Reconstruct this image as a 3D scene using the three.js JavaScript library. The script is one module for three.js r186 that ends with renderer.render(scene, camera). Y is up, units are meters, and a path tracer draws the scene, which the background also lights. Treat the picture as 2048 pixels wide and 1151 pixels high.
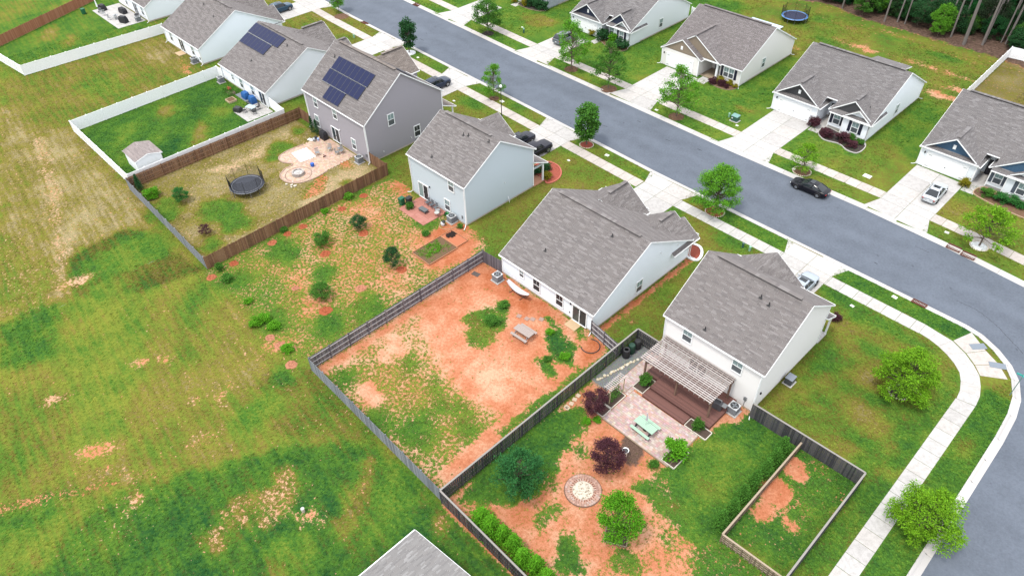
import * as THREE from 'three';
import { mergeGeometries } from 'three/addons/utils/BufferGeometryUtils.js';
import { RoundedBoxGeometry } from 'three/addons/geometries/RoundedBoxGeometry.js';
import { createNoise2D, createNoise3D } from 'simplex-noise';

const scene = new THREE.Scene();
// ---------------------------------------------------------------- camera, sky, sun, exposure
const RAD = Math.PI / 180;
const camera = new THREE.PerspectiveCamera(43.735, 1024 / 575, 0.5, 3000);
camera.position.set(0, 53, 0);
camera.rotation.set(-42.446 * RAD, 46.696 * RAD, -1.486 * RAD, 'YXZ');
const renderer = new THREE.WebGLRenderer({ antialias: true });
renderer.toneMapping = THREE.LinearToneMapping;
renderer.toneMappingExposure = 2.1;
renderer.shadowMap.enabled = true;
{ // bright overcast sky: an even cloud deck, a little brighter overhead
  const w = 64, h = 32, d = new Float32Array(w * h * 4);
  for (let j = 0; j < h; j++) for (let i = 0; i < w; i++) {
    const el = ((j + 0.5) / h - 0.5) * Math.PI, k = (j * w + i) * 4;
    const b = el > 0 ? 0.8 + 0.26 * Math.sin(el) : 0.4;
    d[k] = b * 0.97; d[k + 1] = b * 1.0; d[k + 2] = b * 1.06; d[k + 3] = 1;
  }
  const t = new THREE.DataTexture(d, w, h, THREE.RGBAFormat, THREE.FloatType);
  t.mapping = THREE.EquirectangularReflectionMapping; t.magFilter = THREE.LinearFilter; t.minFilter = THREE.LinearFilter; t.needsUpdate = true;
  scene.background = t; scene.environment = t;
}
const sun = new THREE.DirectionalLight(0xfffaf0, 1.5);
sun.position.set(-45 - 8, 130, -45 + 55); sun.target.position.set(-45, 0, -45);
sun.castShadow = true; sun.shadow.radius = 20; sun.shadow.mapSize.set(2048, 2048);
Object.assign(sun.shadow.camera, { left: -130, right: 130, top: 130, bottom: -130, near: 1, far: 400 });
scene.add(sun, sun.target);

// ---------------------------------------------------------------- helpers
let seed = 12345;
const rnd = () => { seed |= 0; seed = seed + 0x6D2B79F5 | 0; let t = Math.imul(seed ^ seed >>> 15, 1 | seed); t = t + Math.imul(t ^ t >>> 7, 61 | t) ^ t; return ((t ^ t >>> 14) >>> 0) / 4294967296; };
const rr = (a, b) => a + (b - a) * rnd();
const pick = a => a[Math.floor(rnd() * a.length)];
const N2 = createNoise2D(rnd), M2 = createNoise2D(rnd), N3 = createNoise3D(rnd);
const lerp = (a, b, t) => a + (b - a) * t, clamp = (v, a = 0, b = 1) => v < a ? a : v > b ? b : v;
const smooth = (a, b, v) => { const t = clamp((v - a) / (b - a)); return t * t * (3 - 2 * t); };
const V = (x, y, z) => new THREE.Vector3(x, y, z);
const used = {};
function numbered(n) { const k = used[n] = (used[n] ?? -1) + 1; return k ? n + '_' + String(k).padStart(3, '0') : n; }
function userTag(o, label, category, group, kind) { o.userData = { label, category }; if (group) o.userData.group = group; if (kind) o.userData.kind = kind; return o; }
function thing(name, label, category, [x, y, z] = [0, 0, 0], turn = 0, group) {
  const o = new THREE.Group(); o.name = numbered(name); o.position.set(x, y, z); o.rotation.y = turn; scene.add(o);
  return userTag(o, label, category, group);
}
function structure(name, geo, mat, parent = scene) {
  const o = geo ? new THREE.Mesh(geo, mat) : new THREE.Group(); o.name = parent === scene ? numbered(name) : name; if (parent === scene) o.userData.kind = 'structure';
  o.castShadow = o.receiveShadow = true; parent.add(o); return o;
}
function part(name, geo, mat, parent, kind) {
  const o = new THREE.Mesh(Array.isArray(geo) ? join(geo) : geo, mat); o.name = name; o.castShadow = o.receiveShadow = true;
  if (kind) o.userData.kind = kind; parent.add(o); return o;
}
function copyOf(o, [x, y, z], turn = 0, label, scale = 1) {
  const c = o.clone(); c.name = numbered(o.name.replace(/_\d{3}$/, '')); c.userData = { ...o.userData }; if (label) c.userData.label = label;
  c.position.set(x, y, z); c.rotation.y = turn; if (Array.isArray(scale)) c.scale.set(...scale); else c.scale.setScalar(scale); scene.add(c); return c;
}
function join(list) {
  list = list.flat().filter(Boolean).map(g => g.index ? g.toNonIndexed() : g);
  const color = list.some(g => g.attributes.color);
  for (const g of list) {
    for (const k of Object.keys(g.attributes)) if (!['position', 'normal', 'uv', 'color'].includes(k)) g.deleteAttribute(k);
    if (!g.attributes.uv) g.setAttribute('uv', new THREE.BufferAttribute(new Float32Array(g.attributes.position.count * 2), 2));
    if (color && !g.attributes.color) g.setAttribute('color', new THREE.BufferAttribute(new Float32Array(g.attributes.position.count * 3).fill(1), 3));
  }
  return mergeGeometries(list);
}
const box = (w, h, d, x = 0, y = 0, z = 0, ry = 0) => { const g = new THREE.BoxGeometry(w, h, d); if (ry) g.rotateY(ry); return g.translate(x, y, z); };   // centred
const slabBox = (x0, x1, y0, y1, z0, z1) => box(x1 - x0, y1 - y0, z1 - z0, (x0 + x1) / 2, (y0 + y1) / 2, (z0 + z1) / 2);
const rbox = (w, h, d, r, x = 0, y = 0, z = 0) => new RoundedBoxGeometry(w, h, d, 2, r).translate(x, y, z);
const cyl = (r0, r1, h, x = 0, y = 0, z = 0, seg = 10, open = false) => new THREE.CylinderGeometry(r0, r1, h, seg, 1, open).translate(x, y, z);   // centred, r0 top
const ball = (r, x, y, z, sx = 1, sy = 1, sz = 1, seg = 10) => new THREE.SphereGeometry(r, seg, Math.max(6, seg * 0.7 | 0)).scale(sx, sy, sz).translate(x, y, z);
function bar(a, b, w, h, lift = 0) { // box from point a to point b: w across, h upwards
  const d = b.clone().sub(a), L = d.length(), g = new THREE.BoxGeometry(w, h, L).translate(0, lift, 0);
  const m = new THREE.Matrix4(), zz = d.normalize(), up = Math.abs(zz.y) > 0.98 ? V(1, 0, 0) : V(0, 1, 0), xx = V().crossVectors(up, zz).normalize(), yy = V().crossVectors(zz, xx);
  return g.applyMatrix4(m.makeBasis(xx, yy, zz)).translate((a.x + b.x) / 2, (a.y + b.y) / 2, (a.z + b.z) / 2);
}
function pipe(points, r, seg = 6, n) { const c = points.length === 2 ? new THREE.LineCurve3(points[0], points[1]) : new THREE.CatmullRomCurve3(points); return new THREE.TubeGeometry(c, n ?? (points.length === 2 ? 1 : points.length * 5), r, seg); }
function prism(pts, y0, y1) { // flat polygon of [x, z] points, from y0 up to y1
  const s = new THREE.Shape(pts.map(p => new THREE.Vector2(p[0], -p[1]))), g = new THREE.ExtrudeGeometry(s, { depth: y1 - y0, bevelEnabled: false });
  return g.rotateX(-Math.PI / 2).translate(0, y0, 0);
}
function tint(geo, c) { const n = geo.attributes.position.count, a = new Float32Array(n * 3); for (let i = 0; i < n; i++) { a[i * 3] = c[0]; a[i * 3 + 1] = c[1]; a[i * 3 + 2] = c[2]; } geo.setAttribute('color', new THREE.BufferAttribute(a, 3)); return geo; }
function flat(verts, cols) { // triangles from a flat position list (and colours), face normals
  const g = new THREE.BufferGeometry(); g.setAttribute('position', new THREE.BufferAttribute(new Float32Array(verts), 3));
  if (cols) g.setAttribute('color', new THREE.BufferAttribute(new Float32Array(cols), 3)); g.computeVertexNormals(); return g;
}
function quadTo(out, a, b, c, d) { out.push(a.x, a.y, a.z, b.x, b.y, b.z, c.x, c.y, c.z, a.x, a.y, a.z, c.x, c.y, c.z, d.x, d.y, d.z); }
const mats = {};
function M(key, rgb, rough = 0.85, extra = {}) {
  if (mats[key]) return mats[key];
  const matt = rough >= 0.85 && !extra.metalness, m = new (extra.physical || matt ? THREE.MeshPhysicalMaterial : THREE.MeshStandardMaterial)({ roughness: rough, side: THREE.DoubleSide }); if (matt) m.specularIntensity = 0.2; const e = { ...extra }; delete e.physical; Object.assign(m, e);
  m.color.setRGB(...rgb); m.name = key; return mats[key] = m;
}
// fine grain shared by matt surfaces (relief only)
function grainTexture(n, f) {
  const d = new Uint8Array(n * n * 4);
  for (let j = 0; j < n; j++) for (let i = 0; i < n; i++) { const v = clamp(f(i / n, j / n)) * 255, k = (j * n + i) * 4; d[k] = d[k + 1] = d[k + 2] = v; d[k + 3] = 255; }
  const t = new THREE.DataTexture(d, n, n); t.wrapS = t.wrapT = THREE.RepeatWrapping; t.magFilter = THREE.LinearFilter; t.minFilter = THREE.LinearMipmapLinearFilter; t.generateMipmaps = true; t.needsUpdate = true; return t;
}
function colorTexture(w, h, f) { // f(u, v) -> linear rgb
  const d = new Uint8Array(w * h * 4), s = v => { v = clamp(v); return 255 * (v < 0.0031308 ? 12.92 * v : 1.055 * Math.pow(v, 1 / 2.4) - 0.055); };
  for (let j = 0; j < h; j++) for (let i = 0; i < w; i++) { const c = f((i + 0.5) / w, (j + 0.5) / h), k = (j * w + i) * 4; d[k] = s(c[0]); d[k + 1] = s(c[1]); d[k + 2] = s(c[2]); d[k + 3] = 255; }
  const t = new THREE.DataTexture(d, w, h); t.colorSpace = THREE.SRGBColorSpace; t.magFilter = THREE.LinearFilter; t.minFilter = THREE.LinearFilter; t.needsUpdate = true; return t;
}
const WHITE = M('white trim', [0.76, 0.77, 0.78], 0.5), VINYL = M('white vinyl', [0.8, 0.81, 0.82], 0.4), CONCRETE = M('concrete', [1, 1, 1], 0.9, { vertexColors: true }),
  GLASS = M('window glass', [0.035, 0.05, 0.055], 0.04, { physical: true, specularIntensity: 1, ior: 1.6 }), SCREEN = M('insect screen', [0.022, 0.025, 0.03], 0.5), BLIND = M('blind behind glass', [0.2, 0.27, 0.275], 0.12, { physical: true, specularIntensity: 1 }), SHADED = M('grey screened glass', [0.075, 0.085, 0.095], 0.3),
  BLACK = M('black metal', [0.012, 0.012, 0.014], 0.45, { metalness: 0.3 }), DARK = M('dark plastic', [0.02, 0.02, 0.022], 0.6), GREY = M('grey metal', [0.25, 0.26, 0.27], 0.45, { metalness: 0.6 }),
  CHROME = M('bright metal', [0.6, 0.6, 0.6], 0.25, { metalness: 0.9 });

// ---------------------------------------------------------------- streets: edges of the asphalt in metres
const along = (line, x) => { let i = 1; while (i < line.length - 1 && line[i][0] < x) i++; const a = line[i - 1], b = line[i]; return lerp(a[1], b[1], (x - a[0]) / (b[0] - a[0])); };
const nearLine = [[-230, -78], [-128.95, -72.7], [-119.5, -72.1], [-73.5, -70.4], [-45.3, -69.15], [-28.2, -68.9], [-10.5, -68.6], [-5, -68.5]];
const cornerLine = [[-3.4, -68.2], [-1.5, -67.2], [0.1, -65.9], [1.3, -64.3], [2.2, -62], [2.6, -59.5], [2.75, -56], [2.75, 40]];
const farLine = [[-230, -91], [-117.2, -83.5], [-85, -81.65], [-41.5, -80.3], [-21.5, -80.2], [-11.5, -79.6], [-3, -78.65], [12, -76.5], [60, -66]];
const roadPoly = [...nearLine, ...cornerLine, [14, 40], [14, -64], [60, -54], ...farLine.slice().reverse()];
function polyDistance(poly, x, z) { // signed, positive inside
  let d = 1e9, inside = false;
  for (let i = 0, j = poly.length - 1; i < poly.length; j = i++) {
    const [ax, az] = poly[j], [bx, bz] = poly[i], ex = bx - ax, ez = bz - az, t = clamp(((x - ax) * ex + (z - az) * ez) / (ex * ex + ez * ez || 1e-9)), dx = x - ax - ex * t, dz = z - az - ez * t;
    d = Math.min(d, dx * dx + dz * dz);
    if ((az > z) !== (bz > z) && x < ax + (z - az) / (bz - az) * ex) inside = !inside;
  }
  return (inside ? 1 : -1) * Math.sqrt(d);
}
// ---------------------------------------------------------------- what grows where: cover (g), dryness (d), lushness (l), soil paleness (s), litter (m)
const GX = -232, GZ = -200, GS = 0.4, GNX = 605, GNZ = 535;
const field = { g: new Float32Array(GNX * GNZ).fill(0.93), d: new Float32Array(GNX * GNZ).fill(0.3), l: new Float32Array(GNX * GNZ).fill(0.4), s: new Float32Array(GNX * GNZ).fill(0.6), m: new Float32Array(GNX * GNZ) };
function patch(shape, to, feather = 0.5, warp = 0.8, strength = 1) {
  const poly = Array.isArray(shape), reach = feather + warp; let x0, x1, z0, z1;
  if (poly) { x0 = Math.min(...shape.map(p => p[0])); x1 = Math.max(...shape.map(p => p[0])); z0 = Math.min(...shape.map(p => p[1])); z1 = Math.max(...shape.map(p => p[1])); }
  else { const r = Math.max(shape.a, shape.b); x0 = shape.x - r; x1 = shape.x + r; z0 = shape.z - r; z1 = shape.z + r; }
  const i0 = Math.max(0, Math.floor((x0 - reach - GX) / GS)), i1 = Math.min(GNX - 1, Math.ceil((x1 + reach - GX) / GS)), j0 = Math.max(0, Math.floor((z0 - reach - GZ) / GS)), j1 = Math.min(GNZ - 1, Math.ceil((z1 + reach - GZ) / GS));
  const ca = poly ? 0 : Math.cos(shape.t || 0), sa = poly ? 0 : Math.sin(shape.t || 0);
  for (let j = j0; j <= j1; j++) for (let i = i0; i <= i1; i++) {
    const x = GX + i * GS, z = GZ + j * GS; let sd;
    if (poly) sd = polyDistance(shape, x, z);
    else { const dx = x - shape.x, dz = z - shape.z, u = (dx * ca + dz * sa) / shape.a, v = (-dx * sa + dz * ca) / shape.b; sd = (1 - Math.hypot(u, v)) * Math.min(shape.a, shape.b); }
    sd += warp * (0.6 * N2(x * 0.35, z * 0.35) + 0.4 * N2(x * 0.9 + 40, z * 0.9));
    const w = smooth(-feather, feather, sd) * strength; if (w <= 0) continue;
    const k = j * GNX + i; for (const f in to) field[f][k] = lerp(field[f][k], to[f], w);
  }
}
const spot = (x, z, a, b = a, t = 0) => ({ x, z, a, b, t });
const strip = (pts, w) => { const L = [], R = []; pts.forEach((p, i) => { const a = pts[Math.max(0, i - 1)], b = pts[Math.min(pts.length - 1, i + 1)], dx = b[0] - a[0], dz = b[1] - a[1], n = Math.hypot(dx, dz); L.push([p[0] - dz / n * w, p[1] + dx / n * w]); R.unshift([p[0] + dz / n * w, p[1] - dx / n * w]); }); return [...L, ...R]; };
// open field behind the gardens
patch([[-145.08,-17.76],[-137.11,-18.90],[-116.50,-19.20],[-93.95,-18.40],[-69.21,-17.38],[-48.88,-18.24],[-28.31,-17.80],[-12,-14],[5,20],[-232,20],[-232,-30]], { g: 0.93, d: 0.38, l: 0.22, s: 0.6 }, 0.3, 0.2);
patch([[-128.63,-12.95],[-124.58,-16.81],[-112.12,-18.35],[-92.87,-17.82],[-84.69,-17.62],[-75.72,-18.92],[-77.47,-16.29],[-83.21,-14.76],[-82.77,-6.57],[-75.97,-3.75],[-77.42,2.02]], { g: 0.82, d: 0.78, l: 0.24, s: 0.75 }, 1.5, 1.5);
patch(strip([[-120.42,-15.46],[-106.06,-12.11],[-93.90,-9.39],[-82.98,-6.37],[-76.13,-3.60]], 0.9), { g: 0.6, d: 0.85, s: 0.75 }, 1, 1);
patch([[-93.48,-2.67],[-89.76,-4.95],[-79.92,-4.47],[-75.57,-1.94],[-77.42,2.02]], { g: 0.74, d: 0.45, l: 0.35, s: 0.95 }, 1, 1);
patch([[-76.61,2.26],[-75.94,-1.04],[-75.97,-3.75],[-71.82,-2.46],[-68.46,0.19],[-68.66,2.27],[-70.10,4.16]], { g: 0.97, d: 0.12, l: 0.64 }, 1.2, 1);
patch([[-82.77,-6.57],[-83.28,-9.94],[-83.66,-14.33],[-80.00,-15.56],[-75.45,-16.29],[-69.50,-17.10],[-70.92,-11.56],[-72.04,-7.28],[-75.69,-5.15]], { g: 1, d: 0.5, l: 0.78 }, 0.5, 0.4);
patch(spot(-78.42,-12.74, 3.2, 6), { g: 1, d: 0.08, l: 0.42 }, 1.4, 1);
patch(spot(-78.07,-6.29, 0.9, 2), { g: 0.4, d: 0.6, s: 0.9 }, 0.5, 0.5);
patch([[-74.01,-3.49],[-71.69,-7.96],[-66.22,-11.15],[-60.21,-8.93],[-57.06,-3.03],[-56.47,0.47],[-64.45,0.83]], { g: 0.96, d: 0.24, l: 0.24 }, 2.5, 2);
patch([[-67.39,-10.01],[-65.75,-14.93],[-54.75,-14.33],[-49.13,-11.76],[-46.39,-7.24],[-48.88,-3.24],[-57.78,-5.78]], { g: 0.9, d: 0.5, l: 0.24, s: 0.75 }, 2, 1.6);
patch(strip([[-67.68,-16.49],[-64.83,-13.61],[-60.51,-9.61],[-57.45,-7.92]], 1.1), { g: 0.98, d: 0.26, l: 0.54 }, 1.4, 0.6);
patch(strip([[-62.53,2.41],[-59.83,4.62],[-57.41,7.47]], 1.5), { g: 1, d: 0.3, l: 0.62 }, 1.4, 0.8);
patch(spot(-58.47,6.32, 6, 4), { g: 1, d: 0.35, l: 0.45 }, 2, 1);
for (const [x, z, a, b] of [[-50.83,-10.07, 1.3, 0.6], [-50.51,1.65, 1.3, 0.5], [-48.56,0.27, 1.6, 0.5], [-47.58,-5.67, 1.8, 0.5], [-60.73,-6.05, 0.8, 0.5], [-61.99,1.45, 0.4, 1], [-38.23,-2.12, 1.4, 1.6], [-47.07,-12.96, 1, 1], [-53.03,0.89, 1.8, 0.9], [-52.14,-7.92, 0.7, 0.5], [-48.11,-10.67, 0.6, 0.4], [-59.26,-7.97, 0.8, 0.5]]) patch(spot(x, z, a, b, rr(0, 3)), { g: 0.38, d: 0.6, s: 0.6 }, 0.6, 0.7);
for (const [pts, w, to] of [[[[-75.62,-8.70], [-65.45,-5.71], [-58.26,-1.84], [-53.01,3.07]], 2.2, { d: 0.16, l: 0.2 }], [[[-62.69,-15.72], [-53.16,-14.00], [-45.81,-10.93]], 2.2, { d: 0.56, l: 0.25, g: 0.86 }], [[[-56.01,-19.10], [-49.60,-17.54]], 1.2, { d: 0.2, l: 0.3 }], [[[-68.14,-11.46], [-59.26,-7.97], [-52.29,-2.90]], 1.6, { d: 0.5, l: 0.22 }], [[[-66.21,2.58], [-58.19,2.98], [-53.29,5.49]], 2, { d: 0.45, l: 0.3 }], [[[-45.42,-8.19], [-48.56,-1.72], [-51.10,5.00]], 1.3, { d: 0.55, l: 0.3, g: 0.85 }], [[[-109.62,-8.68], [-96.32,-7.04], [-85.74,-3.66]], 1.6, { d: 0.6, l: 0.3 }], [[[-89.69,-16.51], [-89.66,-12.05], [-87.70,-8.31]], 1.4, { d: 0.9, l: 0.18, g: 0.8 }]]) patch(strip(pts, w), to, 1.5, 0.6, 0.75);
// damp lower corner
patch([[-52.20,9.40],[-48.97,4.54],[-46.23,-1.58],[-42.49,-9.03],[-38.76,-15.45],[-35.52,-16.94],[-18.79,-17.24],[-13.19,-15.20],[-40.84,12.72]], { g: 0.97, d: 0.1, l: 0.75, s: 0.7 }, 0.9, 0.8);
patch(strip([[-53.63,10.51],[-51.86,6.77],[-50.04,3.94],[-48.68,0.87]], 0.5), { g: 0.5, d: 0.4, l: 0.6, s: 0.25 }, 0.6, 0.5);
patch([[-50.98,9.75],[-49.86,5.43],[-47.05,1.96],[-46.02,6.00],[-45.17,9.30],[-46.83,10.97]], { g: 0.98, d: 0.25, l: 0.3 }, 1.5, 1.5);
patch(spot(-44.47,2.59, 2.5, 4), { g: 0.84, d: 0.2, l: 0.6, s: 0.95 }, 1.5, 1);
for (const [x, z, a, b, gg] of [[-37.69,-8.41, 3, 1.3, 0.45], [-37.69,-6.76, 1.4, 0.8, 0.4], [-34.35,-8.50, 0.9, 1.2, 0.08], [-38.33,-4.82, 2, 1.2, 0.5], [-37.94,-2.41, 1.6, 1, 0.45], [-31.93,-11.24, 2.4, 1, 0.68], [-34.21,-14.64, 1.4, 0.5, 0.55], [-26.21,-16.03, 0.9, 0.5, 0.45], [-28.95,-16.17, 1, 0.4, 0.6], [-32.22,-4.91, 2, 1, 0.7], [-45.77,1.01, 0.4, 0.3, 0.2]]) patch(spot(x, z, a, b, 0.8), { g: gg + 0.12, d: 0.6, l: 0.45, s: 0.66 }, 1, 0.9);
patch(spot(-30.42,-14.69, 3.4, 1.6, 0.8), { g: 1, d: 0.05, l: 0.5 }, 1, 0.8);
patch(spot(-32.47,-6.40, 2, 1.6), { g: 1, d: 0.1, l: 0.45 }, 1, 0.8);
patch([[-50.98,-13.87],[-48.74,-17.00],[-41.85,-18.14],[-35.95,-17.26],[-39.99,-13.61],[-43.67,-10.71]], { g: 0.9, d: 0.5, l: 0.5, s: 0.75 }, 1, 1);
patch(spot(-46.68,-11.68, 1.6, 2.4), { g: 1, d: 0.06, l: 0.38 }, 0.9, 0.6);
patch(spot(-48.73,-14.76, 1.6, 1.2), { g: 0.9, d: 0.2, l: 0.7 }, 0.8, 0.6);
// gardens of the upper row
patch([[-145.5,-43],[-138,-43],[-138,-19.2],[-165,-19.2],[-165,-43]], { g: 0.98, d: 0.16, l: 0.5, s: 0.7 }, 0.2, 0.1);
patch(spot(-153.12,-28.69, 3.5, 1.4, 0.5), { g: 0.9, d: 0.6, l: 0.3 }, 1.2, 0.8);
patch(spot(-146.85,-30.05, 2.5, 1, 0.5), { g: 0.9, d: 0.55, l: 0.3 }, 1.2, 0.8);
patch([[-137.5,-42.5],[-115,-42.5],[-115,-14],[-137.5,-14]], { g: 0.95, d: 0.5, l: 0.36, s: 0.6 }, 1.2, 1.2);
patch(spot(-128.90,-39.77, 5, 4), { g: 0.85, d: 0.74, l: 0.24, s: 0.6 }, 2, 1.5);
patch(spot(-123.61,-26.85, 4, 3), { g: 0.98, d: 0.2, l: 0.44 }, 2, 1.5);
patch(spot(-120.01,-39.38, 3, 0.7, 0.3), { g: 0.4, d: 0.5, s: 0.3 }, 0.7, 0.6);
patch([[-114.4,-42.2],[-95.3,-42.2],[-95.3,-18.9],[-114.4,-18.9]], { g: 1, d: 0.1, l: 0.6 }, 0.15, 0.05);
for (const [x, z, a, b, dd, ll] of [[-106.02,-34.52, 3, 1.6, 0.08, 0.85], [-108.18,-30.31, 2.5, 1, 0.6, 0.35], [-98.65,-31.27, 3, 0.9, 0.6, 0.35], [-106.44,-23.80, 2.6, 1.5, 0.04, 0.4], [-98.89,-27.19, 3, 1.2, 0.04, 0.85], [-107.16,-21.16, 1.8, 1.2, 0.04, 0.75], [-102.02,-36.19, 2, 1.4, 0.25, 0.35]]) patch(spot(x, z, a, b, 0.5), { d: dd, l: ll }, 1, 0.7);
// garden with trampoline
patch([[-93.3,-44.6],[-88,-43.7],[-69.6,-43.7],[-69.6,-17.9],[-93.3,-17.9]], { g: 0.78, d: 0.78, l: 0.3, s: 0.9 }, 0.15, 0.05);
patch([[-88.93,-26.09],[-87.83,-31.81],[-90.16,-41.99],[-87.57,-42.48],[-85.88,-36.92],[-86.59,-32.65],[-85.24,-29.65]], { g: 0.55, d: 1.05, l: 0.1, s: 1 }, 0.9, 0.9);
patch([[-74.40,-36.04],[-76.55,-42.68],[-72.33,-42.98],[-70.60,-37.35],[-69.67,-32.96],[-72.88,-31.33]], { g: 0.62, d: 1.05, l: 0.1, s: 1 }, 0.9, 0.9);
for (const [x, z, a, b] of [[-86.82,-37.49, 2.2, 1.6], [-88.63,-41.46, 1.2, 1], [-85.25,-35.36, 1.3, 0.8], [-79.24,-23.65, 3, 2.4], [-75.50,-24.40, 3, 2], [-83.83,-19.19, 3, 2.2], [-73.13,-19.87, 1.6, 1.2]]) patch(spot(x, z, a, b, 0.4), { g: 0.95, d: 0.2, l: 0.5 }, 1, 0.9);
patch(spot(-76.25,-41.24, 1.3, 0.8), { g: 0.35, s: 0.2, d: 0.5 }, 0.6, 0.4);
patch([[-73.36,-32.36],[-76.93,-37.69],[-75.18,-37.72],[-72.70,-35.31]], { g: 0.4, d: 0.3, l: 0.6, s: 0.15 }, 0.3, 0.3);
// garden with saplings
patch([[-69.21,-17.38],[-69.2,-43.4],[-49,-43.2],[-49.27,-41.64],[-48.93,-18.38]], { g: 0.52, d: 0.28, l: 0.42, s: 0.46 }, 0.3, 0.2);
patch([[-68.68,-17.30],[-68.42,-22.52],[-61.61,-22.44],[-52.62,-25.63],[-48.47,-26.53],[-49.10,-18.49],[-53.55,-16.48],[-62.24,-17.26]], { g: 0.64, d: 0.28, l: 0.42, s: 0.46 }, 1, 1);
for (const [x, z, a, b, gg] of [[-64.52,-36.52, 3, 2, 0.4], [-54.80,-37.77, 3, 2, 0.36], [-52.38,-31.50, 2.6, 1.6, 0.4], [-55.32,-22.97, 2, 1.6, 0.42], [-56.39,-27.57, 1.6, 1.2, 0.5], [-60.20,-23.83, 1.6, 1.2, 0.45], [-60.36,-39.14, 1.6, 1, 0.5], [-52.82,-17.20, 1.2, 2, 0.45], [-66.83,-43.37, 1.4, 0.8, 0.5]]) patch(spot(x, z, a, b, 0.4), { g: gg, s: 0.48 }, 1, 1);
for (const [x, z, a, b] of [[-66.09,-25.45, 3, 1.6], [-50.45,-26.69, 2.4, 1.4], [-59.08,-26.71, 1.3, 1], [-51.60,-22.41, 2, 1.2], [-58.20,-40.54, 1.6, 1], [-70.60,-38.13, 2, 1.2], [-64.84,-19.27, 1.4, 1.4], [-56.20,-18.91, 1.4, 1]]) patch(spot(x, z, a, b, 0.4), { g: 0.93, d: 0.16, l: 0.58 }, 1, 0.8);
patch([[-55.59,-40.74],[-56.55,-43.56],[-53.73,-43.92],[-50.60,-42.54],[-49.39,-39.26],[-50.10,-36.12],[-51.99,-35.48],[-51.99,-39.23]], { g: 0.14, d: 0.4, s: 0.28 }, 0.7, 0.6);
patch([[-56.06,-39.19],[-55.78,-42.89],[-54.56,-40.65],[-54.80,-37.77]], { g: 0.2, s: 0.2 }, 0.5, 0.4);
patch([[-68.24,-42.81],[-68.50,-44.67],[-64.52,-44.03],[-64.59,-41.64]], { g: 0.35, s: 0.2 }, 0.7, 0.5);
// bare clay garden
patch([[-47.72,-18.65],[-48.60,-41.03],[-45,-40.8],[-31.5,-40.8],[-28.2,-40.8],[-28.2,-17.9],[-48,-17.9]], { g: 0.42, d: 0.3, l: 0.42, s: 0.62 }, 0.2, 0.1);
patch([[-46.89,-32.37],[-47.71,-39.67],[-44.54,-40.96],[-36.55,-39.85],[-30.58,-40.16],[-28.68,-38.71],[-27.93,-32.81],[-29.97,-29.53],[-30.58,-26.89],[-34.61,-26.17],[-38.82,-27.28],[-44.89,-29.03]], { g: 0.1, d: 0.4, s: 0.48 }, 1, 0.9);
patch([[-47.51,-39.87],[-44.95,-40.57],[-34.67,-40.14],[-36.52,-38.31],[-44.71,-37.31]], { g: 0.02, s: 0.2 }, 0.9, 0.8);
patch(spot(-34.11,-29.26, 2.6, 1.8), { g: 0.04, s: 0.85 }, 1, 1);
patch(spot(-41.15,-35.86, 2, 1), { g: 0.04, s: 0.75 }, 1, 1);
patch([[-42.57,-32.87],[-41.99,-36.64],[-41.12,-38.04],[-38.07,-34.74],[-37.46,-32.39],[-39.43,-30.44]], { g: 0.78, d: 0.34, l: 0.52 }, 0.8, 0.9);
for (const [x, z, a, b, ll] of [[-40.05,-34.83, 0.9, 0.8, 0.8], [-40.72,-37.13, 0.6, 0.5, 0.8], [-32.80,-37.00, 1.9, 1.3, 0.8], [-31.63,-33.95, 1.3, 0.7, 0.75], [-35.09,-38.69, 0.8, 0.4, 0.6], [-32.03,-39.52, 1.1, 0.5, 0.6], [-30.90,-36.04, 1, 0.6, 0.75]]) patch(spot(x, z, a, b, 0.4), { g: 0.95, d: 0.1, l: ll }, 0.6, 0.7);
patch([[-46.43,-18.38],[-45.61,-21.95],[-44.12,-25.81],[-40.07,-25.14],[-34.17,-25.78],[-29.64,-26.63],[-29.06,-23.02],[-29.72,-18.43]], { g: 0.54, d: 0.4, l: 0.42, s: 0.56 }, 1.4, 1);
for (const [x, z, a, b] of [[-34.64,-20.47, 2.2, 1.4], [-38.19,-18.91, 1.6, 1], [-35.83,-24.12, 1.4, 0.8], [-32.01,-23.87, 2, 1], [-44.76,-19.58, 1.3, 0.8], [-41.28,-24.85, 1, 0.7]]) patch(spot(x, z, a, b, 0.4), { g: 0.82, d: 0.24, l: 0.54 }, 1.1, 0.8);
for (const [x, z, a, b] of [[-44.48,-25.45, 1.6, 0.8], [-43.83,-23.71, 1, 0.6], [-41.00,-19.83, 1.6, 0.9], [-46.12,-20.51, 0.8, 0.4]]) patch(spot(x, z, a, b, 0.2), { g: 0.12, s: 0.85 }, 0.4, 0.5);
patch(strip([[-28.78,-19.02],[-29.18,-22.53],[-29.12,-26.13],[-29.56,-29.12]], 0.9), { g: 0.06, s: 0.42 }, 0.5, 0.4);
patch(strip([[-28.97,-25.36],[-28.85,-31.06],[-28.68,-38.71]], 0.5), { g: 0.75, d: 0.2, l: 0.55, s: 0.4 }, 0.4, 0.4);
patch([[-31.30,-39.45],[-29.41,-40.34],[-28.46,-38.46],[-28.99,-36.11]], { g: 0.2, s: 0.15 }, 0.4, 0.4);
patch(strip([[-46.94,-18.14],[-46.81,-25.31],[-46.82,-32.66]], 0.4), { g: 0.2, s: 0.4 }, 0.3, 0.3);
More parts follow.
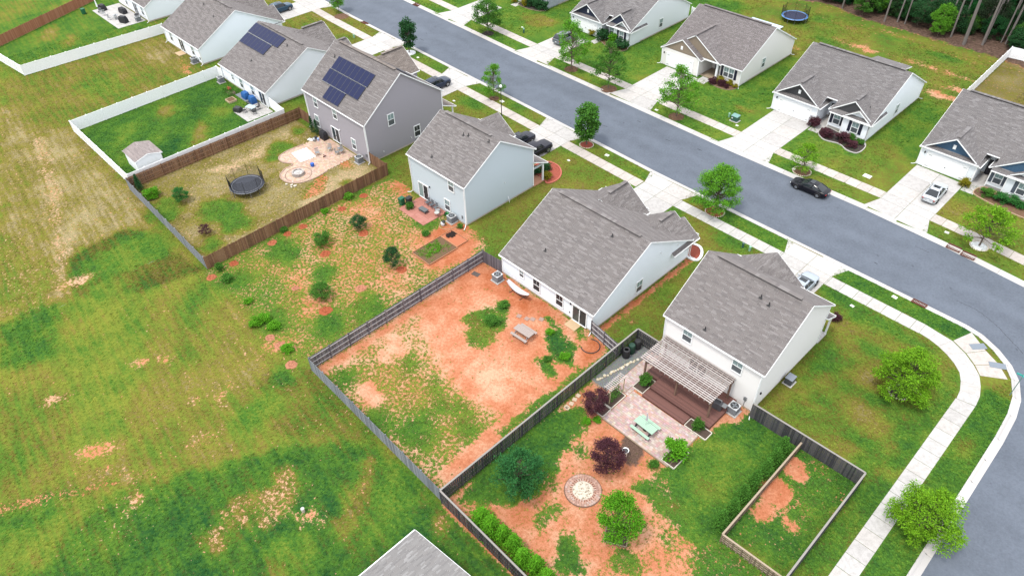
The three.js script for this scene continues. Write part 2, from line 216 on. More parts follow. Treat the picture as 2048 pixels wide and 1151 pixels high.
// garden with pergola
patch([[-27.4,-43.3],[-14.6,-43.3],[-14.6,-17],[-27.4,-17]], { g: 0.25, d: 0.3, l: 0.46, s: 0.48 }, 0.15, 0.1);
patch([[-14.6,-31],[-9.3,-31],[-9.3,-17],[-14.6,-17]], { g: 0.33, d: 0.25, l: 0.5, s: 0.5 }, 0.3, 0.4); patch([[-14.6,-43.3],[-9.3,-43.3],[-9.3,-31],[-14.6,-31]], { g: 0.98, d: 0.1, l: 0.66, s: 0.55 }, 0.2, 0.2);
patch([[-28.19,-24.62],[-27.46,-29.59],[-25.79,-32.86],[-23.95,-31.12],[-23.93,-28.13],[-22.85,-26.33],[-22.40,-23.71],[-23.63,-20.84],[-26.74,-18.37]], { g: 0.96, d: 0.08, l: 0.66 }, 0.5, 0.6);
patch([[-17.11,-29.67],[-16.52,-33.01],[-15.57,-39.85],[-12.57,-43.24],[-10.20,-42.56],[-9.15,-35.99],[-9.47,-30.69],[-10.21,-29.06],[-13.40,-29.49]], { g: 1, d: 0.02, l: 0.57 }, 0.5, 0.5);
patch(spot(-14.06,-38.35, 1.7, 1.1), { d: 0.26, l: 0.38 }, 1.1, 0.6); patch(spot(-13.14,-33.64, 1.7, 1.1), { d: 0.26, l: 0.4 }, 1.1, 0.6); patch(spot(-13.93,-30.55, 1.4, 1), { g: 0.85, d: 0.4, l: 0.45 }, 0.8, 0.6);
patch([[-10.40,-27.99],[-9.35,-30.51],[-4.66,-31.44],[-2.66,-30.82],[-7.82,-25.62]], { g: 0.7, d: 0.15, l: 0.66, s: 0.5 }, 0.8, 0.6);
for (const [x, z, a, b, gg] of [[-16.80,-21.27, 1.5, 1, 1], [-13.55,-23.96, 1.2, 0.9, 0.7], [-22.15,-24.97, 0.9, 0.6, 0.6], [-20.70,-23.13, 0.8, 1, 0.6], [-22.37,-29.33, 1, 0.6, 0.6], [-24.22,-30.09, 0.8, 0.5, 0.75], [-16.08,-31.72, 1.6, 0.7, 0.6], [-24.41,-18.77, 0.9, 0.7, 0.9], [-11.84,-27.71, 1.2, 0.6, 0.55], [-20.21,-21.73, 0.6, 0.5, 0.7]]) patch(spot(x, z, a, b, 0.4), { g: gg, d: 0.15, l: 0.56 }, 0.5, 0.6);
patch(spot(-19.83,-32.74, 1.9, 1.1, 0.9), { g: 0.15, m: 0.85, s: 0.5 }, 0.3, 0.3);
patch(strip([[-28.35,-41.40],[-27.75,-36.89],[-27.60,-33.14],[-27.92,-30.75],[-27.58,-27.13],[-27.73,-20.07]], 0.5), { g: 0.85, d: 0.2, l: 0.55 }, 0.3, 0.3);
patch([[-9.51,-42.88],[-4.40,-43.95],[-4.57,-32.15],[-9.34,-31.54]], { g: 0.86, d: 0.14, l: 0.58, s: 0.4 }, 0.3, 0.2);
for (const [x, z, a, b, gg] of [[-8.44,-40.73, 1.3, 1, 0.12], [-8.51,-37.62, 1.5, 1.5, 0.1], [-8.38,-35.47, 1, 1.2, 0.2], [-6.27,-35.71, 0.9, 0.5, 0.3], [-6.62,-37.88, 1.2, 0.7, 0.6], [-6.57,-41.91, 1.6, 0.4, 0.55]]) patch(spot(x, z, a, b, 0.5), { g: gg, s: 0.4 }, 0.4, 0.5);
// strips between the houses, front lawns, corner lawn
patch([[-232,-86],[-117,-79],[-73,-72],[-28,-70],[-5,-69],[4,-66],[4,-20],[-4,-20],[-4,-43.2],[-14.6,-43.2],[-14.6,-58],[-24.8,-58],[-24.8,-44],[-31.6,-41],[-31.6,-58],[-44.7,-58],[-44.7,-42],[-54,-44],[-54,-58],[-64,-58],[-64,-44],[-73.8,-44],[-73.8,-58],[-232,-58]], { g: 0.985, d: 0.44, l: 0.4, s: 0.4 }, 0.2, 0.1);
patch([[-97.8,-57],[-97.8,-43],[-88.3,-43],[-88.3,-57]], { g: 0.99, d: 0.3, l: 0.45 }, 0.2, 0.1);
patch(strip([[-31.1,-57.5],[-31.1,-41]], 0.4), { g: 0.25, s: 0.2 }, 0.25, 0.25);
patch(spot(-30.89,-44.91, 1.2, 0.5), { g: 0.5, s: 0.3, d: 0.6 }, 0.5, 0.5); patch(spot(-51.99,-43.16, 1.4, 0.8), { g: 0.5, s: 0.25, d: 0.5 }, 0.6, 0.5);
for (const [x, z, a, b, dd, ll] of [[-15.57,-63.18, 2.5, 0.7, 0.1, 0.6], [-13.06,-61.45, 1.5, 0.5, 0.1, 0.7], [-10.25,-62.20, 3, 0.8, 0.08, 0.6], [-12.60,-52.80, 0.9, 3, 0.15, 0.65], [-10.42,-58.17, 1.2, 0.6, 0.1, 0.7], [-10.89,-54.95, 1.4, 0.8, 0.2, 0.6], [-7.24,-52.53, 2, 0.7, 0.1, 0.65], [-4.15,-50.84, 0.6, 1.6, 0.1, 0.65], [-5.02,-47.36, 1.4, 0.6, 0.12, 0.7], [-10.81,-48.98, 1, 0.5, 0.2, 0.55], [-2.77,-50.72, 0.7, 3.4, 0.08, 0.6], [-2.72,-57.02, 0.8, 3.4, 0.06, 0.6], [-5.16,-42.64, 0.8, 3, 0.06, 0.65], [-2.83,-42.31, 1, 3.4, 0.06, 0.65], [-3.21,-36.37, 1.4, 3.4, 0.06, 0.66], [-11.85,-46.32, 1.2, 1.2, 0.25, 0.55], [-5.02,-44.15, 0.6, 1, 0.1, 0.6]]) patch(spot(x, z, a, b, 0), { d: dd, l: ll }, 0.9, 0.8);
for (const [x, z, a, b] of [[-12.13,-57.43, 1.4, 1], [-7.42,-49.93, 2, 1], [-8.66,-54.50, 1.4, 1.2], [-11.66,-51.52, 0.8, 1]]) patch(spot(x, z, a, b, 0.3), { d: 0.6, l: 0.3 }, 0.8, 0.6);
for (const [x0, x1, dd, ll] of [[-18, -4, 0.04, 0.6], [-38, -24.6, 0.06, 0.56], [-57.5, -45, 0.34, 0.45], [-80.5, -64.8, 0.4, 0.44], [-100, -88.2, 0.25, 0.45], [-121, -109, 0.55, 0.36]]) { const z = (x0 + x1) / 2; patch([[x0, along(nearLine, x0) + 3], [x0, along(nearLine, x0)], [x1, along(nearLine, x1)], [x1, along(nearLine, x1) + 3]], { d: dd, l: ll }, 0.3, 0.2); }
for (const [x, z, a, b, dd, ll] of [[-34.63,-66.32, 2, 0.8, 0.1, 0.55], [-45.41,-67.34, 2, 0.7, 0.08, 0.55], [-44.55,-64.17, 3, 0.9, 0.1, 0.5], [-57.22,-67.80, 1.4, 0.6, 0.1, 0.5], [-56.14,-65.55, 2, 1, 0.3, 0.45], [-76.80,-64.57, 2.4, 1.4, 0.08, 0.55], [-72.09,-69.06, 3, 0.7, 0.1, 0.5], [-78.94,-68.59, 2, 0.7, 0.1, 0.5], [-37.68,-63.35, 1, 1.4, 0.08, 0.6], [-29.89,-63.42, 2, 1, 0.2, 0.5], [-36.10,-66.33, 1.4, 0.6, 0.7, 0.25], [-122.42,-68.44, 3, 2, 0.6, 0.3], [-25.40,-65.23, 2, 1, 0.1, 0.55]]) patch(spot(x, z, a, b, 0), { d: dd, l: ll }, 0.8, 0.5);
patch([[-0.5,-61],[2.4,-61],[2.4,40],[-0.5,40]], { g: 1, d: 0.06, l: 0.58 }, 0.3, 0.2); patch(spot(0.65,-53.39, 0.8, 1.4), { d: 0.35, l: 0.45 }, 0.6, 0.4);
// far side of the street
patch([[-232,-92],[-117,-84],[-21,-80.5],[20,-77],[20,-95],[-20,-113],[-90,-113],[-232,-120]], { g: 0.99, d: 0.1, l: 0.46, s: 0.5 }, 0.3, 0.2);
patch([[-30,-95.5],[-30,-81],[8,-79],[8,-94],[-14,-92]], { g: 0.98, d: 0.4, l: 0.38 }, 1.2, 1);
for (const [x, z, a, b, dd, ll] of [[-91.25,-94.24, 4, 2.6, 0.55, 0.32], [-61.53,-89.32, 2, 2.2, 0.4, 0.36], [-32.10,-88.69, 1.6, 1.2, 0.2, 0.5], [-29.20,-91.49, 1.4, 1.2, 0.1, 0.55], [-28.93,-84.09, 2.2, 1, 0.1, 0.5], [-44.52,-91.13, 3, 2, 0.2, 0.5], [-46.41,-91.42, 1, 0.5, 0.6, 0.3], [-68.72,-82.50, 2, 0.5, 0.5, 0.35], [-29.29,-104.66, 1.4, 3, 0.3, 0.42], [-26.30,-94.28, 3, 3, 0.42, 0.36], [-13.27,-87.81, 5, 2, 0.5, 0.34], [-24.48,-82.08, 4, 0.7, 0.4, 0.4], [-9.35,-83.47, 6, 0.8, 0.45, 0.38], [-67.70,-100.09, 1, 5, 0.1, 0.5], [-45.36,-107.03, 1.2, 4, 0.06, 0.55], [-25.34,-90.04, 1, 0.5, 0.6, 0.3]]) patch(spot(x, z, a, b, 0), { d: dd, l: ll }, 1, 0.8);
patch([[-232,-113],[-90,-112],[-20,-112],[20,-112],[20,-140],[-60,-150],[-232,-160]], { g: 0.9, d: 0.4, l: 0.42, s: 0.5 }, 1, 0.8);
patch([[-90,-112.5],[-66,-112.5],[-66,-126],[-90,-130]], { g: 1, d: 0.08, l: 0.56 }, 1.5, 1);
for (const [x, z, a, b, gg] of [[-42.95,-123.36, 2.6, 1, 0.3], [-46.00,-123.23, 1.4, 0.6, 0.5], [-32.69,-123.92, 3, 0.7, 0.45], [-26.86,-115.41, 2.6, 1, 0.2], [-25.61,-118.81, 1.6, 0.7, 0.25], [-27.86,-123.61, 2.4, 0.6, 0.4], [-51.43,-115.38, 0.6, 1.2, 0.4], [-41.24,-131.93, 3, 0.7, 0.5], [-50.13,-129.50, 2.6, 0.7, 0.5], [-31.29,-130.33, 4, 0.6, 0.6], [-54.98,-119.06, 1.4, 0.7, 0.5]]) patch(spot(x, z, a, b, 0.1), { g: gg, d: 0.6, s: 0.55 }, 0.9, 0.9);
for (const [x, z, a, b] of [[-52.27,-129.02, 2.6, 1], [-39.73,-130.51, 3, 0.9], [-32.46,-129.23, 3, 0.8], [-48.95,-121.86, 2, 0.8]]) patch(spot(x, z, a, b, 0), { g: 0.97, d: 0.15, l: 0.55 }, 1, 0.8);
patch([[-24,-111],[-24,-135.6],[14,-139],[14,-111]], { g: 0.86, d: 0.75, l: 0.55, s: 0.4 }, 0.3, 0.2);
patch([[-61.21,-135.31],[-55.55,-137.16],[-47.10,-134.77],[-41.72,-134.97],[-35.62,-134.92],[-29.68,-134.49],[-26.18,-134.63],[10,-128],[40,-128],[40,-240],[-160,-240],[-120,-175]], { g: 0.12, m: 1, s: 0.2, l: 0.8 }, 0.9, 0.7);
const RGB = { yellow: [0.14, 0.162, 0.024], mid: [0.052, 0.12, 0.016], lush: [0.014, 0.056, 0.016], straw: [0.27, 0.225, 0.125], olive: [0.115, 0.095, 0.02], deep: [0.29, 0.088, 0.037], clay: [0.37, 0.15, 0.082], pale: [0.41, 0.255, 0.165], litter: [0.085, 0.055, 0.042] };
const mix3 = (a, b, t) => [lerp(a[0], b[0], t), lerp(a[1], b[1], t), lerp(a[2], b[2], t)];
const sample = {};
function fieldsAt(x, z) {
  const fx = clamp((x - GX) / GS, 0, GNX - 1.01), fz = clamp((z - GZ) / GS, 0, GNZ - 1.01), i = fx | 0, j = fz | 0, u = fx - i, v = fz - j, k = j * GNX + i;
  const a = (1 - u) * (1 - v), b = u * (1 - v), c = (1 - u) * v, d = u * v;
  for (const n in field) { const f = field[n]; sample[n] = f[k] * a + f[k + 1] * b + f[k + GNX] * c + f[k + GNX + 1] * d; }
  return sample;
}
function noisesAt(x, z) { return [N2(x * 5.3, z * 5.3), M2(x * 11, z * 11), M2(x * 2.1, z * 2.1), N2(x * 0.45 + 9, z * 0.45), M2(x * 0.13 - 4, z * 0.13), N2(x * 1.9 + 31, z * 1.9), z > -17 || x < -116 ? N2((z * 0.99 - x * 0.11) * 1.3, (x * 0.99 + z * 0.11) * 0.11) : 0]; }
function grassColour(f, n) {
  const h = n[0] * 0.8 + n[1] * 0.5, l = clamp(f.l + 0.17 * n[2] + 0.17 * h + 0.13 * n[3] + 0.14 * n[4] - 0.1 * n[6]), c = l < 0.5 ? mix3(RGB.yellow, RGB.mid, l * 2) : mix3(RGB.mid, RGB.lush, l * 2 - 1);
  const d = clamp(f.d + 0.17 * n[2] + 0.2 * h + 0.12 * n[3] - 0.1 * n[4] + 0.13 * n[6]), k = 1 - 0.62 * l, e = 1.35 - l * 0.7, o = mix3(c, [RGB.olive[0] * e, RGB.olive[1] * e, RGB.olive[2] * e], smooth(0.2, 0.68, d));
  return mix3(o, [RGB.straw[0] * k, RGB.straw[1] * k, RGB.straw[2] * k], smooth(0.58, 1.05, d) * 0.9);
}
// how far the turf closes over the soil here: above 0 it is grass
const turf = (f, n) => f.g * 1.12 - 0.06 - (0.5 + 0.5 * (0.36 * n[0] + 0.42 * n[2] + 0.2 * n[1] + 0.1 * n[3])) - (f.g > 0.6 ? Math.max(0, n[5] + 0.14 * n[6] + 0.15 * n[0] - 0.72) * (1.06 - f.g) * 12 : 0);
function groundColour(x, z) {
  const f = fieldsAt(x, z), n = noisesAt(x, z), [n1, n0, n2, n3] = n, cover = smooth(-0.15, 0.13, turf(f, n));
  const s = clamp(f.s + 0.2 * n3 + 0.12 * n2 + 0.1 * n1 + 0.14 * n[4]), e = 1 + 0.11 * n0 + 0.1 * n1 + 0.06 * n2; let soil = s < 0.5 ? mix3(RGB.deep, RGB.clay, s * 2) : mix3(RGB.clay, RGB.pale, s * 2 - 1);
  if (f.m > 0.02) soil = mix3(soil, [RGB.litter[0] * (1 + 0.4 * n0 + 0.25 * n1), RGB.litter[1] * (1 + 0.4 * n0 + 0.25 * n1), RGB.litter[2] * (1 + 0.4 * n0 + 0.25 * n1)], smooth(0.25, 0.75, f.m + 0.15 * n2));
  const g = grassColour(f, n), w = 1 + 0.22 * n0;
  return [lerp(soil[0] * e, g[0] * w, cover), lerp(soil[1] * e, g[1] * w, cover), lerp(soil[2] * e, g[2] * w, cover)];
}
const fieldHill = (x, z) => { const out = smooth(-17.2, -13, z) * smooth(-14, -24, x) + smooth(-116, -122, x) * 0; return out * (0.16 * N2(x * 0.09, z * 0.09) + 0.05 * N2(x * 0.5 + 7, z * 0.5)); };
const groundY = (x, z) => polyDistance(roadPoly, x, z) > -0.52 ? -0.34 : fieldHill(x, z);
function groundTile(x0, x1, z0, z1, w, h, step, road) {
  const nx = Math.round((x1 - x0) / step), nz = Math.round((z1 - z0) / step), g = new THREE.PlaneGeometry(x1 - x0, z1 - z0, nx, nz).rotateX(-Math.PI / 2).translate((x0 + x1) / 2, 0, (z0 + z1) / 2), p = g.attributes.position, uv = g.attributes.uv;
  for (let i = 0; i < p.count; i++) { const x = p.getX(i), z = p.getZ(i); p.setY(i, road ? groundY(x, z) : fieldHill(x, z)); uv.setXY(i, (x - x0) / (x1 - x0), (z - z0) / (z1 - z0)); }
  g.computeVertexNormals();
  const m = new THREE.MeshPhysicalMaterial({ roughness: 1, specularIntensity: 0.08, map: colorTexture(w, h, (u, v) => groundColour(lerp(x0, x1, u), lerp(z0, z1, v))), side: THREE.DoubleSide }); m.name = 'turf and clay';
  structure('ground', g, m);
}
groundTile(-75, 6, -46, 14, 1960, 1450, 0.5, true);
groundTile(-190, -75, -46, 14, 1900, 1000, 1, false);
groundTile(-75, 6, -72, -46, 1460, 470, 0.25, true);
groundTile(-156, -75, -76, -46, 1100, 400, 0.25, true);
groundTile(-75, 6, -130, -72, 1300, 930, 0.25, true);
groundTile(-156, -75, -130, -76, 800, 530, 0.25, true);
groundTile(-156, 6, -200, -130, 800, 350, 1, false);
{ const far = M('distant ground', [0.05, 0.075, 0.02], 1), w = 1500; for (const [x0, x1, z0, z1] of [[-w, -156, -w, w], [6, w, -w, w], [-156, 6, -w, -200], [-156, 6, 14, w]]) { const g = new THREE.PlaneGeometry(x1 - x0, z1 - z0).rotateX(-Math.PI / 2).translate((x0 + x1) / 2, x0 === 6 ? -0.34 : -0.3, (z0 + z1) / 2); structure('ground', g, far); } }
// ---------------------------------------------------------------- asphalt, kerbs, pavements
{
  const road = new THREE.ShapeGeometry(new THREE.Shape(roadPoly.map(p => new THREE.Vector2(p[0], -p[1])))).rotateX(-Math.PI / 2).translate(0, -0.12, 0), p = road.attributes.position, uv = road.attributes.uv;
  for (let i = 0; i < p.count; i++) uv.setXY(i, (p.getX(i) + 150) / 164, (p.getZ(i) + 92) / 41);
  const t = colorTexture(2048, 512, (u, v) => {
    const x = u * 164 - 150, z = v * 41 - 92, m = (z - along(nearLine, Math.min(x, -5)) + 5.6), worn = 0.05 * Math.cos(m * 1.5) * (0.6 + 0.4 * N2(x * 0.05, z * 0.4)), blot = M2(x * 0.5, z * 0.5), oil = M2(x * 1.1 + 7, z * 1.1);
    const n = 1 + worn + 0.07 * N2(x * 0.12, z * 0.25) + 0.05 * blot + 0.06 * N2(x * 2.2, z * 2.2) + 0.07 * N2(x * 6, z * 6) + 0.09 * (rnd() - 0.5) - 0.3 * Math.max(0, oil - 0.82) / 0.18 - 0.1 * Math.max(0, blot - 0.6); return [0.098 * n, 0.112 * n, 0.138 * n];
  });
  t.wrapS = t.wrapT = THREE.MirroredRepeatWrapping;
  const road0 = structure('road', road, new THREE.MeshPhysicalMaterial({ map: t, roughness: 0.93, specularIntensity: 0.3, side: THREE.DoubleSide })), tar = M('crack in asphalt', [0.035, 0.037, 0.042], 0.9);
  const crack = (pts, w) => { const c = new THREE.CatmullRomCurve3(pts.map(p => V(p[0], -0.116, p[1]))).getPoints(pts.length * 8), v = []; for (let i = 1; i < c.length; i++) { const j = k => c[k].clone().add(V(0.05 * N2(k * 1.7, 3), 0, 0.05 * N2(k * 1.7, 9))), a = j(i - 1), b = j(i), d = b.clone().sub(a).normalize(), s = V(-d.z, 0, d.x).multiplyScalar(w * (0.5 + 0.5 * Math.abs(N2(i * 0.9, w * 99)))); quadTo(v, a.clone().sub(s), b.clone().sub(s), b.clone().add(s), a.clone().add(s)); } part('crack', flat(v), tar, road0); };
  crack([[-7.23,-71.50], [-5.20,-71.47], [-3.19,-70.67], [-1.37,-69.51], [0.31,-68.33]], 0.03); crack([[-14.18,-77.47], [-13.11,-77.38], [-12.56,-77.41]], 0.025); crack([[-16.18,-71.41], [-15.83,-71.39]], 0.06); crack([[-58.36,-73.44], [-57.12,-73.64]], 0.05); crack([[-48.97,-76.66], [-48.14,-76.71]], 0.06); crack([[-44.30,-77.67], [-43.61,-77.62]], 0.07); crack([[-55.08,-77.99], [-54.44,-77.99]], 0.06); crack([[-100.96,-74.25], [-99.77,-74.20]], 0.06); crack([[-11.99,-69.01], [-10.68,-69.08]], 0.02);
}
const concreteMap = colorTexture(512, 512, (u, v) => { const a = u * 6.2831853, b = v * 6.2831853, T = (s, o) => N3(Math.cos(a) * s + o, Math.sin(a) * s + Math.cos(b) * s, Math.sin(b) * s - o), n = 0.93 + 0.1 * T(1.4, 2) + 0.08 * T(5, 5) + 0.05 * T(13, 1) + 0.06 * (rnd() - 0.5); return [n, n * 0.995, n * 0.985]; });
concreteMap.wrapS = concreteMap.wrapT = THREE.RepeatWrapping; concreteMap.repeat.set(0.23, 0.23);
const CON = [[0.41, 0.397, 0.39], [0.43, 0.416, 0.408], [0.385, 0.371, 0.364], [0.412, 0.391, 0.378]].map((c, i) => M('concrete slab ' + i, c, 0.92, { map: concreteMap }));
const PINK = [[0.41, 0.373, 0.35], [0.43, 0.393, 0.37], [0.39, 0.353, 0.33]].map((c, i) => M('worn concrete ' + i, c, 0.92, { map: concreteMap }));
const drivesNear = [[-24.2, -18.4], [-44.5, -38.7], [-64.3, -58.3], [-87.4, -81.3], [-107.6, -101.5], [-132.2, -126]], drivesFar = [[-106.4, -100.3], [-84, -78.1], [-62.5, -56.3], [-42.4, -36.2], [-21.2, -15], [-1, 5.2]];
function kerbRun(name, line, outward, drives) { // outward: +1 when the verge lies on the +z side of a line that runs to +x
  const k = structure(name), pts = line.map(p => V(p[0], 0, p[1])); let prev = null, carry = 0; const stops = [];
  for (let i = 1; i < pts.length; i++) { const L = pts[i].distanceTo(pts[i - 1]), n = Math.max(1, Math.round(L / 3)); for (let j = 0; j < n; j++) stops.push(pts[i - 1].clone().lerp(pts[i], j / n)); } stops.push(pts[pts.length - 1]);
  const nrm = stops.map((p, i) => { const a = stops[Math.max(0, i - 1)], b = stops[Math.min(stops.length - 1, i + 1)], d = b.clone().sub(a).normalize(); return V(-d.z, 0, d.x).multiplyScalar(outward); });
  const prof = low => low ? [[-0.03, -0.3], [-0.03, -0.112], [0.45, -0.1], [0.7, 0.014], [0.76, 0.014], [0.76, -0.3]] : [[-0.03, -0.3], [-0.03, -0.112], [0.4, -0.1], [0.52, 0.0], [0.6, 0.045], [0.74, 0.045], [0.74, -0.3]];
  for (let i = 1; i < stops.length; i++) {
    const a = stops[i - 1], b = stops[i], mid = (a.x + b.x) / 2; if (mid < -150 || a.z > 6) continue;
    const isLow = drives.some(d => mid > d[0] - 0.9 && mid < d[1] + 0.9) && Math.abs(a.z - b.z) < Math.abs(a.x - b.x), P = prof(isLow), v = [], dir = b.clone().sub(a).normalize().multiplyScalar(0.012), q = (s, n, e, o) => V(s.x + n.x * e[0] + o.x, e[1], s.z + n.z * e[0] + o.z), m = dir.clone().negate();
    for (let j = 1; j < P.length; j++) quadTo(v, q(a, nrm[i - 1], P[j - 1], dir), q(b, nrm[i], P[j - 1], m), q(b, nrm[i], P[j], m), q(a, nrm[i - 1], P[j], dir));
    for (let j = 1; j < P.length - 1; j++) for (const [s, n, o] of [[a, nrm[i - 1], dir], [b, nrm[i], m]]) { const A = q(s, n, P[0], o), B = q(s, n, P[j], o), C = q(s, n, P[j + 1], o); v.push(A.x, A.y, A.z, B.x, B.y, B.z, C.x, C.y, C.z); }
    part('kerb_stone', flat(v), pick(CON), k);
  }
  return k;
}
kerbRun('kerb', [...nearLine, ...cornerLine], 1, drivesNear); kerbRun('kerb', farLine, -1, drivesFar);
const slab = (parent, pts, mats = CON, y = 0.022, name = 'slab') => part(name, prism(pts, y - 0.12, y), pick(mats), parent);
{
  const s = structure('pavement'), gap = 0.02, o0 = 3.05, o1 = 4.72;
  for (let x = -150; x < -8; x += 1.55) {
    let x1 = Math.min(x + 1.55, -8); const d = drivesNear.find(d => x1 > d[0] && x < d[1]); let x0 = x; if (d) { if (x < d[0] - 0.1) x1 = d[0]; else if (x1 > d[1] + 0.1) x0 = d[1]; else continue; }
    const A = along(nearLine, x0), B = along(nearLine, x1), m = x < -46 ? PINK : CON; slab(s, [[x0 + gap, A + o0], [x1 - gap, B + o0], [x1 - gap, B + o1], [x0 + gap, A + o1]], m);
  }
  // round the corner and along the side street
  const outer = [[-8, -65.5], [-6.7, -65.3], [-5.2, -65.1], [-3.7, -64.3], [-2.5, -63.3], [-1.6, -62.3], [-1, -61], [-0.6, -59.7], [-0.45, -58.3]], inner = [[-8, -63.9], [-7, -63.75], [-5.9, -63.4], [-4.9, -62.9], [-3.9, -62.2], [-3.1, -61.4], [-2.6, -60.4], [-2.2, -59.2], [-2.05, -58]];
  for (let i = 1; i < outer.length; i++) slab(s, [outer[i - 1], outer[i], inner[i], inner[i - 1]].map((p, k, a) => { const c = [(a[0][0] + a[2][0]) / 2, (a[0][1] + a[2][1]) / 2]; return [lerp(p[0], c[0], 0.012), lerp(p[1], c[1], 0.012)]; }));
  for (let z = -58; z < 4; z += 1.52) slab(s, [[-2.1, z + gap - (z < -57.9 ? -0.02 : 0)], [-0.47, z + gap - (z < -57.9 ? 0.26 : 0)], [-0.47, z + 1.52 - gap], [-2.1, z + 1.52 - gap]]);
  // corner ramps out to the kerb
  const c = structure('corner_ramp');
  for (const q of [[[-5.15, -65.2], [-3.62, -64.37], [-2.4, -66.05], [-4.3, -67.6]], [[-3.58, -64.35], [-2.45, -63.4], [-0.85, -65.05], [-2.36, -66.02]], [[-2.4, -63.36], [-1.55, -62.35], [0.45, -63.65], [-0.8, -65]]]) slab(c, q, PINK, 0.024);
  const tac = M('tactile plate', [0.16, 0.185, 0.22], 0.8);
  for (const [x, z, t] of [[-3.11,-66.07, -0.72], [-0.85,-64.80, -1.05]]) { const g = [box(0.75, 0.02, 1.5)]; for (let i = -3; i <= 3; i++) for (let j = -6; j <= 6; j++) g.push(cyl(0.02, 0.03, 0.012, i * 0.1, 0.016, j * 0.11, 5)); const p = part('tactile_plate', g, tac, c); p.position.set(x, 0.036, z); p.rotation.y = t; }
  const f = structure('pavement');
  for (let x = -150; x < 12; x += 1.55) { let x0 = x, x1 = x + 1.55; const d = drivesFar.find(d => x1 > d[0] && x < d[1]); if (d) { if (x < d[0] - 0.1) x1 = d[0]; else if (x1 > d[1] + 0.1) x0 = d[1]; else continue; } const A = along(farLine, x0), B = along(farLine, x1); slab(f, [[x0 + gap, A - 5.15], [x1 - gap, B - 5.15], [x1 - gap, B - 3.45], [x0 + gap, A - 3.45]], PINK); }
}
function driveway(x0, x1, zHouse, line, sign) { // sign +1: house on the +z side of the street
  const o0 = sign > 0 ? 3.05 : 3.45, d = structure('driveway'), z = (x, o) => along(line, x) + sign * o, mid = (x0 + x1) / 2, g = 0.02;
  const quad = (a, b, oa, ob, m) => slab(d, sign > 0 ? [[a + g, z(a, oa) + g], [b - g, z(b, oa) + g], [b - g, z(b, ob) - g], [a + g, z(a, ob) - g]] : [[a + g, z(a, ob) + g], [b - g, z(b, ob) + g], [b - g, z(b, oa) - g], [a + g, z(a, oa) - g]], m);
  for (const [a, b, fl] of [[x0, mid, -0.85], [mid, x1, 0.85]]) { // apron with flared sides
    const fa = a === x0 ? a - 0.85 : a, fb = b === x1 ? b + 0.85 : b, A = [fa + g, z(fa, 0.78)], B = [fb - g, z(fb, 0.78)], C = [b - g, z(b, o0 - 0.02)], D = [a + g, z(a, o0 - 0.02)]; slab(d, sign > 0 ? [A, B, C, D] : [D, C, B, A]);
  }
  const o1 = sign > 0 ? 4.72 : 5.15; for (const [a, b] of [[x0, mid], [mid, x1]]) quad(a, b, o0, o1);
  const end = Math.abs(zHouse - z(mid, 0)), n = Math.max(1, Math.round((end - o1) / 2.9)); for (let i = 0; i < n; i++) for (const [a, b] of [[x0, mid], [mid, x1]]) quad(a, b, lerp(o1, end, i / n), lerp(o1, end, (i + 1) / n));
}
for (const d of drivesNear) driveway(d[0], d[1], -57.6, nearLine, 1);
for (const [i, d] of drivesFar.entries()) driveway(d[0], d[1], i === 3 ? -94.3 : i === 2 ? -95 : -94, farLine, -1);

// ---------------------------------------------------------------- house building blocks
const SHINGLE = M('asphalt shingles', [1, 1, 1], 0.95, { vertexColors: true }), FOUND = M('foundation', [0.42, 0.36, 0.3], 0.9), SOFFIT = WHITE;
// courses of laminated tabs on the plane E0 E1 (eave) to R1 R0 (upper edge); tones are those of the granules
function shingles(E0, E1, R1, R0, tones, step = 0.155) {
  const v = [], c = [], S = E0.clone().add(E1).multiplyScalar(0.5).distanceTo(R0.clone().add(R1).multiplyScalar(0.5)), n = Math.max(1, Math.round(S / step)), nrm = V().crossVectors(E1.clone().sub(E0), R0.clone().sub(E0)).normalize(); if (nrm.y < 0) nrm.negate();
  const up = (p, h) => p.clone().addScaledVector(nrm, h), bundle = []; for (let i = 0; i < 24; i++) bundle.push([rr(0.34, 0.85), Math.floor(rnd() * tones.length), rnd() < 0.5 ? 0.02 : 0.01]);
  for (let i = 0; i < n; i++) {
    const t0 = i / n, t1 = Math.min(1, (i + 1.25) / n), a0 = E0.clone().lerp(R0, t0), b0 = E1.clone().lerp(R1, t0), a1 = E0.clone().lerp(R0, t1), b1 = E1.clone().lerp(R1, t1), L = a0.distanceTo(b0), L1 = Math.max(a1.distanceTo(b1), 1e-4); if (L < 0.05) continue;
    let x = -((i * 0.37) % 1) * 0.9, k = (i * 7) % 24;
    while (x < L) {
      const [w, tn, h] = bundle[k++ % 24], u0 = clamp(x / L), u1 = clamp((x + w - 0.008) / L); x += w; if (u1 <= u0) continue;
      const j = 1 + 0.1 * (rnd() - 0.5), q = tones[rnd() < 0.25 ? Math.floor(rnd() * tones.length) : tn].map(e => e * j), p0 = up(a0.clone().lerp(b0, u0), 0.012 + h), p1 = up(a0.clone().lerp(b0, u1), 0.012 + h), p2 = up(a1.clone().lerp(b1, u1), 0.004), p3 = up(a1.clone().lerp(b1, u0), 0.004), m = v.length;
      quadTo(v, p0, p1, p2, p3); quadTo(v, up(p0, -0.02), up(p1, -0.02), p1, p0); for (let s = 0; s < 12; s++) c.push(...q);
    }
  }
  return flat(v, c);
}
